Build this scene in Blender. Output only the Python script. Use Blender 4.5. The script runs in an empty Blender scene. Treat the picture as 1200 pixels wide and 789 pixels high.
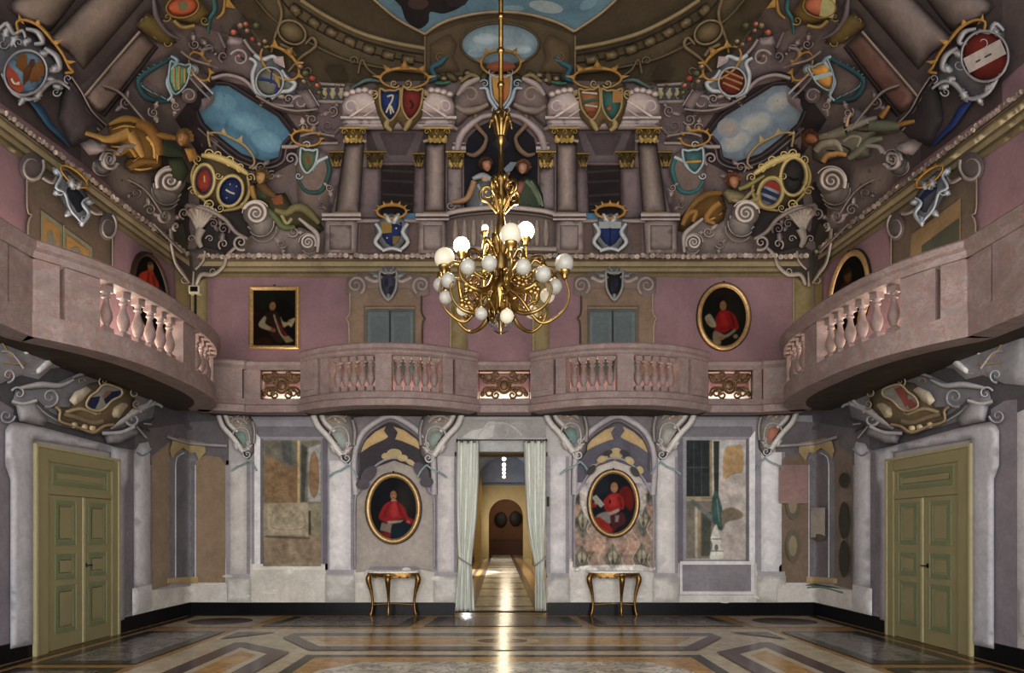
import bpy, bmesh, math, random
import numpy as np
from mathutils import Vector
from mathutils.geometry import delaunay_2d_cdt
random.seed(7); rng = np.random.default_rng(7)
PI = math.pi
sc = bpy.context.scene
COL = sc.collection
# ---------- the hall (metres): camera 11.66 m in front of the end wall, eye 1.55 m ----------
F, CX, CY, D, EYE = 723.0, 586.0, 624.0, 11.66, 1.55
XL, XR, ZC, VA, VB, YF = -5.855, 5.935, 6.85, 5.0, 3.4, -14.5
K = 1.5; DESAT = .16

def lin(h):
    h = h.lstrip('#')
    o = []
    for i in (0, 2, 4):
        v = int(h[i:i+2], 16)/255
        o.append(v/12.92 if v <= .04045 else ((v+.055)/1.055)**2.4)
    return np.array(o)
def C(h, k=None):
    if not isinstance(h, str): return np.array(h[:3])
    v = lin(h); g = v@np.array([.3, .59, .11])
    return np.minimum((v+(g-v)*DESAT)*(K if k is None else k), .92)

def zv(x, y):
    sx = np.maximum(np.minimum(x-XL, XR-x), 1e-4); sy = np.maximum(-y, 1e-4)
    s = (sx**-5+sy**-5)**(-.2)
    u = 1-np.minimum(s/VA, 1)
    return ZC+VB*np.sqrt(np.maximum(1-u*u, 0))

def hit(px, py):
    """where the line of sight through (px,py) meets the walls or the vault; returns points and inward normals"""
    px = np.asarray(px, float); py = np.asarray(py, float)
    dx = (px-CX)/F; dz = -(py-CY)/F
    with np.errstate(divide='ignore', invalid='ignore'):
        tl = np.where(dx < -1e-6, XL/dx, 1e9); tr = np.where(dx > 1e-6, XR/dx, 1e9)
    t = np.minimum(np.minimum(tl, tr), D)
    z = EYE+t*dz
    n = np.zeros(px.shape+(3,))
    n[..., 0] = np.where(tl <= t+1e-9, 1., np.where(tr <= t+1e-9, -1., 0.))
    n[..., 1] = np.where((n[..., 0] == 0), -1., 0.)
    up = z > ZC
    if up.any():
        lo = np.full(px.shape, .3); hi = t.copy()
        for _ in range(44):
            m = (lo+hi)/2
            f = EYE+m*dz-zv(dx*m, m-D)
            lo = np.where(f < 0, m, lo); hi = np.where(f < 0, hi, m)
        t = np.where(up, (lo+hi)/2, t)
        x, y = dx*t, t-D; e = 2e-3
        gx = (zv(x+e, y)-zv(x-e, y))/(2*e); gy = (zv(x, y+e)-zv(x, y-e))/(2*e)
        g = np.stack([gx, gy, -np.ones_like(gx)], -1); g /= np.linalg.norm(g, axis=-1, keepdims=True)
        n = np.where(up[..., None], g, n)
    p = np.stack([dx*t, t-D, EYE+t*dz], -1)
    return p, n

# ---------- objects, labels ----------
def tag(o, label=None, cat=None, group=None, kind=None):
    if label: o['label'] = label
    if cat: o['category'] = cat
    if group: o['group'] = group
    if kind: o['kind'] = kind
    return o
def empty(name, loc=(0, 0, 0), label=None, cat=None, group=None, kind=None, parent=None):
    o = bpy.data.objects.new(name, None); COL.objects.link(o); o.location = loc; o.empty_display_size = .1
    if parent: setpar(o, parent)
    return tag(o, label, cat, group, kind)
def wloc(o):
    v = Vector(o.location)
    while o.parent: o = o.parent; v = v+Vector(o.location)
    return v
def setpar(o, p):
    o.parent = p; o.location = Vector(o.location)-wloc(p)
def mkobj(name, verts, faces, mat, parent=None, cols=None, smooth=True, label=None, alpha=None):
    me = bpy.data.meshes.new(name); me.from_pydata([tuple(map(float, v)) for v in verts], [], [tuple(map(int, f)) for f in faces]); me.update()
    if cols is not None:
        a = me.color_attributes.new('Col', 'FLOAT_COLOR', 'POINT')
        c4 = np.ones((len(verts), 4), np.float32); c4[:, :3] = np.asarray(cols)[:, :3]
        if alpha is not None: c4[:, 3] = alpha
        a.data.foreach_set('color', c4.ravel())
    if smooth: me.polygons.foreach_set('use_smooth', [True]*len(me.polygons))
    if not isinstance(mat, (list, tuple)): mat = [mat]
    for m in mat: me.materials.append(m)
    o = bpy.data.objects.new(name, me); COL.objects.link(o)
    if parent: setpar(o, parent)
    if label: o['label'] = label
    return o

# ---------- materials ----------
def newmat(name):
    m = bpy.data.materials.new(name); m.use_nodes = True
    nt = m.node_tree; b = nt.nodes['Principled BSDF']
    return m, nt, b
def nd(nt, t, **kw):
    n = nt.nodes.new(t)
    for k, v in kw.items():
        if k.startswith('i_'): n.inputs[k[2:].replace('_', ' ')].default_value = v
        else: setattr(n, k, v)
    return n
def ramp(nt, fac, stops):
    r = nt.nodes.new('ShaderNodeValToRGB'); e = r.color_ramp.elements
    while len(e) < len(stops): e.new(.5)
    for q, (p, c) in zip(e, stops): q.position = p; q.color = (*c, 1)
    nt.links.new(fac, r.inputs['Fac']); return r.outputs['Color']
def mul(nt, a, b, fac=1., mode='MULTIPLY'):
    x = nt.nodes.new('ShaderNodeMix'); x.data_type = 'RGBA'; x.blend_type = mode; x.inputs[0].default_value = fac
    for s, i in ((a, 6), (b, 7)):
        if hasattr(s, 'node'): nt.links.new(s, x.inputs[i])
        else: x.inputs[i].default_value = (*s, 1)
    return x.outputs[2]
def noise(nt, scale, detail=4, rough=.55, dist=0., coord='Object'):
    tc = nt.nodes.new('ShaderNodeTexCoord')
    n = nd(nt, 'ShaderNodeTexNoise'); n.inputs['Scale'].default_value = scale; n.inputs['Detail'].default_value = detail
    n.inputs['Roughness'].default_value = rough; n.inputs['Distortion'].default_value = dist
    nt.links.new(tc.outputs[coord], n.inputs['Vector']); return n.outputs['Fac']
def bump(nt, b, h, strength=.2, dist=.02):
    u = nd(nt, 'ShaderNodeBump'); u.inputs['Strength'].default_value = strength; u.inputs['Distance'].default_value = dist
    nt.links.new(h, u.inputs['Height']); nt.links.new(u.outputs['Normal'], b.inputs['Normal'])
def g3(v): return (v, v, v)

def attr_mat(name, rough=.85, s1=2.2, s2=16., amt=.22, bmp=.12, spec=.25):
    m, nt, b = newmat(name)
    at = nd(nt, 'ShaderNodeAttribute', attribute_name='Col')
    a = ramp(nt, noise(nt, s1, 5, .6, .4), [(.25, g3(1-amt)), (.75, g3(1+amt*.6))])
    c = mul(nt, at.outputs['Color'], a)
    f = noise(nt, s2, 6, .7)
    d = ramp(nt, f, [(.3, g3(1-amt*.55)), (.7, g3(1+amt*.5))])
    nt.links.new(mul(nt, c, d), b.inputs['Base Color'])
    b.inputs['Roughness'].default_value = rough; b.inputs['Specular IOR Level'].default_value = spec
    if bmp: bump(nt, b, f, bmp, .02)
    return m
FRESCO = attr_mat('fresco_plaster')
PAINT = attr_mat('oil_paint', rough=.6, s1=6, s2=40, amt=.12, bmp=.03, spec=.1)

def plain(name, hx, rough=.6, metal=0., amt=.12, scale=8., bmp=0., k=None, spec=.5):
    m, nt, b = newmat(name)
    c = C(hx, k)
    f = noise(nt, scale, 5, .6)
    r = ramp(nt, f, [(.3, tuple(c*(1-amt))), (.7, tuple(np.minimum(c*(1+amt), 1)))])
    nt.links.new(r, b.inputs['Base Color'])
    b.inputs['Roughness'].default_value = rough; b.inputs['Metallic'].default_value = metal; b.inputs['Specular IOR Level'].default_value = spec
    if bmp: bump(nt, b, f, bmp)
    return m
def marble(name, base, dark, vein, scale=3., rough=.5, veinw=.04, k=None):
    """veined stone: mottled ground plus thin wandering veins"""
    m, nt, b = newmat(name)
    f = noise(nt, scale, 6, .65, .6)
    c1 = ramp(nt, f, [(.3, tuple(C(dark, k))), (.65, tuple(C(base, k)))])
    v = noise(nt, scale*1.7, 5, .6, 1.6)
    msk = ramp(nt, v, [(.47-veinw, g3(0)), (.48, g3(1)), (.50, g3(1)), (.51+veinw, g3(0))])
    x = nt.nodes.new('ShaderNodeMix'); x.data_type = 'RGBA'
    nt.links.new(msk, x.inputs[0]); nt.links.new(c1, x.inputs[6]); x.inputs[7].default_value = (*C(vein, k), 1)
    nt.links.new(x.outputs[2], b.inputs['Base Color'])
    b.inputs['Roughness'].default_value = rough
    bump(nt, b, f, .06)
    return m
def emis(name, hx, st, base='#ffffff'):
    m, nt, b = newmat(name)
    b.inputs['Base Color'].default_value = (*C(base, 1), 1); b.inputs['Roughness'].default_value = .3
    b.inputs['Emission Color'].default_value = (*lin(hx), 1); b.inputs['Emission Strength'].default_value = st
    return m
STONE = marble('rose_stone', '#897b79', '#6f6260', '#80615a', 4.5, .55, .012, k=1.62)
STONE_D = marble('rose_stone_soffit', '#5b5052', '#453c3e', '#4d3d3a', 4, .7)
SOFFIT = plain('dark_soffit_boards', '#3a2e22', .7, scale=5, amt=.3)
BLACK = marble('black_marble', '#0b0c12', '#07080b', '#15161c', 5, .3, k=1.)
BLACK.node_tree.nodes['Principled BSDF'].inputs['Specular IOR Level'].default_value = .25
GOLD = plain('gilt_brass', '#a68847', .3, 1., .3, 14, k=1.1)
GOLDT = plain('antique_gilding', '#8d6a2c', .34, .9, .35, 16, k=1.1)
GOLDL = plain('gilt_wood', '#b0905a', .38, .5, .25, 20, k=1.3)
GILT = plain('gilded_ironwork', '#6b5330', .42, .55, .35, 25, k=1.2)
WHITEM = marble('white_marble_top', '#d0ccc4', '#bdb8b0', '#a9a59f', 6, .3, k=1.8)
CLOTH = plain('curtain_linen', '#a9aca6', .9, 0, .04, 6, 0, k=1.95)
ROPE = plain('curtain_cord', '#8a8c82', .9, k=1.4)
DOORP = plain('olive_door_paint', '#7d7652', .5, amt=.06, scale=3, k=1.62)
DOORG = plain('green_door_moulding', '#67714f', .5, amt=.08, k=1.5)
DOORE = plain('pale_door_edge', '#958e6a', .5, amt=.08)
IRON = plain('black_iron', '#15120f', .45, .5)
DARKW = plain('dark_frame_wood', '#2a1a0c', .5)

# ---------- relief painting on the plaster ----------
def cat(pts, step, closed):
    P = np.array(pts, float); n = len(P); out = []
    for i in range(n if closed else n-1):
        if closed: p0, p1, p2, p3 = P[(i-1) % n], P[i], P[(i+1) % n], P[(i+2) % n]
        else: p0, p1, p2, p3 = P[max(i-1, 0)], P[i], P[i+1], P[min(i+2, n-1)]
        k = max(2, int(np.linalg.norm(p2-p1)/step)+1)
        t = np.linspace(0, 1, k, endpoint=False)[:, None]
        out.append(.5*((2*p1)+(p2-p0)*t+(2*p0-5*p1+4*p2-p3)*t*t+(3*p1-p0-3*p2+p3)*t**3))
    if not closed: out.append(P[-1:])
    return np.concatenate(out)
def linsub(pts, step, closed):
    P = np.array(pts, float); n = len(P); out = []
    for i in range(n if closed else n-1):
        a, b = P[i], P[(i+1) % n]; k = max(1, int(np.linalg.norm(b-a)/step+.5))
        out.append(a+(b-a)*np.linspace(0, 1, k, endpoint=False)[:, None])
    if not closed: out.append(P[-1:])
    return np.concatenate(out)
def segdist(Q, R, closed=True):
    A = R; B = np.roll(R, -1, 0)
    if not closed: A, B = R[:-1], R[1:]
    d = B-A; L = np.maximum((d*d).sum(1), 1e-9)
    t = np.clip(((Q[:, None]-A[None])*d[None]).sum(2)/L[None], 0, 1)
    return np.linalg.norm(Q[:, None]-(A[None]+t[..., None]*d[None]), axis=2).min(1)
def inside(Q, R):
    x, y = Q[:, 0][:, None], Q[:, 1][:, None]; a, b = R, np.roll(R, -1, 0)
    c = ((a[:, 1][None] > y) != (b[:, 1][None] > y))
    with np.errstate(divide='ignore', invalid='ignore'):
        xi = (b[:, 0]-a[:, 0])[None]*(y-a[:, 1][None])/(b[:, 1]-a[:, 1])[None]+a[:, 0][None]
    return ((c & (x < xi)).sum(1) % 2) == 1
def xf(pts, cx, cy, sx, sy=None, rot=0):
    sy = sx if sy is None else sy; P = np.array(pts, float)*[sx, sy]; a = math.radians(rot); c, s = math.cos(a), math.sin(a)
    return np.stack([cx+P[:, 0]*c-P[:, 1]*s, cy+P[:, 0]*s+P[:, 1]*c], 1)
def ell(cx, cy, rx, ry=None, rot=0, n=24, a0=0, a1=360):
    ry = rx if ry is None else ry
    full = abs(a1-a0) >= 360
    A = np.radians(np.linspace(a0, a1, n, endpoint=not full))
    return xf(np.stack([np.cos(A), np.sin(A)], 1), cx, cy, rx, ry, rot)
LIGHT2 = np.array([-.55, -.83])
SHIELD = [(-1, -1), (-.5, -.86), (0, -.9), (.5, -.86), (1, -1), (1.02, -.3), (.9, .3), (.5, .8), (0, 1.1), (-.5, .8), (-.9, .3), (-1.02, -.3)]

class M:
    """one mesh of plaster relief laid on the walls or vault"""
    def __init__(s, base=.012, mir=None): s.v, s.f, s.c, s.z, s.n, s.mir = [], [], [], base, 0, mir
    def add(s, P, off, cols, faces):
        px = s.mir-P[:, 0] if s.mir else P[:, 0]
        off = np.asarray(off)[:, None]; x, y = px.astype(float), P[:, 1].astype(float)
        for _ in range(3):      # the raised point, not the plaster behind it, is the one measured
            p, n = hit(x, y); q = p+n*off; d = q[:, 1]+D
            x = x-np.clip(CX+q[:, 0]*F/d-px, -9, 9); y = y-np.clip(CY-(q[:, 2]-EYE)*F/d-P[:, 1], -9, 9)
        p, n = hit(x, y)
        s.v.append(p+n*off); s.c.append(np.broadcast_to(cols, (len(P), 3)))
        s.f += [tuple(i+s.n for i in f) for f in faces]; s.n += len(P)
    def patch(s, pts, col, h=0., w=None, edge=None, step=7, smooth=False, grad=None, lift=.0015):
        s.z += lift
        col = C(col); edge = col if edge is None else C(edge)
        R = (cat if smooth else linsub)(pts, step, True)
        lo, hi = R.min(0), R.max(0)
        gx, gy = np.meshgrid(np.arange(lo[0]+step*.5, hi[0], step), np.arange(lo[1]+step*.5, hi[1], step))
        Q = np.stack([gx.ravel(), gy.ravel()], 1)
        if len(Q):
            Q = Q+rng.uniform(-.12, .12, Q.shape)*step
            Q = Q[inside(Q, R)]
            if len(Q): Q = Q[segdist(Q, R) > step*.42]
        V = np.concatenate([R, Q]) if len(Q) else R
        m = len(R)
        vo, eo, fo, *_ = delaunay_2d_cdt([Vector(map(float, q)) for q in V], [(i, (i+1) % m) for i in range(m)], [], 1, 1e-4)
        V = np.array([tuple(q) for q in vo]) if len(vo) else V
        if not len(fo): return s
        d = segdist(V, R); dm = w or max(d.max(), 1e-6)
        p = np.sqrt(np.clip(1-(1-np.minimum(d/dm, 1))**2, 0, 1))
        cc = edge[None]+(col-edge)[None]*(.5*p+.5*np.minimum(d/dm, 1))[:, None]  # rim colour, mostly darker, paints shading round each shape
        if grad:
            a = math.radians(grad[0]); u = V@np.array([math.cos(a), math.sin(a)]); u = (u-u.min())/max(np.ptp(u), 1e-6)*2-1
            cc = cc*(1+grad[1]*u[:, None])  # one side lighter, the other darker: light painted across the shape
        s.add(V, s.z+h*p, np.clip(cc, 0, 1), [tuple(f) for f in fo])
        if h <= .02: s.z += h
        return s
    def stroke(s, pts, w, col, h=.03, edge=None, smooth=True, closed=False, step=4, lift=.0012):
        s.z += lift
        col = C(col); edge = col*.38 if edge is None else C(edge)
        P = (cat if smooth else linsub)(pts, step, closed)
        n = len(P)
        T = (np.roll(P, -1, 0)-np.roll(P, 1, 0)) if closed else np.gradient(P, axis=0)
        T /= np.maximum(np.linalg.norm(T, axis=1, keepdims=True), 1e-9)
        N = np.stack([-T[:, 1], T[:, 0]], 1)
        W = np.interp(np.linspace(0, 1, n), np.linspace(0, 1, len(w)), w) if np.ndim(w) else np.full(n, float(w))
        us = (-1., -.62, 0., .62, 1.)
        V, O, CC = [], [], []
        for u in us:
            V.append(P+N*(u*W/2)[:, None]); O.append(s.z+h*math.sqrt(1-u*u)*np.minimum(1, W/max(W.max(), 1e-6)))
            l = .5+.5*(N*u)@LIGHT2  # trompe l'oeil light from the upper left, painted into the stroke colour
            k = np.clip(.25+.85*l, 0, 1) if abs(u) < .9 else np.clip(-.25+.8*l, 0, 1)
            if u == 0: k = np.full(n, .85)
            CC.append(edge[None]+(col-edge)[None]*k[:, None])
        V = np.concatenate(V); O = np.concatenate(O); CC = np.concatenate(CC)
        fs = []
        for j in range(4):
            for i in range(n if closed else n-1):
                k = (i+1) % n
                fs.append((j*n+i, j*n+k, (j+1)*n+k, (j+1)*n+i))
        s.add(V, O, CC, fs); return s
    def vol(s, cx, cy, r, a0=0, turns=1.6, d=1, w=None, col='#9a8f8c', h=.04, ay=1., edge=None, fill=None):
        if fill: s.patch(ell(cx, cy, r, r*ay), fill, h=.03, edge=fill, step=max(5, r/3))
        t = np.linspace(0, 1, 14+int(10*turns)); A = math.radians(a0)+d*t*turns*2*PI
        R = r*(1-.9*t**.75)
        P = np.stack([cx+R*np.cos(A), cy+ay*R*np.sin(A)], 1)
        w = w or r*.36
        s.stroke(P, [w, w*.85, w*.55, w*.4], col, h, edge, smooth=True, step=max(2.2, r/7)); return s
    def drum(s, cx, cy, r, dx, dy, col='#b0a59f', d=1, a0=150):
        c = C(col)
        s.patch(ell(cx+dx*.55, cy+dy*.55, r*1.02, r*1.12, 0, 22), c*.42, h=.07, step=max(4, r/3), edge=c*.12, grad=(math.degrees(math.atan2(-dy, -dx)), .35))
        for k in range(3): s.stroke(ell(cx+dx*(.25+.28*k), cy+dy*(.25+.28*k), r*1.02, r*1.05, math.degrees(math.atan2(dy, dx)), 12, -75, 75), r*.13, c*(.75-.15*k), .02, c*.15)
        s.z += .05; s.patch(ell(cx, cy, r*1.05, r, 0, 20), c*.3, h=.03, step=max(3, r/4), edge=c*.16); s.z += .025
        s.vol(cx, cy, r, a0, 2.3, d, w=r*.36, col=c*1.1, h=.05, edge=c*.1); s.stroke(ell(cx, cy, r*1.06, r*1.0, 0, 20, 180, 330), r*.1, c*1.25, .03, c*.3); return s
    def leaf(s, x0, y0, x1, y1, wd, col, lobes=4, h=.04, edge=None):
        a = np.array([x0, y0], float); b = np.array([x1, y1], float); d = b-a; L = np.linalg.norm(d); t = d/L; n = np.array([-t[1], t[0]])
        up, dn = [], []
        for i in range(lobes*2+1):
            u = i/(lobes*2); k = wd*(math.sin(PI*min(u*.9+.1, 1))**.7)*(1. if i % 2 else .62)
            up.append(a+d*u+n*k); dn.append(a+d*u-n*k)
        s.patch(up+[b]+dn[::-1], col, h=h, edge=edge or (C(col)*.4), step=max(3, wd*.6))
        s.stroke([a, a+d*.5+n*wd*.12, b], [wd*.3, wd*.1], C(col)*1.15, .012, step=4); return s
    def crown(s, cx, cy, rx, ry, rot=0, col='#a87c30', n=5, spike=.6, w=3.2):
        s.stroke(ell(cx, cy, rx, ry, rot, 30, 0, 360), w, col, .03, closed=True)
        s.stroke(ell(cx, cy, rx, ry, rot, 16, 185, 355), [w*.8, w*1.5, w*.8], col, .04)
        for i in range(n):
            a = 188+164*i/(n-1); da = 62/n
            q = ell(0, 0, 1, 1, 0, 3, a-da, a+da)
            tip = np.array([math.cos(math.radians(a))*(1+spike*.55), math.sin(math.radians(a))*(1+spike*1.25*ry/ry)])
            pts = [q[0], q[0]*.3+tip*.62, tip, q[2]*.3+tip*.62, q[2]]
            s.patch(xf([q[0], (q[0]+tip)/2*.98, tip, (q[2]+tip)/2*.98, q[2]], cx, cy, rx, ry, rot), col, h=.02, edge=C(col)*.55, step=4)
        return s
    def head(s, cx, cy, r, rot=0, skin='#8d6a4a', hair='#5a3c22', turn=0):
        s.patch(ell(cx-turn*r*.2, cy-r*.15, r*1.12, r*1.22, rot, 18), hair, h=.05, edge=C(hair)*.5, step=3)
        for k in range(7):
            a = math.radians(190+160*k/6+rot); s.patch(ell(cx-turn*r*.2+math.cos(a)*r*.98, cy+math.sin(a)*r*1.05, r*.3, r*.3, 0, 8), C(hair)*1.25, h=.02, edge=C(hair)*.6, step=3)
        s.z += .02
        s.patch(xf([(-.72, -.6), (0, -.85), (.72, -.6), (.8, 0), (.6, .65), (0, 1.1), (-.6, .65), (-.8, 0)], cx+turn*r*.12, cy+r*.08, r*.82, r*.92, rot), skin, h=.05, edge=C(skin)*.55, step=2.5, smooth=True)
        s.z += .035
        f = lambda P: xf(P, cx+turn*r*.25, cy+r*.1, r*.82, r*.92, rot)
        for e in (-.34, .34):
            s.stroke(f([(e-.2, -.22), (e, -.3), (e+.2, -.22)]), r*.12, C(hair)*.7, .004, step=2)
            s.patch(f(ell(e, -.06, .15, .09, 0, 8)), '#1c120c', step=2)
        s.stroke(f([(0, -.2), (.06, .2)]), [r*.1, r*.24], C(skin)*1.2, .02, edge=C(skin)*.7, step=2)
        s.stroke(f([(-.2, .5), (0, .46), (.2, .5)]), r*.13, '#7a3a2c', .006, step=2)
        return s
    def shield(s, cx, cy, w, h, col, rot=0, frame='#8f7a4a', fw=4, charge=None, oval=False):
        out = ell(cx, cy, w, h, rot, 20) if oval else xf(SHIELD, cx, cy, w, h, rot)
        s.patch(out, col, h=.05, edge=C(col)*.5, step=5, smooth=oval); s.z += .053
        for c in charge or []:
            if c[0] == 'p': s.patch(xf(c[1], cx, cy, w, h, rot), c[2], step=4, h=.004)
            else: s.stroke(xf(c[1], cx, cy, w, h, rot), c[3], c[2], .008, step=3)
        s.z -= .05
        if frame: s.stroke(xf(ell(0, 0, 1.06, 1.06, 0, 24), cx, cy, w, h, rot) if oval else xf(np.array(SHIELD)*1.06, cx, cy, w, h, rot), fw, frame, .055, closed=True)
        return s
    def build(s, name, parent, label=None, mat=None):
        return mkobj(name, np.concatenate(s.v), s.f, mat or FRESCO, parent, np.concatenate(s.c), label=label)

# ---------- solid shape helpers: G collects geometry for one mesh ----------
class G:
    def __init__(s): s.v, s.f = [], []
    def raw(s, V, Fc):
        n = len(s.v); s.v += [tuple(map(float, q)) for q in V]; s.f += [tuple(i+n for i in f) for f in Fc]; return s
    def box(s, x0, x1, y0, y1, z0, z1):
        V = [(x, y, z) for x in (x0, x1) for y in (y0, y1) for z in (z0, z1)]
        return s.raw(V, [(0, 1, 3, 2), (4, 6, 7, 5), (0, 4, 5, 1), (2, 3, 7, 6), (0, 2, 6, 4), (1, 5, 7, 3)])
    def lathe(s, prof, loc=(0, 0, 0), n=16, caps=True, sx=1., sy=1., sq=False, rot=0.):
        V, Fc = [], []
        for r, z in prof:
            for k in range(n):
                a = rot+2*PI*k/n
                V.append((loc[0]+r*sx*math.cos(a), loc[1]+r*sy*math.sin(a), loc[2]+z))
        m = len(prof)
        for j in range(m-1):
            for k in range(n): Fc.append((j*n+k, j*n+(k+1) % n, (j+1)*n+(k+1) % n, (j+1)*n+k))
        if caps: Fc += [tuple(range(n))[::-1], tuple((m-1)*n+k for k in range(n))]
        return s.raw(V, Fc)
    def tube(s, pts, r, n=8, smooth=True, step=.04, closed=False):
        P = np.array(pts, float)
        if smooth and len(P) > 2:
            out = []; m = len(P)
            for i in range(m if closed else m-1):
                if closed: p0, p1, p2, p3 = P[(i-1) % m], P[i], P[(i+1) % m], P[(i+2) % m]
                else: p0, p1, p2, p3 = P[max(i-1, 0)], P[i], P[i+1], P[min(i+2, m-1)]
                k = max(2, int(np.linalg.norm(p2-p1)/step)+1); t = np.linspace(0, 1, k, endpoint=False)[:, None]
                out.append(.5*((2*p1)+(p2-p0)*t+(2*p0-5*p1+4*p2-p3)*t*t+(3*p1-p0-3*p2+p3)*t**3))
            if not closed: out.append(P[-1:])
            P = np.concatenate(out)
        m = len(P); R = np.interp(np.linspace(0, 1, m), np.linspace(0, 1, len(r)), r) if np.ndim(r) else np.full(m, r)
        T = (np.roll(P, -1, 0)-np.roll(P, 1, 0)) if closed else np.gradient(P, axis=0)
        T /= np.maximum(np.linalg.norm(T, axis=1, keepdims=True), 1e-9)
        up = np.array([0, 0, 1.]) if abs(T[0][2]) < .9 else np.array([1., 0, 0])
        V = []
        nrm = up-T[0]*(up@T[0]); nrm /= np.linalg.norm(nrm)
        for i in range(m):
            nrm = nrm-T[i]*(nrm@T[i]); nrm /= max(np.linalg.norm(nrm), 1e-9); bn = np.cross(T[i], nrm)
            for k in range(n):
                a = 2*PI*k/n; V.append(P[i]+(nrm*math.cos(a)+bn*math.sin(a))*R[i])
        Fc = []
        for i in range(m if closed else m-1):
            j = (i+1) % m
            for k in range(n): Fc.append((i*n+k, i*n+(k+1) % n, j*n+(k+1) % n, j*n+k))
        if not closed: Fc += [tuple(range(n))[::-1], tuple((m-1)*n+k for k in range(n))]
        return s.raw(V, Fc)
    def sphere(s, c, r, n=16, m=10, sx=1, sy=1, sz=1):
        pr = [(max(1e-4, math.sin(PI*i/m))*r, -math.cos(PI*i/m)*r*sz) for i in range(m+1)]
        return s.lathe(pr, c, n, False, sx, sy)
    def sweep(s, path, prof, closed_ends=True):
        """path: plan points (x,y) with outward unit vectors; prof: closed loop of (outward, z)"""
        V, Fc = [], []; m = len(prof); n = len(path)
        for (x, y, nx, ny) in path:
            for o, z in prof: V.append((x+nx*o, y+ny*o, z))
        for i in range(n-1):
            for j in range(m): Fc.append((i*m+j, i*m+(j+1) % m, (i+1)*m+(j+1) % m, (i+1)*m+j))
        if closed_ends: Fc += [tuple(range(m))[::-1], tuple((n-1)*m+j for j in range(m))]
        return s.raw(V, Fc)
    def prism(s, poly, z0, z1):
        n = len(poly); V = [(x, y, z0) for x, y in poly]+[(x, y, z1) for x, y in poly]
        return s.raw(V, [tuple(range(n))[::-1], tuple(range(n, 2*n))]+[(i, (i+1) % n, n+(i+1) % n, n+i) for i in range(n)])
    def build(s, name, mat, parent=None, smooth=False, label=None, bevel=0., angle=None):
        o = mkobj(name, s.v, s.f, mat, parent, smooth=smooth, label=label)
        bm = bmesh.new(); bm.from_mesh(o.data); bmesh.ops.recalc_face_normals(bm, faces=bm.faces)
        if bevel: bmesh.ops.bevel(bm, geom=list(bm.edges), offset=bevel, segments=2, affect='EDGES', clamp_overlap=True)
        bm.to_mesh(o.data); bm.free()
        if smooth and angle:
            try: o.data.set_sharp_from_angle(angle=angle)
            except Exception: pass
        return o
def struct(o): o['kind'] = 'structure'; return o
# ---------- camera ----------
cam = bpy.data.cameras.new('camera'); cam.sensor_width = 36; cam.lens = F*36/1200
cam.shift_x = (600-CX)/1200; cam.shift_y = (CY-394.5)/1200; cam.clip_start = .05; cam.clip_end = 200
co = bpy.data.objects.new('camera', cam); COL.objects.link(co); co.location = (0, -D, EYE); co.rotation_euler = (PI/2, 0, 0)
sc.camera = co
sc.view_settings.view_transform = 'Standard'; sc.view_settings.look = 'None'; sc.view_settings.exposure = .22; sc.view_settings.gamma = .87
sc.cycles.use_denoising = True
sc.cycles.max_bounces = 8; sc.cycles.sample_clamp_indirect = 6

# ---------- world and lamps ----------
w = bpy.data.worlds.new('world'); sc.world = w; w.use_nodes = True
bg = w.node_tree.nodes['Background']; bg.inputs['Color'].default_value = (1, .99, .97, 1); bg.inputs['Strength'].default_value = 1.15
def lamp(name, typ, loc, energy, color=(1, 1, 1), rot=(0, 0, 0), size=1., sy=None, **kw):
    l = bpy.data.lights.new(name, typ); l.energy = energy; l.color = color
    if typ == 'AREA':
        l.size = size
        if sy: l.shape = 'RECTANGLE'; l.size_y = sy
    elif typ in ('POINT', 'SPOT'): l.shadow_soft_size = size
    for k, v in kw.items(): setattr(l, k, v)
    o = bpy.data.objects.new(name, l); COL.objects.link(o); o.location = loc; o.rotation_euler = rot; return o
lamp('window_light', 'AREA', (0, -14.2, 2.6), 620, (1, .98, .95), (PI/2, 0, 0), 10.5, 4.5)
lamp('side_window_light', 'AREA', (-5.2, -12.6, 2.6), 110, (1, .99, .97), (0, -math.radians(62), math.radians(20)), 3, 3.2)
lamp('side_window_light', 'AREA', (5.2, -12.6, 2.6), 70, (1, .99, .97), (0, math.radians(62), -math.radians(20)), 3, 3.2)

for gx_, gl, ge in ((-4.0, .8, 16), (.07, .9, 18), (4.2, .8, 16), (-2.0, 2.2, 26), (2.15, 2.2, 26)):
    lamp('gallery_light', 'AREA', (gx_, -.22, 3.86), ge, (1, .8, .6), (PI, 0, 0), gl, .2)
for sg in (-1, 1): lamp('gallery_light', 'AREA', (sg*5.45, -3.1, 3.95), 95 if sg < 0 else 60, (1, .86, .7), (PI, sg*-.25, 0), .4, 4)
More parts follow.
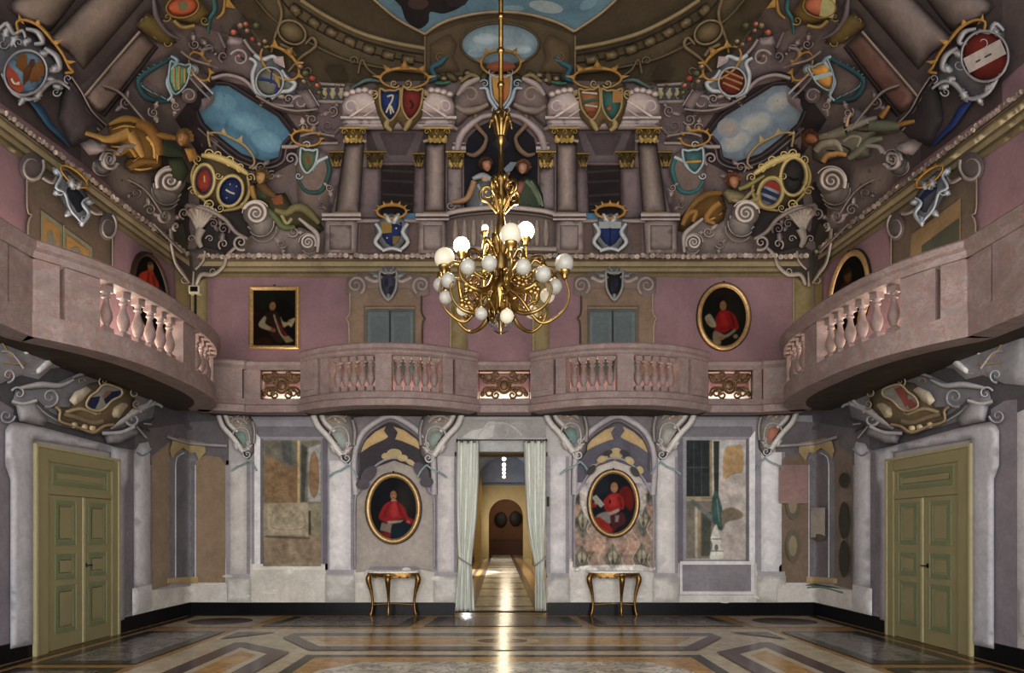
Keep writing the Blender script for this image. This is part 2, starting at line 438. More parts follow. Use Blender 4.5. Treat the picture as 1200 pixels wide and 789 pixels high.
# ---------- shell ----------
LOWER, PINK = '#a5a1a2', '#7d6269'
def wallmat(name, split, upcol, locol):
    m, nt, b = newmat(name)
    tc = nd(nt, 'ShaderNodeTexCoord'); sp = nd(nt, 'ShaderNodeSeparateXYZ'); nt.links.new(tc.outputs['Object'], sp.inputs[0])
    gt = nd(nt, 'ShaderNodeMath', operation='GREATER_THAN'); nt.links.new(sp.outputs['Z'], gt.inputs[0]); gt.inputs[1].default_value = split
    x = nt.nodes.new('ShaderNodeMix'); x.data_type = 'RGBA'; nt.links.new(gt.outputs[0], x.inputs[0])
    x.inputs[6].default_value = (*C(locol), 1); x.inputs[7].default_value = (*C(upcol), 1)
    a = ramp(nt, noise(nt, .9, 6, .65, .5), [(.3, g3(.78)), (.7, g3(1.12))]); f = noise(nt, 14, 6, .7)
    d = ramp(nt, f, [(.3, g3(.9)), (.7, g3(1.08))])
    nt.links.new(mul(nt, mul(nt, x.outputs[2], a), d), b.inputs['Base Color'])
    b.inputs['Roughness'].default_value = .85; b.inputs['Specular IOR Level'].default_value = .25; bump(nt, b, f, .12); return m
WALLM = wallmat('wall_plaster', 4.2, PINK, LOWER)
OX0, OX1, OZ = -.86, .90, 3.07
g = G(); g.box(XL-.3, OX0, 0, .35, 0, 7.4).box(OX1, XR+.3, 0, .35, 0, 7.4).box(OX0, OX1, 0, .35, OZ, 7.4)
wall_back = struct(g.build('wall_back', WALLM))
wall_left = struct(G().box(XL-.3, XL, YF, 0, 0, 7.4).build('wall_left', WALLM))
wall_right = struct(G().box(XR, XR+.3, YF, 0, 0, 7.4).build('wall_right', WALLM))
# vault: cove on three sides rising to a flat middle
th = np.linspace(0, PI/2, 34); e = VA*(1-np.cos(th)); e[0] = .0
xs = np.unique(np.concatenate([XL+e, XR-e, np.linspace(XL+VA, XR-VA, 8)])); ys = np.unique(np.concatenate([-e, np.linspace(-VA, YF, 40)]))
X, Y = np.meshgrid(xs, ys, indexing='ij'); Z = zv(X, Y)
V = np.stack([X, Y, Z], -1).reshape(-1, 3); ny = len(ys)
fc = [(i*ny+j, i*ny+j+1, (i+1)*ny+j+1, (i+1)*ny+j) for i in range(len(xs)-1) for j in range(ny-1)]
s_ = np.minimum(np.minimum(V[:, 0]-XL, XR-V[:, 0]), -V[:, 1])[:, None]
k_ = np.clip((s_-1.2)/1.6, 0, 1); cc = C('#574c4b')*(1-k_)+C('#463e30')*k_
ceiling = struct(mkobj('ceiling', V, fc, FRESCO, cols=cc))

# ---------- floor of inlaid marble ----------
m_, nt, b = newmat('inlaid_marble_floor')
at = nd(nt, 'ShaderNodeAttribute', attribute_name='Col')
f = noise(nt, 2.2, 7, .68, 1.1)
a = ramp(nt, f, [(.3, g3(.5)), (.5, g3(1.)), (.68, g3(1.35))])
mr = nd(nt, 'ShaderNodeMapRange'); nt.links.new(at.outputs['Alpha'], mr.inputs['Value']); mr.inputs['From Min'].default_value = .15; mr.inputs['From Max'].default_value = .8; mr.inputs['To Min'].default_value = .3
xa = nt.nodes.new('ShaderNodeMix'); xa.data_type = 'RGBA'; nt.links.new(mr.outputs['Result'], xa.inputs[0]); xa.inputs[6].default_value = (1, 1, 1, 1); nt.links.new(a, xa.inputs[7])
c = mul(nt, at.outputs['Color'], xa.outputs[2])
v = noise(nt, 3.1, 6, .62, 2.2)
vr = ramp(nt, v, [(.44, g3(1)), (.485, g3(.45)), (.5, g3(.45)), (.55, g3(1))])
x = nt.nodes.new('ShaderNodeMix'); x.data_type = 'RGBA'; nt.links.new(at.outputs['Alpha'], x.inputs[0]); x.inputs[6].default_value = (1, 1, 1, 1); nt.links.new(vr, x.inputs[7])
nt.links.new(mul(nt, c, x.outputs[2]), b.inputs['Base Color'])
b.inputs['Roughness'].default_value = .19; b.inputs['Specular IOR Level'].default_value = .27
bump(nt, b, noise(nt, 1.3, 3, .5), .02, .02)
FLOORM = m_
fv, ff, fcol, fal, fz = [], [], [], [], [0.]
def fl(poly, hx, vein=.2):
    fz[0] += .0004
    n = len(fv); c = C(hx, 2.1)
    for X_, d_ in poly: fv.append((X_, d_-D, fz[0])); fcol.append(c); fal.append(vein)
    ff.append(tuple(range(n, n+len(poly))))
def fr(x0, x1, d0, d1, hx, vein=.2): fl([(x0, d0), (x1, d0), (x1, d1), (x0, d1)], hx, vein)
def both(poly, hx, vein=.2):
    fl(poly, hx, vein); fl([(.08-X_, d_) for X_, d_ in poly], hx, vein)
def rect(x0, x1, d0, d1): return [(x0, d0), (x1, d0), (x1, d1), (x0, d1)]
GOLDF, CREAM, MAR, DKF, GRY, WHT = '#80602a', '#968c74', '#43322f', '#232322', '#625d5b', '#9a958a'
fr(XL, XR, -3, D, GOLDF, .35)
fr(OX0, OX1, D, D+.4, '#5d5140', .3)
fr(XL, XR, 11.42, D, '#2b2925', .2); fr(XL+.2, XR-.2, 11.36, 11.46, GOLDF)
both(rect(-5.75, -5.62, 0, 11.4), '#232420', .1)
fr(-4.15, 4.23, 0, 9.85, CREAM, .3)
both(rect(-5.55, -4.1, 10.08, 11.34), '#8d8370', .3)
both(xf(ell(0, 0, 1, 1, 0, 40), -4.86, 10.72, .62, .5), '#8d8473'); both(xf(ell(0, 0, 1, 1, 0, 40), -4.86, 10.72, .54, .42), '#4c3a38', .6)
both([(-3.95, 10.14), (-1.5, 10.14), (-1.34, 11.32), (-3.75, 11.32)], DKF); both([(-3.72, 10.24), (-1.72, 10.24), (-1.6, 11.24), (-3.6, 11.24)], GRY, .7)
fl([(-1.26, 10.14), (1.36, 10.14), (1.25, 11.32), (-1.12, 11.32)], DKF); fl([(-1.02, 10.24), (1.12, 10.24), (1.04, 11.24), (-.94, 11.24)], '#54474a', .6)
both(rect(-5.5, -4.28, 7.22, 9.62), DKF); both(rect(-5.3, -4.46, 7.4, 9.45), GRY, .9)
both(rect(-5.5, -4.28, 3.2, 7.02), DKF); both(rect(-5.3, -4.46, 3.4, 6.86), '#6a5a50', .9)
both([(-4.05, 9.52), (-3.45, 9.52), (-4.05, 8.9)], MAR)
fl([(-3.14, 9.42), (3.22, 9.42), (3.24, 9.02), (2.58, 8.06), (-2.5, 8.06), (-3.18, 9.02)], MAR)
fl([(-3.0, 9.13), (3.08, 9.13), (2.52, 8.32), (-2.44, 8.32)], CREAM, .3)
fl([(-2.72, 9.04), (2.8, 9.04), (2.42, 8.45), (-2.36, 8.45)], '#94702f', .6)
fl(xf(ell(0, 0, 1, 1, 0, 40), .03, 8.74, .52, .3), CREAM); fl(xf(ell(0, 0, 1, 1, 0, 40), .03, 8.74, .36, .2), '#5b3832', .5)
both([(-3.7, 8.6), (-3.55, 8.6), (-2.7, 7.92), (-2.68, 3), (-3.7, 3)], MAR)
both([(-3.46, 8.22), (-2.94, 7.78), (-2.94, 3), (-3.46, 3)], CREAM); both([(-3.36, 8.0), (-3.04, 7.7), (-3.04, 3), (-3.36, 3)], '#94702f', .6)
both(rect(-2.42, .04, 2, 7.72), DKF); both(rect(-2.27, .04, 2, 7.57), '#94702f', .6)
both([(.04, 7.3), (-1.55, 7.3), (-1.72, 7.22), (-1.8, 7.04), (-2.0, 6.88), (-2.08, 6.6), (-2.08, 2), (.04, 2)], WHT, 1.)
# corridor paving beyond the doorway
fr(-1.35, 2.05, D+.35, 42.2, '#7d6137', .4)
fr(-.52, .68, D+.5, 41, '#8d8777', .5)
for q in range(14):
    d0 = 12.6+q*2.; fr(-.52, .68, d0, d0+.25, '#4a3c30'); 
for xx in (-.7, .68): fr(xx, xx+.18, D+.4, 41, '#3f3230')
for xx in (-1.0, 1.2): fr(xx, xx+.12, D+.4, 41, '#3c3a3c')
floor = struct(mkobj('floor', fv, ff, FLOORM, cols=np.array(fcol), alpha=np.array(fal, np.float32), smooth=False))
# the slab the inlay is laid on
slab = struct(G().box(XL-.3, XR+.3, YF, .35, -.2, -.002).box(-1.7, 2.4, .35, 32, -.2, -.002).build('floor_slab', BLACK, floor))

# ---------- corridor ----------
CORW = plain('ochre_corridor_plaster', '#8d7a4c', .9, scale=2, amt=.08); CORB = plain('blue_grey_plaster', '#6f7480', .9, scale=2); CORD = plain('brown_panelled_wall', '#5a3a1e', .7, scale=2)
CORV = plain('white_vault_plaster', '#8e8c86', .9)
cw = G(); cw.box(-1.65, -1.35, .35, 25.3, 0, 4.6).box(-1.65, -1.35, 25.3, 31.5, 0, 4.6).box(2.05, 2.35, .35, 31.5, 0, 4.6)
corr = struct(cw.build('wall_corridor', CORW))
aw = []
for k in range(25):
    A = PI-PI*k/24; aw.append((.355+1.03*math.cos(A), 2.52+1.03*math.sin(A)))
gv = G(); y0 = 25.3
P = [(-1.35, 0), (-.675, 0)]+aw+[(1.385, 0), (2.05, 0), (2.05, 4.4), (-1.35, 4.4)]
from mathutils.geometry import tessellate_polygon
def plate(P, y, t, name, mat, parent=None):
    tri = tessellate_polygon([[Vector((x, z, 0)) for x, z in P]]); n = len(P)
    V = [(x, y, z) for x, z in P]+[(x, y+t, z) for x, z in P]
    Fc = [tuple(q) for q in tri]+[tuple(i+n for i in q) for q in tri]+[(i, (i+1) % n, n+(i+1) % n, n+i) for i in range(n)]
    return G().raw(V, Fc).build(name, mat, parent)
struct(plate(P, y0, .4, 'wall_corridor_end', CORW))
struct(plate([(-1.35, 4.4), (2.05, 4.4)]+[(.35+1.7*math.cos(PI*k/16), 4.4+1.7*math.sin(PI*k/16)) for k in range(1, 16)], y0, .4, 'wall_corridor_lunette', CORB))
struct(G().box(-1.35, 2.05, y0-.08, y0, 4.36, 4.46).build('trim_1', plain('grey_moulding', '#5c5a58')))
vv, vf = [], []
for j, yy in enumerate((.35, 31.5)):
    for k in range(17): vv.append((.35+1.7*math.cos(PI*k/16), yy, 4.4+1.7*math.sin(PI*k/16)))
vf = [(k, k+1, 17+k+1, 17+k) for k in range(16)]
struct(G().raw(vv, vf).build('ceiling_corridor', CORB, smooth=True))
bm_ = G().box(-1.35, 2.05, 2.2, 2.5, 3.27, 3.55); beam = struct(bm_.build('trim_2', CORW))
for x0, x1 in ((-.98, -.62), (-.3, .22), (.5, 1.2)): G().box(x0, x1, 2.17, 2.2, 3.29, 3.4).build('pale_panel', CORV, beam)
struct(G().box(-1.4, 2.1, 30.3, 30.6, 0, 4.6).build('wall_far', CORD))
wn = struct(G().box(-.7, 1.5, 30.22, 30.3, 0, .95).build('trim_3', plain('dark_wainscot', '#4a2716', .5)))
struct(G().box(-.7, 1.5, 30.2, 30.3, .95, 1.05).build('trim_4', plain('rail', '#3a2214', .5)))
for nm, x0 in (('baseboard_corridor_left', -1.35), ('baseboard_corridor_right', 2.02)): struct(G().box(x0, x0+.03, .36, 25.3, 0, .3).build(nm, BLACK))
WINM = emis('daylight_pane', '#f4f7ff', 7)
for k, (a_, b_) in enumerate(((10.6, 14), (20.7, 24.2))):
    wf = struct(G().box(-1.36, -1.31, a_-.12, b_+.12, .95, 3.3).build('window_%d' % (k+1), CORV)); G().box(-1.31, -1.30, a_, b_, 1.05, 3.2).build('pane', WINM, wf)
struct(G().box(-1.3, -.95, 19.4, 19.9, 0, 4.4).box(1.6, 2.05, 19.4, 19.9, 0, 4.4).build('pillar_corridor', CORW))
lamp('corridor_sun', 'SPOT', (-1.0, 11, 4.2), 3400, (1, .97, .9), (math.radians(10), math.radians(18), 0), .15, spot_size=math.radians(62), spot_blend=.15)
lamp('corridor_fill', 'AREA', (.15, 13, 4.3), 210, (1, .86, .6), (0, 0, 0), .14, 20)  # added strip lamp, narrow and warm for a golden streak on the floor
for px_, py_ in ((587, 609), (604, 608)):
    d_ = 41.8; c_ = ((px_-CX)*d_/F, d_-D, EYE-(py_-CY)*d_/F); o_ = G().lathe([(.001, 0), (.46, 0), (.5, .03), (.46, .06), (.001, .055)], (0, 0, 0), 28, False, .82, 1.).build('oval_picture', plain('dark_oval', '#17110d', .6, k=1.), None, True)
    o_.rotation_euler = (PI/2, 0, 0); o_.location = c_; tag(o_, 'dark oval picture on the brown wall beyond the corridor arch, %s one' % ('left' if px_ < 590 else 'right'), 'picture')
lamp('far_room_light', 'POINT', (.4, 28.0, 3.2), 70, (1, .85, .65), size=.4)
for k, (px, py) in enumerate(((590.6, 538), (590.6, 545), (590.6, 550), (590.6, 554.5), (590.6, 559))):
    d = 2.45*723/(624-py); x = (px-CX)*d/F; y = d-D
    t = empty('pendant_lamp', (x, y, 4.0), ('nearest', 'second nearest', 'middle', 'second farthest', 'farthest')[k]+' glowing pendant lamp in the row down the corridor', 'lamp', 'pendant lamps along the corridor')
    G().sphere((x, y, 4.), .07, 12, 8).build('lamp_shade', emis('pendant_glow', '#ffe0a8', 6), t, True)
    G().tube([(x, y, 4.1), (x, y, 6.05)], .008, 6, False).build('cord', IRON, t)

# ---------- black skirting ----------
struct(G().box(XL, OX0, -.035, 0, 0, .225).build('baseboard_back_left', BLACK)); struct(G().box(OX1, XR, -.035, 0, 0, .225).build('baseboard_back_right', BLACK))
DY0, DY1 = -3.95, -2.30
for nm, x0, x1 in (('left', XL, XL+.035), ('right', XR-.035, XR)):
    struct(G().box(x0, x1, YF, DY0, 0, .225).box(x0, x1, DY1, -.035, 0, .225).build('baseboard_'+nm, BLACK))

# ---------- side doors ----------
def side_door(name, sgn, lab):
    xw = XL if sgn > 0 else XR
    def bx(g, t0, t1, z0, z1, o0, o1):
        a, c = sorted((xw+sgn*o0, xw+sgn*o1)); return g.box(a, c, DY0+t0, DY0+t1, z0, z1)
    root = empty(name, (xw, (DY0+DY1)/2, 0), kind='structure'); root['label'] = lab
    g = G(); bx(g, 0, .2, 0, 2.62, 0, .07); bx(g, 1.5, 1.65, 0, 2.62, 0, .07); bx(g, .2, 1.5, 2.46, 2.62, 0, .07); bx(g, .2, 1.5, 2.04, 2.12, 0, .06)
    g.build('door_frame', DOORP, root, bevel=.006)
    g = G(); bx(g, -.03, .012, 0, 2.66, 0, .085); bx(g, 1.63, 1.68, 0, 2.66, 0, .085); bx(g, .0, 1.65, 2.62, 2.66, 0, .085)
    g.build('pale_edge', DOORE, root, bevel=.005)
    def panel(parent, t0, t1, z0, z1, o):
        g = G()
        for a in ((t0, t1, z0, z0+.055), (t0, t1, z1-.055, z1), (t0, t0+.055, z0+.055, z1-.055), (t1-.055, t1, z0+.055, z1-.055)): bx(g, *a, o-.01, o+.012)
        p = g.build('panel_moulding', DOORG, parent)
        bx(G(), t0+.075, t1-.075, z0+.075, z1-.075, o-.01, o+.008).build('raised_panel', DOORP, parent, bevel=.008)
        g = G(); bx(g, t1-.012, t1+.008, z0, z1, o, o+.014); g.build('lit_edge', DOORE, parent)  # paler strip on one side paints a lit edge into the colour
    tr = bx(G(), .2, 1.5, 2.12, 2.46, .0, .045).build('transom_panel', DOORP, root); panel(tr, .3, 1.4, 2.17, 2.42, .045)
    for i, (a, c) in enumerate(((.205, .845), (.855, 1.495))):
        lf = bx(G(), a, c, .012, 2.035, .0, .05).build('door_leaf', DOORP, root, bevel=.004)
        for z0, z1 in ((1.38, 1.97), (.93, 1.26), (.22, .84)): panel(lf, a+.13, c-.12, z0, z1, .05)
        if i == 1 or sgn < 0 and i == 0:
            tt = a+.07 if i == 1 else c-.07
            if sgn < 0 and i == 1: continue
            hd = bx(G(), tt-.015, tt+.015, 1.06, 1.12, .05, .062); bx(hd, tt-.01, tt+.1, 1.08, 1.095, .08, .092); bx(hd, tt-.01, tt+.01, 1.08, 1.095, .06, .09)
            hd.build('door_handle', IRON, lf, label='dark lever handle')
    bx(G(), .86, .9, .02, 2.03, .05, .07).build('meeting_strip', DOORE, root)
    return root
door1 = side_door('door_1', 1, 'olive green double door in the left wall'); door2 = side_door('door_2', -1, 'olive green double door in the right wall')

# ---------- balconies and gallery parapets ----------
def path_pts(fn, ts):
    out = []
    for t in ts:
        x, y = fn(t); x2, y2 = fn(t+1e-3); x1, y1 = fn(t-1e-3)
        dx, dy = x2-x1, y2-y1; L = math.hypot(dx, dy); out.append((x, y, dy/L, -dx/L))
    return out
RAIL = [(-.27, 4.6), (.0, 4.6), (.03, 4.63), (.03, 4.67), (.07, 4.7), (.07, 4.77), (.04, 4.8), (-.3, 4.8), (-.33, 4.77), (-.33, 4.7), (-.29, 4.67)]
BASE = [(-.26, 3.72), (.07, 3.72), (.09, 3.76), (.09, 3.83), (.04, 3.86), (.03, 3.96), (0, 3.99), (-.26, 3.99)]
def rel(prof, s): return [(o, z) for o, z in prof]
BALP = [(.052, .09), (.052, .1), (.036, .115), (.036, .125), (.05, .15), (.068, .2), (.075, .245), (.066, .3), (.045, .36), (.034, .42), (.033, .445), (.05, .46), (.05, .475), (.036, .49), (.042, .52), (.052, .53)]
_g = G(); _g.box(-.06, .06, -.06, .06, 0, .09).lathe(BALP, n=14).box(-.058, .058, -.058, .058, .53, .61)
BALME = None
def baluster(parent, x, y, rz):
    global BALME
    if BALME is None:
        o = _g.build('baluster', STONE, None, True, angle=.6); BALME = o
    else:
        o = BALME.copy(); COL.objects.link(o); o.parent = None
    o.location = (x, y, 3.99); o.rotation_euler = (0, 0, rz); setpar(o, parent); return o
def bow(fn, t0, t1, piers, bays, name, lab, group, floorpoly, n=40, centre=None):
    ts = np.linspace(t0, t1, n); pth = path_pts(fn, ts); mid = fn((t0+t1)/2) if centre is None else centre
    root = empty(name, (*mid, 3.72), lab, 'balcony', group)
    G().sweep(pth, RAIL).build('handrail', STONE, root, True, angle=.5); G().sweep(pth, BASE).build('plinth', STONE, root, True, angle=.5)
    for a, c, o in piers:
        q = path_pts(fn, np.linspace(a, c, max(2, int(abs(c-a)/.15)+1)))
        G().sweep(q, [(-.24, 3.98), (o, 3.98), (o, 4.61), (-.24, 4.61)]).build('pier', STONE, root, True, angle=.5, bevel=0)
        if c-a > .28:
            q = path_pts(fn, np.linspace(a+.07, c-.07, max(2, int(abs(c-a)/.15)+1)))
            G().sweep(q, [(o-.01, 4.08), (o+.015, 4.08), (o+.015, 4.52), (o-.01, 4.52)]).build('pier_panel', STONE, root, True, angle=.5)
    for a, c, k in bays:
        for t in np.linspace(a, c, k):
            x, y, nx, ny = path_pts(fn, [t])[0]; baluster(root, x-nx*.11, y-ny*.11, math.atan2(ny, nx))
    G().prism(floorpoly, 3.735, 3.8).build('balcony_floor', SOFFIT, root)
    return root
def back_fn(cx):
    return lambda t: (cx+t, -(.52+.56*(1-abs(t/1.58)**2.2)))
for cx, lab in ((-2.0, 'bow-fronted stone balcony above the left arch of the end wall'), (2.15, 'bow-fronted stone balcony above the right arch of the end wall')):
    fn = back_fn(cx); ts = np.linspace(-1.58, 1.58, 24)
    poly = [(fn(t)[0], fn(t)[1]) for t in ts]+[(cx+1.58, 0), (cx-1.58, 0)]
    bow(fn, -1.58, 1.58, [(-1.58, -1.2, .03), (-1.17, -1.0, .0), (-.14, .14, .015), (1.0, 1.17, 0.), (1.2, 1.58, .03)], [(-.88, -.25, 5), (.25, .88, 5)], 'balcony', lab, None, poly)
def side_fn(sgn):
    xw = 5.45
    def f(t):   # t is the distance from the end wall, 0.. ; returns plan point, walls mirrored by sgn
        u = min(abs((t-2.72)/2.0), 1); return (sgn*(xw-.62*(1-u**3)), -t)
    return f
for sgn, lab in ((-1, 'large bowed stone balcony over the left door'), (1, 'large bowed stone balcony over the right door')):
    f0 = side_fn(sgn)
    # plan direction chosen so that outward points into the hall
    fn = (lambda s, f=f0: f(s)) if sgn < 0 else (lambda s, f=f0: f(7.2-s))
    tr = (lambda t: t) if sgn < 0 else (lambda t: 7.2-t)
    a, c = sorted((tr(.62), tr(6.6)))
    seg = lambda p, q: tuple(sorted((tr(p), tr(q))))
    piers = [(*seg(.62, 1.05), .03), (*seg(2.36, 2.72), .01), (*seg(4.12, 4.42), .01), (*seg(4.46, 5.1), .04), (*seg(5.13, 6.6), .0)]
    bays = [(*seg(1.16, 2.26), 6), (*seg(2.86, 3.98), 6)]
    ts = np.linspace(a, c, 30); xw = XL if sgn < 0 else XR
    poly = [fn(t) for t in ts]; poly = poly+[(xw, poly[-1][1]), (xw, poly[0][1])]
    bow(fn, a, c, piers, bays, 'balcony', lab, None, poly, 60, (sgn*5.4, -2.9))
def parapet(x0, x1, lab, gx=None, y=-.45, corner=None):
    xm = (x0+x1)/2; root = empty('gallery_parapet', (xm, y, 3.72), lab, 'parapet')
    pth = [(x0, y, 0, -1), (x1, y, 0, -1)]
    if corner == 'l': pth = [(-5.36, -.72, .25, -.97), (-4.62, -.5, .25, -.97), (-4.58, y, 0, -1), (x1, y, 0, -1)]
    if corner == 'r': pth = [(x0, y, 0, -1), (4.72, y, 0, -1), (4.76, -.5, -.25, -.97), (5.42, -.72, -.25, -.97)]
    CO = [(-.24, 4.5), (0, 4.5), (.03, 4.54), (.06, 4.57), (.06, 4.63), (.03, 4.66), (-.26, 4.66)]
    G().sweep(pth, CO).build('coping', STONE, root, True, angle=.5)
    G().sweep(pth, [(-.24, 3.72), (.06, 3.72), (.08, 3.78), (.08, 3.84), (.02, 3.87), (0, 3.97), (-.24, 3.97)]).build('plinth', STONE, root, True, angle=.5)
    a, c = gx
    for p, q in ((x0, a), (c, x1)):
        if q-p > .05:
            if corner == 'l' and p == x0: G().sweep([(-5.36, -.72, .25, -.97), (-4.66, -.5, .25, -.97)], [(-.2, 3.96), (.02, 3.96), (.02, 4.51), (-.2, 4.51)]).box(-4.66, a, y, y+.2, 3.96, 4.51).build('corner_pier', STONE, root)
            elif corner == 'r' and q == x1: G().sweep([(4.76, -.5, -.25, -.97), (5.42, -.72, -.25, -.97)], [(-.2, 3.96), (.02, 3.96), (.02, 4.51), (-.2, 4.51)]).box(c, 4.76, y, y+.2, 3.96, 4.51).build('corner_pier', STONE, root)
            else: G().box(p, q, y, y+.2, 3.96, 4.51).build('post', STONE, root)
    W = c-a; xc = (a+c)/2; zc = 4.235; h = .27; yy = y+.05
    gr = G()
    fr_ = [(a+.015, yy, zc-h+.01), (c-.015, yy, zc-h+.01), (c-.015, yy, zc+h-.01), (a+.015, yy, zc+h-.01)]
    gr.tube(fr_, .018, 6, False, closed=True)
    def spir(cx_, cz_, r, a0, d, tn=1.3, rr=.02):
        P = []
        for k in range(16):
            t = k/15; A = a0+d*tn*2*PI*t; R = r*(1-.8*t); P.append((cx_+R*math.cos(A), yy, cz_+R*math.sin(A)))
        gr.tube(P, [rr, rr*.8], 6, True, .03)
    gr.tube([(xc+.11*math.cos(q*PI/6), yy, zc+.14*math.sin(q*PI/6)) for q in range(12)], .025, 6, True, .03, True)
    gr.sphere((xc, yy, zc), .08, 12, 8, 1, .3, 1.2)
    for sx in (-1, 1):
        for sz in (-1, 1):
            spir(xc+sx*W*.3, zc+sz*h*.5, .11, PI/2-sx*PI/2, -sx*sz); spir(xc+sx*W*.16, zc+sz*h*.66, .08, -sz*PI/2, sx*sz)
            gr.tube([(xc+sx*.1, yy, zc+sz*.08), (xc+sx*W*.26, yy, zc+sz*.05), (xc+sx*W*.44, yy, zc+sz*h*.75)], [.03, .015], 6)
            gr.sphere((xc+sx*W*.42, yy, zc+sz*h*.6), .045, 8, 6, 1, .4); gr.sphere((xc+sx*W*.22, yy, zc+sz*h*.35), .04, 8, 6, 1.4, .4)
    gr.build('gilded_grille', GILT, root, True, label='gilded openwork scroll grille')
    G().box(x0, x1, y+.02, 0, 3.735, 3.8).build('gallery_floor', SOFFIT, root)
parapet(-5.36, -3.58, 'gallery parapet with gilded grille in the left corner', (-4.36, -3.62), corner='l')
parapet(-.42, .57, 'gallery parapet with gilded grille above the curtained doorway', (-.40, .55))
parapet(3.73, 5.42, 'gallery parapet with gilded grille in the right corner', (3.78, 4.6), corner='r')
K, DESAT = 2.0, .42
# ---------- painted decoration of the lower walls ----------
LAV, WHI, MAU, DMAU, CREA = '#8f8d98', '#b4b1b3', '#6f6872', '#544d57', '#a8a297'
def crop(x0, y0, s): return lambda P: [(x0+x/s, y0+y/s) for x, y in P]
def box4(x0, y0, x1, y1): return [(x0, y0), (x1, y0), (x1, y1), (x0, y1)]

def proj(P):
    d = P[..., 1]+D; return CX+P[..., 0]*F/d, CY-(P[..., 2]-EYE)*F/d
_lat = rng.uniform(-1, 1, (64, 64))
def vnoise(q):
    i = np.floor(q).astype(int); f = q-i; f = f*f*(3-2*f); g = lambda a, b_: _lat[(i[:, 0]+a) % 64, (i[:, 1]+b_) % 64]
    return (g(0, 0)*(1-f[:, 0])+g(1, 0)*f[:, 0])*(1-f[:, 1])+(g(0, 1)*(1-f[:, 0])+g(1, 1)*f[:, 0])*f[:, 1]
def paint(px, py, layers):
    Q = np.stack([px.ravel(), py.ravel()], 1); c = np.zeros((len(Q), 3))
    for L in layers:
        k = L[0]
        if k == 'fill': c[:] = C(L[1]); continue
        if k == 'n':
            f = sum(vnoise(Q/sz)*am for sz, am in ((9, 1.), (4, .8), (1.6, .6)))
            c *= (1+L[1]*1.6*f+rng.normal(0, L[1]*.3, len(Q)))[:, None]; continue
        if k == 'e':
            _, cx, cy, rx, ry, rot, col, so = L; a = math.radians(rot); X_ = Q[:, 0]-cx; Y_ = Q[:, 1]-cy
            u = (X_*math.cos(a)+Y_*math.sin(a))/rx; v_ = (-X_*math.sin(a)+Y_*math.cos(a))/ry
            sd = (np.hypot(u, v_)-1)*min(rx, ry)
        elif k == 'p':
            _, pts, col, so = L; R = np.array(pts, float); R = cat(R, 2, True) if len(R) > 4 else R
            sd = segdist(Q, R); sd = np.where(inside(Q, R), -sd, sd)
        else:
            _, pts, w_, col, so = L; R = np.array(pts, float); R = cat(R, 2, False) if len(R) > 2 else R; sd = segdist(Q, R, False)-w_/2
        m = np.clip(.5-sd/max(so, .05), 0, 1)[:, None]; c = c*(1-m)+C(col)*m
    return np.clip(c, 0, 1)
def grid_canvas(name, P, layers, parent, mask=None, mat=None, label=None):
    n, m = P.shape[:2]; px, py = proj(P); c = paint(px, py, layers)
    fs = [(i*m+j, (i+1)*m+j, (i+1)*m+j+1, i*m+j+1) for i in range(n-1) for j in range(m-1) if mask is None or mask[i, j] or mask[i+1, j+1] or mask[i+1, j] or mask[i, j+1]]
    return mkobj(name, P.reshape(-1, 3), fs, mat or FRESCO, parent, c, label=label)
def wall_canvas(name, x0, y0, x1, y1, layers, parent, off=.02, res=.7, label=None):
    gx, gy = np.meshgrid(np.arange(x0, x1+res*.5, res), np.arange(y0, y1+res*.5, res), indexing='ij')
    p, n = hit(gx, gy); return grid_canvas(name, p+n*off, layers, parent, label=label)

# --- end wall: ground colours, dado, pilasters ---
s = M(.006)
s.patch(box4(224, 655, 532, 708), CREA, step=14); s.patch(box4(643, 655, 953, 708), '#a8a49e', step=14)
s.patch(box4(224, 487, 532, 500), '#77747c', step=14); s.patch(box4(643, 487, 953, 500), '#77747c', step=14)
for x0, x1 in ((296, 384), (418, 510), (668, 768)):
    xs_ = np.linspace(x0, x1, 12); s.patch([(x0, 668)]+[(x, 657+rng.uniform(-3, 4)) for x in xs_]+[(x1, 668)], '#b3aea4', step=6)
for k in range(26): x, y = (rng.uniform(240, 530), rng.uniform(664, 704)) if k % 2 else (rng.uniform(648, 940), rng.uniform(664, 704)); s.patch(ell(x, y, rng.uniform(4, 14), rng.uniform(1.5, 5), 0, 9), ('#9f9a92', '#b7b2a8')[k % 3 > 0], step=4, edge='#a8a39b')
s.build('painted_dado', wall_back)
def pilaster(x0, x1, y0, y1, parent, col=WHI, base=True, mir=None):
    s = M(.012, mir)
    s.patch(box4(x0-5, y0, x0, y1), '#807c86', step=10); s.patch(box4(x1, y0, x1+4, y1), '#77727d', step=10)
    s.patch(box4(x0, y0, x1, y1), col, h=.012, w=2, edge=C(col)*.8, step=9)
    if base:
        s.patch(box4(x0-4, y1, x1+4, y1+5), '#b0aca8', h=.03, w=3, edge='#88848a', step=6); s.patch(box4(x0-5, y1+5, x1+5, 707), '#a6a29d', h=.02, w=2, edge='#8a8680', step=9)
    return s.build('painted_pilaster', parent)
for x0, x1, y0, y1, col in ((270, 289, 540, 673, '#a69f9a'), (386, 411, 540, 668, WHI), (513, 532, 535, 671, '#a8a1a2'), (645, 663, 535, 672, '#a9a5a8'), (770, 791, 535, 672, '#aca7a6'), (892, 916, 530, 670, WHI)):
    pilaster(x0, x1, y0, y1, wall_back, col)
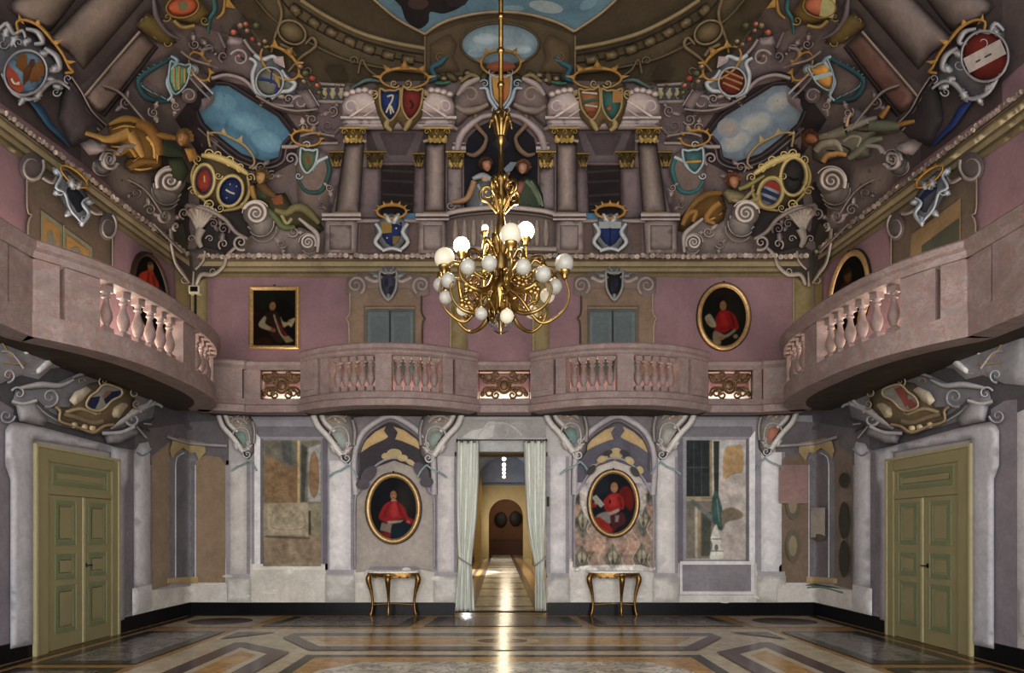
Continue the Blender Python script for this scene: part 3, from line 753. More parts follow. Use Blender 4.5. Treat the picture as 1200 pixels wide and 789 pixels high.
# --- framed wall paintings either side ---
for mir, x0, x1, y1, dn in ((None, 295, 384, 661, 0), (1177, 289, 383, 660, 1)):
    s = M(.014, mir)
    s.patch(box4(x0, 492, x1, y1), '#7d7983', step=10)
    s.patch(box4(x0+6, 500, x1, 512), '#66616c', h=.02, w=5, step=6)
    s.patch([(x0+3, 505), (x0+10, 514), (x0+10, y1), (x0+3, y1)], '#b4b3ba', h=.02, w=3, step=7)
    s.patch(box4(x1-6, 514, x1-1, y1), '#5c5765', step=6); s.patch(box4(x0+11, 514, x0+13, y1), '#5f5b66', step=6)
    if dn: s.patch(box4(x0+4, 658, x1-3, 697), '#b0acb0', h=.02, w=3, step=8); s.patch(box4(x0+8, 662, x1-6, 693), '#706a72', step=8, lift=.022)
    s.build('painted_panel_frame', wall_back)
wall_canvas('painted_wall_scene', 309, 516, 377, 664, [('fill', '#7b6e54'), ('p', [(309, 517), (377, 517), (377, 590), (309, 590)], '#5f5c4c', 3),
    ('p', [(312, 537), (325, 540), (338, 548), (348, 548), (348, 588), (312, 588)], '#77582a', 3), ('p', [(330, 517), (342, 517), (342, 545), (332, 540)], '#4b4f4c', 3),
    ('l', [(350, 518), (350, 588)], 3, '#a08238', 1), ('p', [(353, 520), (360, 525), (357, 588), (353, 588)], '#3e4038', 2), ('p', [(361, 526), (376, 520), (376, 588), (361, 588)], '#83847e', 2),
    ('p', [(368, 529), (373, 540), (374, 570), (368, 584), (362, 570), (363, 540)], '#77552a', 1.5), ('p', [(313, 590), (361, 589), (361, 629), (313, 629)], '#8b7c5c', 1),
    ('l', [(320, 600), (320, 619), (355, 619), (355, 600)], .8, '#6d6146', .8), ('l', [(363, 600), (363, 627)], 2.5, '#2c261c', 2), ('p', [(365, 592), (377, 592), (377, 630), (365, 630)], '#77704f', 2),
    ('p', [(312, 632), (377, 630), (377, 660), (340, 659), (312, 664)], '#7a6547', 2), ('l', [(312, 629), (362, 631)], 2.5, '#4d4230', 2), ('n', .13, .55)], wall_back, .034, label='faded ochre wall painting in a mauve painted frame')
wall_canvas('painted_wall_scene', 804, 516, 873, 656, [('fill', '#988c84'), ('p', [(804, 516), (834, 516), (834, 585), (804, 585)], '#272e31', 1), ('l', [(833, 517), (833, 583)], 3, '#7c6a42', .8), ('l', [(804, 584), (838, 584)], 4, '#87764c', .8),
    ('p', [(836, 517), (843, 517), (842, 585), (837, 585)], '#29342f', 1), ('p', [(845, 518), (873, 518), (873, 556), (845, 560)], '#8f9498', 2), ('p', [(849, 527), (860, 522), (870, 524), (871, 552), (860, 556), (848, 560)], '#9a7636', 1.5),
    ('p', [(804, 587), (840, 587), (842, 655), (804, 655)], '#6b6052', 2), ('l', [(816, 592), (816, 652)], 3.5, '#8e8674', .8), ('l', [(819.5, 596), (819.5, 652)], 2, '#8a6a30', .6), ('p', [(822, 600), (834, 600), (832, 652), (822, 652)], '#41453c', 2),
    ('l', [(812, 588), (828, 602), (838, 612)], 5, '#555d58', 1), ('p', [(838, 575), (843, 584), (848, 605), (846, 622), (836, 612), (834, 590)], '#2c4f4c', 1.5), ('l', [(840, 585), (843, 612)], 1.5, '#39716c', .8),
    ('p', [(846, 600), (858, 595), (870, 601), (868, 608), (852, 612), (847, 620)], '#6a5c46', 2), ('p', [(832, 655), (835, 640), (833, 630), (839, 615), (843, 628), (845, 640), (847, 655)], '#a5a496', 1), ('e', 839.5, 642, 2.2, 4, 0, '#55554a', .8), ('l', [(834, 632), (845, 632)], 1.2, '#5d5c50', .6), ('l', [(832, 646), (847, 646)], 1.2, '#66655a', .6),
    ('p', [(804, 540), (806, 540), (806, 541), (804, 541)], '#4d5254', .5), ('l', [(813, 517), (813, 583)], .5, '#454e50', .6), ('l', [(822, 517), (822, 583)], .5, '#454e50', .6), ('l', [(804, 548), (833, 548)], .5, '#454e50', .6), ('n', .1, .6)], wall_back, .034, label='wall painting of a dark window, teal drapery and small grey clock tower')

# --- arched recess panels ---
def arch(mir, gold, inner, right):
    s = M(.014, mir)
    s.patch(box4(414, 488, 512, 668), '#716b75', step=9)
    s.patch([(372, 470), (545, 470), (530, 488), (500, 496), (460, 490), (420, 496), (390, 488)], '#463f42', step=8)
    s.patch([(414, 490), (460, 484), (512, 490), (512, 545), (500, 520), (462, 494), (424, 520), (414, 545)], '#6d6468', step=6)
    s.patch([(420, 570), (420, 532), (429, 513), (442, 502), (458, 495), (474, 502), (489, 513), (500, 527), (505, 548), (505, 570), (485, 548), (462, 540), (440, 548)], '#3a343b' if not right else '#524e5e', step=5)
    s.patch([(421, 532), (428, 517), (440, 506), (452, 500), (450, 505), (455, 512), (451, 515), (434, 523)], gold, step=3, edge=C(gold)*.85)
    s.patch([(461, 500), (473, 504), (488, 515), (501, 532), (485, 523), (471, 517), (463, 515), (466, 507)], gold, step=3, edge=C(gold)*.85)
    s.stroke([(417, 580), (415, 550), (417, 526), (426, 507), (441, 495), (458, 488), (475, 495), (491, 507), (503, 522), (508, 540), (509, 580)], 8, '#a59ea2', .06, '#4f494f')
    s.stroke([(422, 552), (422, 530), (430, 513), (443, 502), (458, 495), (473, 502), (487, 512), (498, 526), (503, 545)], 2, '#575056', .02, '#2e292d')
    s.patch(ell(458, 488, 7, 4), '#8d868a', h=.04, step=3, edge='#5a5456')
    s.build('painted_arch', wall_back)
    s = M(.022, mir)
    out = [(417, 671), (418, 582), (424, 578), (430, 562), (443, 547), (462, 540), (482, 547), (494, 562), (500, 578), (507, 582), (509, 671), (495, 668), (487, 664), (435, 664), (428, 670)]
    s.patch(out, inner, step=5, edge=C(inner)*.9, w=8, h=.01)
    s.stroke([(416, 665), (416, 590), (420, 577), (429, 560), (443, 544), (462, 537), (482, 544), (495, 560), (504, 577), (509, 590), (509, 665)], 3, '#8c8790' if not right else '#8a8490', .02, '#565059')
    for P in (ell(462, 532, 9, 6), ell(452, 535, 5, 4), ell(472, 537, 6, 4), ell(481, 542, 6, 3, 30)) if not right else (ell(460, 532, 8, 7), ell(444, 540, 6, 4, -35), ell(476, 538, 7, 4, 25), ell(432, 551, 5, 4, -50), ell(488, 548, 5, 3, 40)):
        s.patch(P, '#9c8648', h=.015, step=3)
    for P in ((ell(432, 556, 12, 7, -50), ell(494, 552, 12, 7, 50), ell(425, 568, 8, 6), ell(500, 565, 8, 6)) if not right else (ell(438, 553, 4, 7, 40), ell(489, 551, 4, 7, -40), ell(470, 531, 6, 3, 20), ell(450, 531, 6, 3, -20))):
        s.patch(P, '#4b454f' if not right else '#3a3b3c', step=4)
    s.build('painted_recess', wall_back)
arch(None, '#a9873a', '#8c8178', 0); arch(1182, '#a9893e', '#a0958c', 1)
wall_canvas('painted_damask', 673.5, 566, 765, 669, [('fill', '#846b58')]+
    [('e', x, y, 12, 10, 0, '#937058', 6) for x, y in ((700, 640), (738, 640), (682, 600), (757, 600), (719, 670))]+
    [l for x, y, h in ((683, 612, 19), (754, 610, 19), (678, 580, 12), (760, 578, 12), (682, 655, 16), (718, 655, 18), (752, 654, 18)) for l in (('p', [(x, y-h), (x+5, y-h*.5), (x+10, y), (x+6, y+h*.55), (x, y+h), (x-6, y+h*.55), (x-10, y), (x-5, y-h*.5)], '#5b584a', 2), ('e', x, y-1, 5, h*.45, 0, '#857b5e', 1.6), ('l', [(x-7, y-4), (x, y+h*.6), (x+7, y-4)], 1.3, '#44453c', 1), ('l', [(x, y-h*.9), (x, y+h*.9)], 1.2, '#44453c', 1), ('e', x, y+h*.2, 2, 3, 0, '#44453c', 1))]+
    [('l', [(x, 589), (x+5, 603), (x-4, 620), (x+5, 637), (x-3, 655), (x+3, 668)], 1., '#9c8568', 1.2) for x in (692, 704, 732, 744, 762)]+[('e', 718.5, 582, 39, 41, 0, '#a0958c', 1.5), ('p', [(673, 560), (765, 560), (765, 570), (757, 573), (719, 560), (681, 573), (673, 570)], '#8a8490', 2), ('p', [(671, 671), (671, 668), (688, 663), (748, 663), (767, 668), (767, 671)], '#a8a49e', 1.2), ('n', .2, .9)], wall_back, .04, label='painted orange and green damask hanging pattern')

# --- painted corbels under the balconies ---
def corbel(mir, shield, parent=None, dx=0., dy=0., sc_=1., label=None):
    s = M(.03, mir)
    q = lambda P: [(dx+365+(x-365)*sc_, dy+481+(y-481)*sc_) for x, y in P]
    s.patch(q([(364, 479), (406, 479), (414, 490), (418, 505), (416, 533), (408, 544), (398, 534), (384, 512), (372, 500)]), '#7d7573', h=.07, step=3, edge='#2f2a2b')
    s.z += .045
    s.stroke(q([(366, 481), (372, 498), (386, 514), (400, 534)]), 8*sc_, '#b9b1ab', .07)
    s.vol(*q([(398, 487)])[0], 8*sc_, 90, 1.5, 1, col='#b5ada7', edge='#3f3837'); s.vol(*q([(382, 489)])[0], 6*sc_, 60, 1.4, -1, col='#b5ada7', edge='#3f3837')
    s.stroke(q([(375, 481), (381, 495), (392, 506)]), [8*sc_, 5*sc_], '#b5aca4', .07); s.stroke(q([(364, 481), (385, 482), (406, 481)]), 4*sc_, '#958d8c', .05)
    s.patch(q([(388, 508), (396, 503), (404, 506), (407, 518), (403, 527), (396, 523), (390, 515)]), shield, h=.05, step=3, edge=C(shield)*.6)
    s.stroke(q([(387, 506), (396, 500), (406, 504), (409, 519), (403, 530), (394, 525), (387, 514)]), 3*sc_, '#9f9891', .06, closed=True)
    s.vol(*q([(409, 521)])[0], 5*sc_, 40, 1.3, 1, col='#b4aca6'); s.vol(*q([(406, 537)])[0], 6.5*sc_, 200, 1.4, -1, col='#bdb6b3'); s.vol(*q([(390, 520)])[0], 5*sc_, 150, 1.2, -1, col='#978f8c')
    s.stroke(q([(382, 493), (390, 488), (399, 489), (406, 495)]), 5*sc_, '#8d8280', .06); s.stroke(q([(382, 491), (392, 494), (402, 491), (407, 486)]), 2.4*sc_, '#a07a34', .04)
    for x, y in ((383, 489), (389, 487), (396, 488), (402, 486)): s.stroke(q([(x, y), (x, y-4)]), [2.4*sc_, .8], '#a07a34', .03)
    s.stroke(q([(408, 545), (400, 551), (392, 554), (384, 560)]), 2.2*sc_, '#5f8288', .012, '#7f9296'); s.stroke(q([(408, 545), (414, 551), (419, 560)]), 2.2*sc_, '#5f8288', .012, '#7f9296')
    s.leaf(*q([(392, 531)])[0], *q([(386, 516)])[0], 4*sc_, '#aaa29c', 3); s.leaf(*q([(402, 533)])[0], *q([(412, 524)])[0], 4*sc_, '#b3aba5', 3)
    s.stroke(q([(371, 484), (377, 498), (390, 512), (398, 522)]), 2*sc_, '#3c3535', .01, '#2a2526'); s.stroke(q([(413, 492), (416, 506), (415, 522)]), 4*sc_, '#8a8280', .05)
    s.build('painted_corbel', parent or wall_back, label)
corbel(None, '#7d8a82'); corbel(908, '#6f8479'); corbel(None, '#5c7a74', dx=272, dy=-4); corbel(1182, '#8c8a82', dy=-4)
corbel(None, '#5d7a70', dx=-110, dy=4, sc_=.85); corbel(1190, '#a05c36', dx=-110, dy=-2, sc_=.9)
# overdoor plaster with faint emblem
s = M(.012); s.patch(box4(536, 492, 640, 513), '#85817f', step=7); s.patch([(541, 513), (552, 505), (566, 502), (572, 494), (580, 494), (578, 512), (566, 516)], '#9c9c97', step=5); s.patch(box4(552, 516, 628, 529), '#8e9090', step=7)
s.stroke(ell(587, 506, 8, 9, 0, 20), 2, '#908d8c', .004, '#83807f', closed=True); s.stroke([(560, 510), (570, 500), (582, 496), (594, 497), (604, 503), (612, 511)], 2.4, '#9b9894', .004, '#8d8a87'); s.stroke(ell(606, 506, 12, 10, 0, 14, 180, 360), 2, '#908d8c', .004, '#83807f')
s.build('painted_lintel', wall_back)

# --- corners: painted niches that wrap round ---
def niche(mir, right, parent):
    s = M(.012, mir)
    s.patch([(158, 505), (226, 495), (268, 492), (268, 545), (158, 545)], '#5c555b', step=7)
    a, c = ('#80694f', '#7d6342') if not right else ('#6a5a4c', '#6c5640')
    s.patch([(178, 535), (199, 518), (199, 686), (178, 691)], a, step=6); s.patch([(230, 540), (240, 534), (258, 536), (264, 545), (264, 683), (230, 683)], c, step=6)
    s.patch([(199, 535), (206, 528), (224, 527), (230, 538), (230, 678), (199, 680)], '#68666f', step=6)
    s.patch([(207, 540), (212, 533), (222, 532), (229, 540), (229, 677), (207, 678)], '#5c5b63' if not right else '#625a60', step=6)
    for x in (206, 229): s.stroke([(x, 545), (x, 677)], 1.6, '#a5a4ad', .01, '#8c8b95', smooth=False)
    s.stroke([(206, 546), (208, 536), (216, 531)], 1.5, '#a5a4ad', .01)
    s.patch([(196, 684), (196, 678), (223, 676), (232, 676), (232, 684)], '#96793c', h=.02, step=4)
    s.patch([(199, 528), (203, 515), (210, 513), (225, 517), (240, 519), (241, 530), (233, 540), (229, 530), (222, 531), (215, 525), (206, 531), (202, 538)], '#8e7838', h=.015, step=4)
    s.patch([(178, 692), (223, 687), (266, 685), (266, 706), (223, 706), (178, 716)], '#a39e97', step=8)
    s.stroke([(196, 512), (225, 520), (266, 523)], 4, '#8b868c', .03)
    if right:
        for yy in (590, 640): s.patch(ell(248, yy, 8, 19), '#5a5340', step=5); s.patch(ell(248, yy, 5, 12), '#7d6c48', step=4)
        for yy, h in ((563, 9), (610, 22), (655, 22)): s.patch(ell(188, yy, 6, h), '#38352a', step=5)
        s.patch(box4(230, 545, 264, 590), '#84605a', step=7); s.patch(box4(210, 595, 227, 630), '#8d8478', step=6); s.patch(ell(219, 630, 9, 4), '#5a4c30', step=3)
    else:
        pass
    s.build('painted_niche', parent)
niche(None, 0, wall_left); niche(1177, 1, wall_right)
s = M(.02); s.patch([(945, 692), (944, 686), (952, 684), (978, 688), (990, 692), (989, 697), (985, 699), (985, 706), (954, 703), (947, 702)], '#41584a', h=.02, w=3, step=4, edge='#2c3d33'); s.stroke([(946, 689), (962, 688), (988, 695)], 3, '#587060', .03); s.build('painted_green_bench', wall_right, 'faded green painted bench end')

def sidewall(mir, parent, sh):
    s = M(.01, mir)
    s.patch([(-160, 372), (0, 400), (75, 412), (150, 437), (237, 465), (268, 490), (235, 503), (180, 508), (156, 528), (0, 495), (-160, 480)], '#4b474d', step=10)
    s.patch([(-15, 468), (0, 470), (16, 480), (14, 758), (-15, 763)], '#6d6570', step=10)
    s.patch([(-44, 470), (-15, 484), (-15, 690), (-18, 694), (-18, 745), (-48, 752)], '#a3a2a9', h=.02, w=3, step=6)
    s.patch([(143, 535), (160, 525), (160, 712), (143, 725)], '#68606a', step=8)
    s.patch([(6, 505), (12, 494), (36, 497), (136, 524), (152, 528), (151, 560), (146, 575), (146, 726), (130, 732), (130, 530), (40, 515), (40, 755), (12, 761), (12, 562), (6, 545)], '#94939d', h=.03, w=4, edge='#706e78', step=6)
    s.patch([(157, 532), (163, 520), (174, 518), (176, 524), (176, 688), (157, 692)], '#a3a2a9', h=.02, w=3, edge='#85838c', step=7)
    s.patch([(155, 690), (178, 685), (179, 716), (155, 722)], '#a19fa2', h=.03, w=2, step=6)
    s.stroke([(160, 530), (168, 534), (178, 526)], 2.2, '#6d8a94', .01)
    s.build('painted_door_surround', parent)
    q = crop(0, 360, 4.933)
    s = M(.03, mir)     # cartouche above the door
    s.patch(q([(70, 560), (90, 480), (330, 440), (480, 370), (700, 365), (880, 470), (910, 540), (880, 640), (700, 700), (560, 735), (360, 690), (200, 640), (100, 580)]), '#67656c', h=.06, step=7)
    s.z += .03
    s.stroke(q([(200, 530), (260, 590), (330, 640), (460, 690)]), 5, '#4c4a50', .03); s.stroke(q([(195, 550), (270, 620), (360, 670)]), 3, '#8f8d93', .03)
    s.stroke(q([(420, 410), (540, 372), (720, 375), (840, 430), (900, 520), (890, 570)]), [4, 7, 6, 5], '#85838b', .05)
    s.stroke(q([(860, 430), (890, 500), (860, 560), (800, 580)]), [3, 6, 4], '#9b99a0', .05)
    s.vol(*q([(290, 520)])[0], 13, 120, 1.5, -1, col='#8b8990'); s.vol(*q([(110, 500)])[0], 9, 200, 1.2, 1, col='#a5a3a8'); s.stroke(q([(110, 470), (240, 450), (350, 455), (430, 420)]), [4, 8, 7, 3], '#9c9aa0', .05)
    s.vol(*q([(770, 650)])[0], 13, 320, 1.5, -1, col='#a3a1a6'); s.stroke(q([(640, 700), (720, 650), (800, 600), (900, 560), (940, 580)]), [5, 9, 8, 5, 3], '#9d9ba0', .05)
    for k in range(4): s.stroke(q([(790+k*20, 690-k*8), (850+k*14, 760-k*40)]), 2.6, ('#8a888e', '#45434a')[k % 2], .03)
    s.patch(q([(90, 560), (200, 535), (280, 650), (250, 690), (110, 660)]), '#8d8b92', h=.06, step=5, edge='#55535a'); s.stroke(q([(68, 545), (140, 560), (215, 540)]), 5, '#aaa8ac', .05)
    s.patch(q([(600, 740), (780, 690), (820, 730), (690, 790), (620, 789)]), '#7d7b82', h=.05, step=5, edge='#45434a'); s.stroke(q([(590, 730), (700, 725), (780, 690)]), 5, '#aaa8ac', .05)
    s.vol(*q([(40, 630)])[0], 10, 0, 1.5, 1, col='#85878f')
    cart = s.build('painted_cartouche', parent, 'painted scrolled cartouche above the side door')
    s = M(.1, mir)
    s.patch(q([(400, 580), (440, 500), (520, 440), (640, 420), (740, 450), (780, 530), (760, 600), (660, 690), (540, 725), (440, 690), (350, 670), (320, 575)]), '#6e5a34', h=.06, step=6, edge='#3f3320')
    s.z += .03
    s.stroke(q([(320, 575), (350, 600), (350, 660), (440, 690), (540, 725), (600, 690), (660, 680)]), [5, 4, 4, 5, 4], '#94794a', .05)
    for x, y in ((430, 683), (490, 695), (535, 700)): s.patch(ell(*q([(x, y)])[0], 4, 3.6), '#b09a6c', h=.04, step=2.5)
    s.patch(q([(400, 540), (430, 490), (500, 460), (530, 480), (480, 540), (430, 570)]), '#a2947a', h=.07, step=4); s.patch(q([(640, 640), (650, 580), (720, 540), (740, 570), (690, 640)]), '#94845e', h=.07, step=4)
    s.vol(*q([(600, 428)])[0], 7, 90, 1.4, 1, col='#a89060'); s.vol(*q([(780, 500)])[0], 8, 0, 1.4, -1, col='#a89060'); s.vol(*q([(560, 600)])[0], 5, 0, 1.4, 1, col='#a89060'); s.vol(*q([(470, 430)])[0], 5, 0, 1.2, -1, col='#94804e'); s.vol(*q([(790, 560)])[0], 6, 60, 1.2, 1, col='#a89060')
    s.stroke(q([(370, 620), (450, 640), (540, 670), (600, 660)]), 7, '#7d6740', .04); s.stroke(q([(380, 610), (470, 590), (560, 620)]), 5, '#9c8550', .04)
    s.build('gold_mount', cart)
    s = M(.185, mir)
    O = q([(500, 570), (520, 520), (560, 490), (600, 450), (650, 455), (705, 480), (700, 515), (650, 540), (600, 590), (550, 600)])
    s.patch(O, '#77756f', step=4)
    for P, cc_ in (sh(q)): s.patch(P, cc_, step=3)
    s.stroke(O, 3.4, '#a8925c', .04, closed=True)
    s.build('painted_shield', cart)
    # scrolls at the outer end beneath the balcony
    s = M(.03, mir)
    s.patch([(-24, 386), (0, 392), (40, 396), (72, 412), (78, 430), (60, 432), (45, 445), (25, 440), (0, 450), (-24, 452)], '#77757c', h=.06, step=6)
    s.z += .03
    s.patch([(25, 412), (32, 402), (48, 400), (56, 406), (40, 415), (28, 417)], '#c2bfc0', h=.06, step=4); s.patch([(36, 438), (50, 425), (62, 412), (70, 412), (60, 428), (46, 438)], '#bdbabb', h=.06, step=4)
    s.vol(76, 424, 9, 300, 1.4, 1, col='#a5a3a8'); s.stroke([(0, 394), (20, 396), (45, 398), (70, 410), (84, 418)], [3, 5, 5, 3], '#a9a7aa', .05); s.vol(10, 440, 9, 100, 1.4, -1, col='#a09ea4'); s.stroke([(2, 412), (14, 414), (28, 432)], 4, '#a09ea4', .05)
    s.stroke([(3, 402), (14, 418), (30, 427), (4, 425)], 3, '#a27f3c', .04); s.patch([(0, 424), (14, 434), (16, 440), (0, 437)], '#9a4a26' if not mir else '#1f6478', step=4)
    s.build('painted_scrolls', parent)
sidewall(None, wall_left, lambda q: [(q([(505, 570), (520, 525), (580, 515), (570, 550), (550, 590), (510, 590)]), '#1b2350'), (q([(600, 530), (640, 490), (705, 480), (700, 515), (650, 540), (610, 560)]), '#1b2350'), (q([(590, 520), (610, 490), (650, 480), (640, 500), (605, 530)]), '#82503a')])
sidewall(1177, wall_right, lambda q: [(q([(510, 560), (540, 530), (570, 540), (545, 600), (505, 590)]), '#8a3524'), (q([(560, 500), (600, 460), (640, 470), (600, 530), (575, 580), (555, 560)]), '#8a3524')])

K, DESAT = 1.75, .15
# ---------- upper walls: cornice, painted doors, pilaster strips ----------
def cornice(parent, lines, nm, mir=None):
    s = M(.012, mir)
    cols = ('#77694c', '#5d5138', '#8d7f60', '#6f6247', '#9a8c6c', '#857654')
    (b0, b1), (t0, t1) = lines
    b0, b1, t0, t1 = map(np.array, (b0, b1, t0, t1))
    fr_ = (0, .2, .32, .5, .62, .85, 1.)
    for i in range(6):
        a, c = fr_[i], fr_[i+1]; s.patch([b0+(t0-b0)*a, b1+(t1-b1)*a, b1+(t1-b1)*c, b0+(t0-b0)*c], cols[i], h=(.03, .0, .05, .02, .07, .05)[i], w=3, step=6, edge=C(cols[i])*.7, lift=.004)
    n = int(np.linalg.norm(t1-t0)/6); s.z += .03
    s.stroke([t0, t1], 3, '#5b4f42', .02, smooth=False, step=12)
    up = np.array([0, -4.2])
    for k in range(n):
        p = t0+(t1-t0)*(k+.5)/n+up*(np.linalg.norm(b0-t0)+(np.linalg.norm(b1-t1)-np.linalg.norm(b0-t0))*k/n)/24
        s.patch(ell(p[0]+rng.uniform(-.6, .6), p[1]+rng.uniform(-1, 1), 3.4, 3.2, rng.uniform(-30, 30), 7), ('#9d8f84', '#8a7c72', '#a99b8f')[k % 3], h=.045, edge='#54493f', step=3.5)
    return struct(s.build(nm, parent))
tb = [((228, 325), (948, 325)), ((228, 304), (948, 304))]
cornice(wall_back, tb, 'trim_5')
cornice(wall_left, [((222, 327), (-150, 62)), ((222, 303), (-150, 20))], 'trim_6'); cornice(wall_right, [((954, 322), (1340, 55)), ((954, 300), (1340, 5))], 'trim_7')
s = M(.008)
for x0, x1 in ((224, 243), (527, 548), (624, 644), (929, 953)): s.patch(box4(x0, 325, x1, 470), '#6f6446', step=9, edge='#5d5339', w=4); s.stroke([(x0+1, 326), (x0+1, 470)], 1.4, '#928762', .01, smooth=False)
s.patch([(205, 312), (222, 324), (222, 440), (207, 430)], '#726848', step=8); s.patch([(955, 324), (964, 318), (962, 430), (955, 440)], '#6f6340', step=8)
s.build('painted_strip', wall_back)
def upper_door(mir, sh, parent=wall_back):
    s = M(.014, mir)
    s.patch([(407, 440), (407, 382), (405, 374), (409, 366), (409, 340), (423, 338), (480, 338), (495, 340), (495, 366), (499, 374), (496, 382), (496, 440)], '#6f5e4f', h=.01, step=6)
    s.stroke([(409, 440), (409, 382), (406, 374), (410, 366), (410, 343)], 2.2, '#8d7f70', .02); s.stroke([(495, 440), (495, 382), (498, 374), (494, 366), (494, 343)], 2.2, '#4d4138', .02)
    s.patch(box4(426, 358, 487, 440), '#5c4f42', step=6); s.patch(box4(429, 362, 485, 440), '#4a5355', step=6); s.stroke([(428, 361), (486, 361)], 3, '#7f6c55', .02, smooth=False)
    for x0, x1 in ((433, 454), (460, 482)):
        s.patch(box4(x0-2, 366, x1+2, 440), '#566164', h=.02, w=2, step=5, lift=.003); s.patch(box4(x0+2, 371, x1-2, 440), '#4d585b', step=5, lift=.022); s.z -= .018
    s.stroke([(457, 364), (457, 440)], 1.6, '#333b3d', .0, smooth=False)
    d = s.build('painted_door', parent, 'grey green painted double door behind the balcony')
    s = M(.03, mir)
    s.patch([(406, 345), (406, 326), (425, 320), (455, 316), (485, 320), (503, 326), (503, 345), (488, 350), (480, 338), (430, 338), (420, 350)], '#5e5450', h=.04, step=5)
    s.z += .02
    s.vol(417, 334, 12, 60, 1.8, -1, col='#857b78'); s.vol(494, 334, 11, 120, 1.8, 1, col='#857b78')
    s.stroke([(428, 325), (440, 330), (448, 324)], 5, '#8a807c', .05); s.stroke([(482, 325), (470, 330), (463, 324)], 5, '#8a807c', .05)
    c = s.build('painted_cartouche', parent)
    s = M(.07, mir)
    s.shield(455, 334, 9, 15, sh, 0, '#7c7f80', 3.4, [('p', [(-.5, -.5), (0, -.5), (0, .1), (-.5, .1)], '#1f2335'), ('p', [(.1, .1), (.6, .1), (.4, .6), (.1, .7)], '#1f2335')])
    s.leaf(455, 322, 449, 312, 4, '#6d7274'); s.leaf(455, 322, 462, 312, 4, '#6d7274'); s.leaf(447, 326, 434, 320, 4, '#777c7d'); s.leaf(463, 326, 476, 320, 4, '#777c7d'); s.leaf(455, 344, 455, 354, 4, '#777c7d')
    s.build('painted_shield', c)
upper_door(None, '#3c3844'); upper_door(1175, '#23211f')
def side_upper(mir, parent, right):
    s = M(.014, mir)
    s.patch([(31, 188), (33, 180), (60, 205), (128, 265), (136, 272), (134, 285), (131, 292), (131, 345), (32, 345), (32, 260), (36, 252), (31, 244)], '#54483e', h=.01, step=7)
    s.stroke([(32, 186), (32, 244), (37, 252), (33, 262), (33, 300)], 2.6, '#837868', .03); s.stroke([(132, 278), (132, 330)], 2.4, '#7d7262', .03)
    if right:
        s.patch([(50, 232), (108, 275), (112, 345), (50, 345)], '#6f5c3e', step=6); s.patch([(52, 255), (96, 288), (96, 345), (52, 345)], '#3f4034', step=6)
    else:
        s.patch([(48, 246), (108, 290), (108, 345), (48, 345)], '#66624f', step=6)
        for x0, x1, y0 in ((51, 70, 255), (78, 104, 275)): s.patch([(x0, y0), (x1, y0+(x1-x0)*.72), (x1, 345), (x0, 345)], '#7d5f2c', step=5); s.patch([(x0+4, y0+16), ((x0+x1)/2, y0+14), (x1-4, y0+28), (x1-4, 345), (x0+4, 345)], '#5f5c50', step=5)
        s.stroke([(75, 264), (75, 345)], 2, '#77735f', .02, smooth=False)
    s.build('painted_door', parent, None)
    s = M(.03, mir)
    s.vol(38, 196, 15, 330, 2., 1, col='#857c78', ay=1.2, fill='#4f4747'); s.vol(127, 266, 11, 300, 2., 1, col='#857c78', ay=1.5, fill='#4f4747'); s.stroke([(50, 208), (62, 214), (68, 205)], 5, '#7f7672', .05); s.stroke([(104, 245), (112, 250), (120, 250)], 5, '#7f7672', .05)
    c = s.build('painted_cartouche', parent)
    s = M(.08, mir)
    s.patch([(66, 200), (78, 200), (96, 216), (106, 236), (102, 254), (92, 260), (80, 248), (68, 226)], '#686c73', h=.04, step=4, edge='#2f3138'); s.z += .03
    s.patch([(78, 212), (90, 220), (99, 232), (98, 246), (92, 252), (84, 240), (77, 228)], '#2a2c36' if not right else '#4a4a52', h=.02, step=3, edge='#17181e')
    if right: s.patch([(78, 213), (90, 221), (98, 231), (96, 235), (78, 221)], '#1d2748', step=3)
    for a_ in ((70, 206, 62, 196, 5), (100, 236, 110, 238, 5), (96, 254, 96, 266, 5), (70, 224, 62, 228, 5), (84, 246, 76, 254, 5)): s.leaf(*a_, '#a3aab2')
    s.stroke([(66, 198), (72, 206), (66, 220), (76, 226), (82, 244), (92, 256)], [3, 5, 4, 4], '#8f97a0', .05); s.stroke([(104, 232), (97, 238), (104, 250), (97, 260), (90, 254)], [3, 6, 5, 3], '#8f97a0', .05); s.vol(70, 224, 6, 0, 1.3, 1, col='#8f97a0'); s.vol(98, 256, 6, 180, 1.3, -1, col='#8f97a0'); s.leaf(88, 222, 80, 206, 7, '#8d929a'); s.leaf(90, 222, 96, 212, 6, '#8d929a')
    s.crown(87, 207, 19, 7, 38, '#9a7428', 5, .55, 2.6)
    s.build('painted_shield', c, 'painted coat of arms with gold crown over the upper door')
side_upper(None, wall_left, 0); side_upper(1176, wall_right, 1)
K, DESAT = 1.0, .06
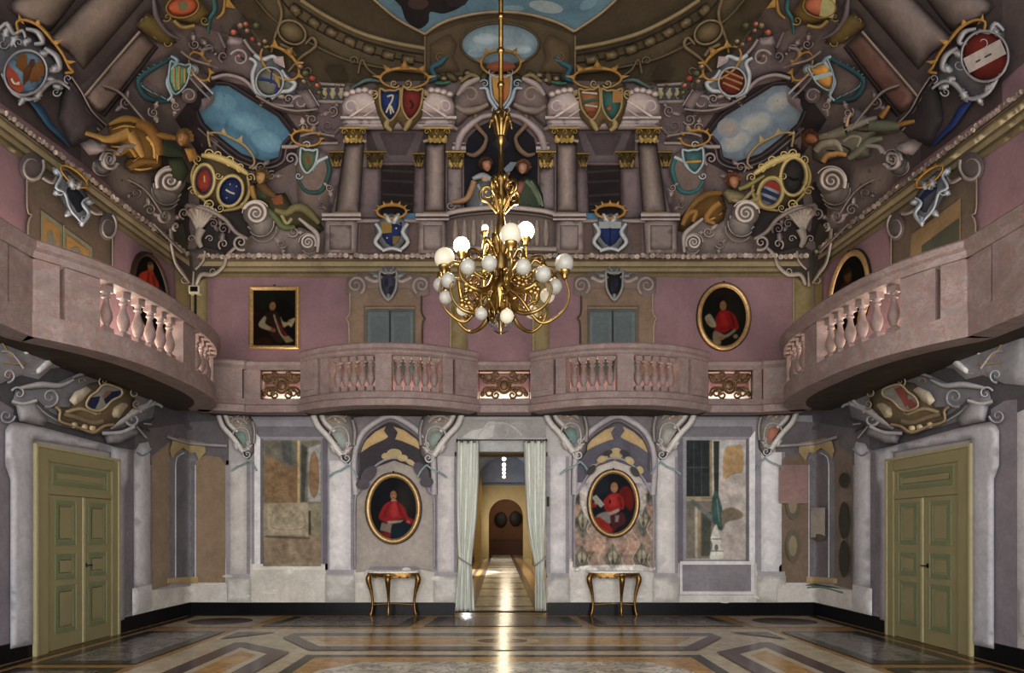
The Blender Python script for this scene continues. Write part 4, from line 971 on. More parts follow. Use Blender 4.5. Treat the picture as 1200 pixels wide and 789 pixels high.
# ---------- portraits in frames ----------
def oval_frame(c, U, N, rx, rz, prof, name, mat, parent, n=56):
    U = np.array(U, float); N = np.array(N, float); W = np.array([0, 0, 1.]); V, Fc = [], []; m = len(prof)
    for k in range(n):
        a = 2*PI*k/n
        for r, o in prof: V.append(np.array(c)+U*(rx+r)*math.cos(a)+W*(rz+r)*math.sin(a)+N*o)
    for k in range(n):
        for j in range(m): Fc.append((k*m+j, k*m+(j+1) % m, ((k+1) % n)*m+(j+1) % m, ((k+1) % n)*m+j))
    return G().raw(V, Fc).build(name, mat, parent, True)
def portrait(c, U, N, rx, rz, layers, label, oval=True, fw=.075, mat=None, group=None):
    U = np.array(U, float); N = np.array(N, float); c = np.array(c, float)
    t = empty('portrait_painting', c-np.array([0, 0, rz+fw]), label, 'painting')
    n = 78; a = np.linspace(-1, 1, n); A, B = np.meshgrid(a, a, indexing='ij')
    P = c+A[..., None]*U*rx*1.04+B[..., None]*np.array([0, 0, 1.])*rz*1.04+N*.03
    grid_canvas('canvas', P, layers, t, (np.hypot(A, B) < 1.0) if oval else None, PAINT)
    pr = [(-.015, .03), (-.012, .045), (.01, .062), (fw*.45, .075), (fw*.75, .07), (fw, .05), (fw, .012), (-.015, .012)]
    if oval:
        oval_frame(c, U, N, rx, rz, pr, 'frame', mat or GOLDL, t); oval_frame(c, U, N, rx+fw, rz+fw, [(-.004, .04), (.018, .03), (.018, .004), (-.004, .004)], 'outer_edge', DARKW, t)
    else:
        V, Fc = [], []; m = len(pr)
        for sx, sz in ((-1, -1), (1, -1), (1, 1), (-1, 1)):
            for r, o in pr: V.append(c+U*sx*(rx+r)+np.array([0, 0, 1.])*sz*(rz+r)+N*o)
        for k in range(4):
            for j in range(m): Fc.append((k*m+j, k*m+(j+1) % m, ((k+1) % 4)*m+(j+1) % m, ((k+1) % 4)*m+j))
        G().raw(V, Fc).build('frame', mat or GOLDL, t)
    top = c+np.array([0, 0, rz+fw+.02])+N*.03
    G().sphere(tuple(top), .018, 8, 6).build('hanging_hook', IRON, t, True)
    return t
def wb(px, py): return ((px-CX)*D/F, 0, EYE-(py-CY)*D/F)
k_ = D/F
Bq = lambda a, b_: ((b_-a)/2*k_)
# lower left oval
q = crop(420, 540, 7.18)
portrait(np.array(wb(462, 596))+[0, -.07, 0], (1, 0, 0), (0, -1, 0), 27.3*k_, 36.3*k_, [('fill', '#191b20'), ('e', 474, 588, 9, 16, 0, '#34322e', 12), ('p', q([(270, 250), (300, 236), (330, 255), (325, 300), (268, 300)]), '#2a1c12', 1), ('e', *q([(295, 292)])[0], 3.6, 5.2, 0, '#a37456', 1), ('e', *q([(285, 282)])[0], .6, .35, 0, '#24150d', .3), ('e', *q([(306, 282)])[0], .6, .35, 0, '#24150d', .3), ('l', q([(295, 285), (297, 300)]), .6, '#c0957a', .4), ('l', q([(288, 312), (303, 312)]), .6, '#6e3a2a', .4),
    ('p', q([(275, 330), (320, 330), (318, 348), (280, 346)]), '#a8a39c', .8), ('p', q([(285, 340), (330, 345), (390, 400), (415, 470), (462, 498), (455, 535), (410, 530), (365, 490), (250, 522), (172, 482), (200, 400), (240, 355)]), '#97262a', 1), ('p', q([(290, 350), (320, 360), (330, 450), (300, 480), (270, 440)]), '#b03a3c', 4), ('l', q([(330, 360), (360, 440), (400, 510)]), 2, '#6e1a1e', 2), ('l', q([(215, 470), (240, 400), (275, 355)]), 1.6, '#741b20', 2),
    ('p', q([(196, 520), (285, 540), (278, 612), (182, 586)]), '#8b7d72', 1), ('p', q([(240, 512), (380, 500), (350, 528), (255, 532)]), '#a39485', 1), ('e', *q([(420, 515)])[0], 2.2, 1.6, 20, '#b5705a', .8), ('p', q([(286, 540), (400, 522), (440, 560), (380, 640), (284, 655)]), '#1c2b36', 1.5), ('p', q([(185, 600), (272, 615), (270, 655), (225, 640)]), '#8a2422', 1), ('n', .07, .8)], 'oval portrait of a person in red cape at a blue table, left arch')
q = crop(670, 540, 7.17)
portrait(np.array(wb(717.8, 590.4))+[0, -.07, 0], (1, 0, 0), (0, -1, 0), 26.0*k_, 35.2*k_, [('fill', '#1d2026'), ('e', 704, 570, 12, 10, 0, '#262b36', 6), ('p', q([(400, 260), (450, 215), (500, 250), (522, 340), (490, 420), (430, 340)]), '#6f1d1a', 1.5), ('p', q([(325, 200), (350, 178), (385, 190), (392, 230), (370, 200), (330, 235)]), '#17110e', 1), ('e', *q([(357, 225)])[0], 4.2, 6, 0, '#a67a5c', 1), ('e', *q([(345, 216)])[0], .7, .4, 0, '#24150d', .3), ('e', *q([(369, 216)])[0], .7, .4, 0, '#24150d', .3), ('l', q([(357, 220), (359, 236)]), .6, '#c29a7e', .4), ('l', q([(349, 250), (366, 250)]), .6, '#6e3a2a', .4),
    ('p', q([(330, 280), (385, 275), (430, 320), (440, 400), (400, 412), (300, 432), (265, 350), (300, 300)]), '#9c2a28', 1), ('p', q([(320, 300), (370, 300), (380, 370), (320, 390)]), '#b53b36', 4), ('l', q([(400, 310), (420, 390)]), 2, '#6e1a18', 2), ('e', *q([(322, 345)])[0], 1.2, 2.6, 0, '#3a1512', .8), ('p', q([(165, 310), (205, 288), (276, 370), (245, 396)]), '#a5a39a', .8), ('l', q([(200, 315), (250, 370)]), .6, '#77756c', .5), ('e', *q([(195, 362)])[0], 2.4, 2, 0, '#b08068', .8),
    ('p', q([(155, 370), (185, 350), (215, 385), (180, 400)]), '#8a2824', 1), ('p', q([(225, 450), (300, 430), (330, 470), (320, 530), (250, 500), (205, 480)]), '#8a8583', 1.5), ('p', q([(300, 440), (390, 405), (405, 420), (340, 470)]), '#a89a8d', 1), ('p', q([(330, 460), (430, 440), (450, 520), (390, 560), (345, 600), (330, 520)]), '#57282c', 1.5), ('p', q([(365, 460), (400, 460), (390, 515), (365, 515)]), '#8d8080', 1.5), ('p', q([(186, 482), (240, 480), (330, 555), (335, 606), (260, 590), (205, 540)]), '#9a2c26', 1), ('n', .07, .8)], 'oval portrait of a seated person in red holding a white paper, under the right arch', fw=.06)
q = crop(285, 325, 8.3)
portrait(wb(322.3, 373.4), (1, 0, 0), (0, -1, 0), 25.4*k_, 33.*k_, [('fill', '#0e0c08'), ('p', q([(110, 130), (510, 130), (500, 300), (400, 210), (300, 230), (200, 330), (110, 250)]), '#17160d', 4), ('p', q([(110, 300), (200, 310), (240, 620), (110, 600)]), '#1d0e0a', 3), ('p', q([(250, 260), (285, 232), (318, 255), (312, 290), (250, 285)]), '#2f2013', 1), ('e', *q([(285, 283)])[0], 3.5, 4.8, 10, '#83603a', 1), ('e', *q([(278, 272)])[0], .6, .35, 0, '#24150d', .3), ('e', *q([(296, 274)])[0], .6, .35, 0, '#24150d', .3), ('l', q([(280, 300), (294, 301)]), .6, '#5a2c1c', .4),
    ('p', q([(230, 340), (300, 325), (350, 380), (420, 560), (350, 640), (260, 560), (225, 480), (200, 380)]), '#2c1a15', 2), ('p', q([(205, 380), (225, 395), (215, 450), (280, 495), (265, 520), (170, 490), (150, 455), (170, 420)]), '#8b8268', 1.2), ('e', *q([(290, 515)])[0], 3.2, 2.4, 20, '#7d4a30', 1), ('l', q([(300, 370), (325, 450), (370, 560), (430, 600)]), 1.8, '#8b7d5e', 1), ('l', q([(335, 440), (380, 520), (420, 560)]), 2, '#6a1a14', 1), ('p', q([(375, 580), (440, 570), (490, 620), (420, 640)]), '#77684e', 1.5),
    ('p', q([(365, 385), (385, 430), (430, 440), (440, 420), (500, 395), (505, 410), (470, 485), (440, 465), (395, 488), (375, 440)]), '#948a6c', 1), ('e', *q([(450, 432)])[0], 2, 1.4, 0, '#83603a', .8), ('p', q([(130, 600), (240, 590), (290, 640), (280, 660), (130, 650)]), '#2a140e', 2), ('n', .08, .8)], 'rectangular gold-framed portrait of a person in dark robe with white sleeves', False, .06)
q = crop(800, 325, 8.3)
portrait(wb(847.6, 371.9), (1, 0, 0), (0, -1, 0), 26.7*k_, 35.*k_, [('fill', '#14120c'), ('l', q([(230, 180), (420, 150), (560, 190)]), 5, '#221710', 4), ('e', 857, 370, 12, 24, 0, '#1f1a13', 8), ('p', q([(362, 245), (390, 225), (425, 240), (428, 285), (362, 280)]), '#1d130c', 1), ('e', *q([(393, 278)])[0], 3.8, 5.6, 0, '#875f42', 1), ('e', *q([(382, 268)])[0], .6, .35, 0, '#24150d', .3), ('e', *q([(405, 268)])[0], .6, .35, 0, '#24150d', .3), ('l', q([(385, 298), (401, 298)]), .6, '#5a2c1c', .4),
    ('p', q([(375, 325), (440, 325), (510, 380), (545, 500), (470, 505), (410, 540), (315, 515), (315, 420), (340, 355)]), '#7d1614', 1), ('p', q([(370, 350), (420, 350), (440, 470), (370, 480)]), '#95221e', 5), ('l', q([(470, 370), (500, 470)]), 2, '#540e0d', 2), ('p', q([(217, 390), (270, 360), (325, 470), (275, 485), (235, 440)]), '#83806a', 1), ('l', q([(240, 395), (295, 470)]), .6, '#5c5a48', .5), ('e', *q([(250, 440)])[0], 2.2, 2.4, 0, '#8a6248', .8), ('p', q([(300, 530), (350, 535), (420, 560), (500, 505), (520, 520), (440, 580), (370, 600), (370, 650), (300, 640)]), '#7b6f5c', 1.5), ('e', *q([(378, 590)])[0], 3.4, 2.6, 0, '#8a5c48', 1), ('e', *q([(515, 575)])[0], 2.6, 2.4, 0, '#6f6a50', 1), ('n', .08, .8)], 'oval gold-framed portrait of a person in red cape with paper, upper right', fw=.07)
q = crop(140, 280, 7.89)
portrait((XL, -1.35, 5.5), (0, 1, 0), (1, 0, 0), .5, .64, [('fill', '#0d0b08'), ('p', q([(130, 420), (200, 440), (230, 500), (130, 460)]), '#3a2f20', 2), ('e', *q([(288, 258)])[0], 3.4, 5.5, -8, '#86643a', 1), ('e', *q([(284, 248)])[0], .5, .35, 0, '#24150d', .3), ('l', q([(283, 276), (296, 278)]), .6, '#5a2c1c', .4), ('p', q([(265, 240), (285, 215), (305, 235), (275, 240)]), '#24170d', 1), ('p', q([(235, 300), (300, 290), (330, 350), (365, 430), (340, 530), (230, 480), (185, 430), (170, 370), (195, 320)]), '#96301a', 1), ('l', q([(270, 320), (265, 400), (280, 480)]), 3, '#6a1d10', 2), ('l', q([(310, 340), (325, 430), (320, 500)]), 2.5, '#6a1d10', 2), ('p', q([(340, 500), (380, 440), (430, 520), (430, 600), (360, 560)]), '#33291a', 2), ('n', .06, .8)], 'oval portrait of a person in orange red robe behind the left balcony rail', fw=.045, mat=DARKW)
q = crop(930, 280, 5.63)
portrait((XR, -1.2, 5.55), (0, -1, 0), (-1, 0, 0), .53, .66, [('fill', '#100b07'), ('e', *q([(357, 245)])[0], 4.2, 8, 0, '#5a4020', 2), ('e', *q([(352, 235)])[0], .6, .4, 0, '#160c06', .4), ('l', q([(350, 262), (362, 262)]), .7, '#3a1a10', .5), ('p', q([(330, 215), (355, 195), (375, 220), (360, 225), (340, 240)]), '#1c120a', 1), ('p', q([(330, 300), (380, 290), (420, 330), (300, 400), (300, 340)]), '#4a1210', 3), ('n', .06, .8)], 'dim oval gold-framed portrait behind the right balcony rail', fw=.085)

# ---------- console tables ----------
def console(cx, lead, label):
    t = empty('console_table', (cx, -.22, 0), label, 'table')
    RX, RY, y0 = .485, .36, -.05
    def half(rx, ry, n=26): return [(cx+rx*math.cos(PI+PI*k/n), y0+ry*math.sin(PI+PI*k/n)*(1.0)) for k in range(n+1)]
    def shape(rx, ry): # flat-ended serpentine half round
        return [(cx-rx, y0), (cx-rx, y0-.12)]+[(cx+rx*math.cos(PI+PI*k/20)*.985, y0-.12-(ry-.12)*abs(math.sin(PI*k/20))**.8) for k in range(1, 20)]+[(cx+rx, y0-.12), (cx+rx, y0)]
    G().prism(shape(RX, RY), .80, .835).build('marble_top', WHITEM, t, bevel=.006)
    ap = G(); sh = shape(RX-.03, RY-.03); inn = shape(RX-.06, RY-.06); n = len(sh)
    V = [(x, y, z) for z in (.725, .80) for x, y in sh]; Fc = [(i, i+1, n+i+1, n+i) for i in range(n-1)]
    ap.raw(V, Fc); V = [(x, y, z) for z in (.725, .80) for x, y in inn]; ap.raw(V, Fc); ap.build('apron', GOLDT, t, True)
    G().sphere((cx+lead, y0-RY+.02, .765), .05, 12, 8, 1.3, .5, .8).build('carved_shell', GOLDT, t, True)
    for k in (-1, 1):
        G().tube([(cx+lead+k*.04, y0-RY+.025, .765), (cx+lead+k*.09, y0-RY+.03, .77), (cx+lead+k*.17, y0-RY+.05, .75), (cx+lead+k*.25, y0-RY+.09, .77)], [.028, .022, .014, .007], 8).build('carved_scroll', GOLDT, t, True)
        G().sphere((cx+k*(RX-.05), y0-.15, .765), .035, 10, 6).build('corner_boss', GOLDT, t, True)
    for k in range(9): a = PI+PI*(k+.5)/9; G().sphere((cx+(RX-.035)*math.cos(a)*.98, y0-.12-(RY-.15)*abs(math.sin(a))**.8, .727), .02, 8, 5, 1.6, .7).build('apron_bead', GOLDT, t, True)
    feet = {}
    for lx, ly, ox, oy in ((cx-RX+.06, y0-.13, -1, -.25), (cx+RX-.06, y0-.13, 1, -.25), (cx+lead, y0-RY+.06, 0, -1)):
        P = [(lx, ly, .79), (lx+ox*.035, ly+oy*.035, .70), (lx+ox*.03, ly+oy*.03, .62), (lx-ox*.01, ly-oy*.01, .46), (lx-ox*.035, ly-oy*.035, .3), (lx-ox*.035, ly-oy*.035, .2), (lx-ox*.025, ly-oy*.025, .1), (lx-ox*.01, ly-oy*.01, .03), (lx, ly, .0)]
        l = G().tube(P, [.036, .056, .05, .037, .028, .023, .023, .025, .028], 10); l.sphere((lx-ox*.035, ly-oy*.035, .2), .03, 10, 8); l.sphere((lx-ox*.03, ly-oy*.03, .12), .026, 10, 8); l.sphere((lx-.0, ly-oy*.0, .03), .03, 10, 6, 1, 1, .9)
        l.build('leg', GOLDT, t, True); feet[ox] = (lx-ox*.03, ly-oy*.03)
    G().tube([(*feet[-1], .2), (cx, y0-.12, .22), (*feet[1], .2)], .012, 6).tube([(*feet[0], .2), (cx+lead*.5, y0-.12, .22)], .012, 6, False).build('stretcher', GOLDT, t, True)
    return t
console(-1.985, -.065, 'gilded console table with white marble top below the left arch'); console(2.12, .11, 'gilded console table with white marble top below the right arch')

# ---------- curtains on a rod in the doorway ----------
def curtain(rows, label, side):
    s_ = 723/11.5; Zs = [EYE-(r[0]-CY)/s_ for r in rows]; x0 = [(r[1]-CX)/s_ for r in rows]; x1 = [(r[2]-CX)/s_ for r in rows]
    t = empty('curtain', ((x0[0]+x1[0])/2, -.16, 0.02), label, 'curtain')
    zz = np.linspace(Zs[0], Zs[-1], 46); n = 70; V = []
    A = np.interp(-zz, -np.array(Zs), x0); B = np.interp(-zz, -np.array(Zs), x1)
    k = np.ones(5)/5; A[2:-2] = np.convolve(A, k, 'valid'); B[2:-2] = np.convolve(B, k, 'valid')
    zt = EYE-(658-CY)/s_
    for z, a, c in zip(zz, A, B):
        pin = math.exp(-((z-zt)/.22)**2); amp = .05*(1-.5*pin)
        for i in range(n):
            u = i/(n-1); ph = 2*PI*(4.4*u+.35*math.sin(3*u+z*.5))
            y = -.16+amp*math.sin(ph)+.012*math.sin(2.3*ph+z*2)-pin*.05*math.sin(PI*u)
            V.append((a+(c-a)*(u+.012*math.sin(ph*1.0+1)), y, z))
    Fc = [(j*n+i, j*n+i+1, (j+1)*n+i+1, (j+1)*n+i) for j in range(45) for i in range(n-1)]
    o = G().raw(V, Fc).build('drape', CLOTH, t, True); md = o.modifiers.new('thick', 'SOLIDIFY'); md.thickness = .006
    a, c = np.interp(-zt, -np.array(Zs), x0), np.interp(-zt, -np.array(Zs), x1); m = (a+c)/2; hw = (c-a)/2+.012
    P = []
    for q_ in range(16):
        th_ = 2*PI*q_/16; P.append((m+hw*math.cos(th_), -.165+.115*math.sin(th_), zt+side*-.085*math.cos(th_)))
    G().tube(P, .014, 8, True, .03, True).build('tieback', ROPE, t, True)
    hd = G()
    for i in range(8): x = x0[0]+(x1[0]-x0[0])*(i+.5)/8; hd.tube([(x+.022*math.cos(j*PI/6), -.16, Zs[0]+.005+.022*math.sin(j*PI/6)) for j in range(12)], .005, 5, False, closed=True)
    hd.build('curtain_rings', IRON, t, True)
    return t
curtain([(517.5, 535.5, 561), (560, 534.5, 561), (610, 535, 558.5), (640, 536.5, 555), (657, 537.5, 552.5), (675, 536, 553.5), (716.5, 533.5, 555.5)], 'left white curtain tied back in the doorway', 1)
curtain([(517.5, 614, 640), (560, 615, 640), (610, 617.5, 639.5), (640, 622, 638.5), (659, 627, 638.5), (675, 627, 638.5), (716.5, 627.5, 640)], 'right white curtain tied back in the doorway', -1)
t = empty('curtain_rod', (.02, -.16, 3.27), 'thin dark curtain rod across the doorway', 'curtain rod')
G().tube([(-.82, -.16, 3.27), (.88, -.16, 3.27)], .009, 8, False).build('rod', IRON, t, True)
G().box(-.82, -.79, -.17, 0, 3.25, 3.29).build('bracket', IRON, t); G().box(.85, .88, -.17, 0, 3.25, 3.29).build('bracket', IRON, t)
t = empty('wall_box', (.93, 0, 2.1), 'small black and white box beside the right curtain', 'switch box')
G().box(.885, .925, -.06, -.0, 2.04, 2.22).build('housing', IRON, t); G().box(.925, .955, -.05, -.0, 2.05, 2.21).build('white_face', CORV, t)

# floodlight on a black pole in the left corner
t = empty('floodlight', (-5.62, -.55, 4.7), 'small white floodlight on a black pole in the left corner of the gallery', 'lamp')
dd = 11.1; fx = (229-CX)*dd/F; fz = EYE-(341-CY)*dd/F
G().tube([(fx+.0, dd-D, 3.8), (fx, dd-D, fz-.05)], .022, 8, False).build('pole', IRON, t); G().box(fx-.1, fx+.1, dd-D-.06, dd-D+.06, fz-.07, fz+.08).build('housing', plain('white_enamel', '#b5b29a', .4), t, bevel=.01)
G().box(fx-.06, fx+.07, dd-D-.07, dd-D-.055, fz-.035, fz+.05).build('lamp_glass', IRON, t); G().tube([(fx-.14, dd-D, fz-.03), (fx, dd-D, fz-.06)], .012, 6, False).build('bracket', IRON, t)
# yellow object behind the right balusters
dd = 8.6; fx = (1011-CX)*dd/F; fz = EYE-(365-CY)*dd/F
tag(G().tube([(fx-.05, dd-D, fz-.16), (fx, dd-D, fz), (fx+.06, dd-D, fz+.17)], [.03, .05, .045], 10).build('yellow_object', plain('yellow_surface', '#a07818', .45), None, True), 'small yellow object leaning behind the right balcony balusters', 'roll')

K, DESAT = 1.75, .2
# ---------- the painted vault ----------
ST, STD, STL = '#7d7071', '#574c4e', '#9c9090'
MV = 1174
def sides(fn):
    fn(None, 0); fn(MV, 1)
# ground tones of the cove and of the flat middle
s = M(.008)
s.patch([(372, 106), (440, 96), (500, 90), (587, 88), (674, 90), (735, 96), (803, 106), (803, 297), (372, 297)], '#665958', step=11)
s.build('painted_attic', ceiling)
def ground(mir, r):
    s = M(.008, mir)
    s.patch([(372, 106), (372, 297), (230, 297), (214, 290), (150, 236), (95, 190), (95, 100), (200, 20), (330, 60)], '#574b4a', step=12)
    s.patch([(95, 190), (0, 120), (0, 0), (200, 0), (95, 100)], '#463c3c', step=12)
    s.patch([(118, 186), (170, 196), (205, 250), (214, 288), (178, 262), (130, 222)], '#7d7068', step=8, edge='#574c48')
    s.patch([(290, 297), (296, 280), (330, 250), (372, 262), (372, 297)], '#756a66', step=8, edge='#5a5050')
    s.patch([(205, 205), (240, 225), (290, 245), (300, 270), (270, 300), (232, 320), (205, 280)], '#2c2727', step=8)
    # dark roundel behind the sky opening and figures
    s.patch([(205, 140), (228, 110), (250, 92), (285, 100), (330, 125), (352, 155), (345, 190), (318, 205), (270, 195), (232, 180)], '#2b2427', step=7)
    s.build('painted_ground', ceiling)
sides(ground)

# --- coffered middle with sky ---
s = M(.012)
s.patch([(270, 0), (300, 40), (330, 80), (385, 98), (587, 92), (790, 98), (845, 80), (875, 40), (905, 0)], '#3d3424', step=12)
s.patch([(330, 40), (345, 30), (400, 66), (480, 84), (498, 84), (498, 60), (440, 46), (380, 20), (350, 0), (300, 0)], '#4a402d', step=9); s.patch([(844, 40), (829, 30), (774, 66), (694, 84), (674, 84), (674, 60), (734, 46), (794, 20), (824, 0), (874, 0)], '#4a402d', step=9)
s.patch([(498, 44), (540, 28), (587, 20), (634, 28), (673, 42), (673, 88), (498, 88)], '#4b402f', step=9)
for mir in (None, MV-2):
    s.mir = mir
    s.stroke([(352, 0), (380, 18), (420, 38), (460, 50), (498, 57)], 6, '#7b6c4c', .06); s.stroke([(345, 4), (376, 24), (418, 45), (462, 58), (498, 64)], 2.5, '#30281c', .01)
    s.stroke([(300, 0), (322, 24), (355, 46), (400, 68), (450, 80), (498, 86)], 4, '#584b33', .04, '#251f16'); s.stroke([(330, 0), (350, 22), (392, 46), (440, 64), (498, 74)], 1.6, '#2a2318', .01)
    for x, y, a in ((368, 27, 38), (388, 38, 32), (410, 49, 26), (432, 58, 20), (455, 65, 14), (478, 70, 10), (346, 12, 45)):
        s.patch(xf(box4(-8, -5.5, 8, 5.5), x, y, 1, 1, a), '#5f5239', h=.06, w=3, step=4, edge='#2a2317'); s.patch(ell(x, y, 2.6, 2.2), '#6d6046', h=.05, step=2, lift=.05); s.z -= .05
    s.stroke([(498, 42), (498, 92)], 3, '#6c5d40', .04, smooth=False)
    s.patch([(504, 52), (528, 40), (536, 52), (532, 68), (540, 84), (504, 86)], '#564833', h=.02, step=6, edge='#3a3021'); s.vol(516, 66, 7, 30, 1.6, 1, col='#6b5c40')
    # dim brown cartouche with garland
    s.patch(ell(342, 38, 15, 11, 30), '#5f5136', h=.05, step=5, edge='#3c3220'); s.stroke(ell(342, 38, 17, 13, 30), 3.4, '#74664a', .05, closed=True)
    s.stroke([(326, 0), (330, 18), (322, 44), (318, 62)], [5, 4, 3], '#6c5d41', .05); s.stroke([(358, 52), (366, 44), (370, 54), (352, 68), (338, 84)], [3, 5, 4, 3], '#6f6145', .05); s.stroke([(328, 52), (340, 58), (346, 66)], 5, '#6b5d42', .05); s.vol(361, 84, 7, 100, 1.5, 1, col='#6c5e44')
    s.stroke([(420, 86), (424, 70), (432, 82), (446, 92)], 3, '#665941', .04); s.vol(414, 71, 6, 30, 1.5, -1, col='#6c5e44'); s.patch([(380, 80), (400, 76), (408, 94), (388, 94)], '#30291c', step=5)
s.mir = None
s.build('painted_coffers', ceiling)
s = M(.03)
SK = [(432, -6), (465, 22), (498, 40), (520, 26), (553, 17), (587, 14), (620, 17), (652, 26), (673, 37), (704, 16), (728, -6), (650, -8), (587, -8), (510, -8)]
s.patch(SK, '#41606f', step=8, edge='#4d6977', w=20)
for P, cc_ in (([(462, -4), (470, 8), (476, 24), (490, 34), (502, 26), (504, 14), (520, 16), (540, 8), (548, -5), (500, -7)], '#1f1a1c'), (ell(490, 4, 12, 7), '#3a2c26'), (ell(535, 2, 12, 6), '#272124'), (ell(640, 8, 20, 7, 10), '#6f7c80'), (ell(600, 10, 14, 4), '#5f7681'), (ell(690, 4, 12, 6, -30), '#567381')): s.patch(P, cc_, step=5, smooth=True)
s.stroke([(432, -6), (465, 22), (498, 40)], 4, '#86765a', .05); s.stroke([(498, 40), (520, 26), (553, 17), (587, 14), (620, 17), (652, 26), (673, 37)], 4.5, '#85765b', .05); s.stroke([(673, 37), (704, 16), (728, -6)], 4, '#86765a', .05)
s.build('painted_sky', ceiling, 'painted blue sky with dark cloud at the centre of the vault')
s = M(.03)
s.patch(ell(586, 52, 45, 24), '#71848d', step=6, edge='#4f6672', smooth=True)
for e in ((570, 46, 16, 7), (605, 58, 18, 6), (560, 62, 12, 5)): s.patch(ell(*e), '#8896a0' if e[0] > 565 else '#5f7480', step=3.5, edge='#71848d')
s.stroke(ell(586, 52, 46, 25, 0, 36), 3, '#53462f', .04, closed=True)
s.build('painted_oculus', ceiling, 'small oval patch of painted sky')

# --- big side columns and pedestals on the coves ---
def sidecols(mir, r):
    c1 = '#73655d' if not r else '#6f6461'
    for P in ([(8, 8), (35, -20), (104, -20), (60, 37), (30, 30)], [(52, 50), (120, -20), (186, -20), (98, 82), (80, 62)]):
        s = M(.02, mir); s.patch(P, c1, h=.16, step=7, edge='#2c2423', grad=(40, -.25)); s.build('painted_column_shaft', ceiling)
    s = M(.02, mir); s.patch([(98, 112), (164, 36), (184, 54), (121, 136), (108, 128)], '#64544d' if not r else '#5b4038', h=.1, w=9, step=7, edge='#3f3430'); s.z += .05
    s.stroke([(99, 113), (164, 37)], 4, '#867566', .03, smooth=False); s.stroke([(121, 136), (184, 54)], 5, '#2a2324', .03, smooth=False); s.build('painted_pilaster', ceiling)
    s = M(.06, mir); s.patch([(158, 30), (172, 14), (186, 20), (208, 50), (196, 54), (184, 50)], '#5d4d22', h=.06, step=5, edge='#2f2712')
    for x, y, a in ((196, 50, 0), (184, 40, 90), (176, 26, 200), (190, 30, 40), (168, 24, 300)): s.vol(x, y, 5.5, a, 1.4, 1, col='#8a7434')
    s.build('gilded_capital', ceiling)
    s = M(.03, mir); s.patch([(82, 88), (95, 104), (108, 128), (126, 146), (106, 164), (84, 172), (68, 140), (72, 112)], '#4b4144' if not r else '#2f2a2d', h=.12, step=7, edge='#2c2628'); s.z += .06
    for k in range(3): s.stroke([(84+k*-4, 90+k*4), (96-k*4, 108+k*3), (108-k*4, 130+k*2), (125-k*4, 147+k*3)], 2.4, ('#7d7172', '#544a4c', '#756a6a')[k], .02)
    s.build('painted_pedestal', ceiling)
sides(sidecols)

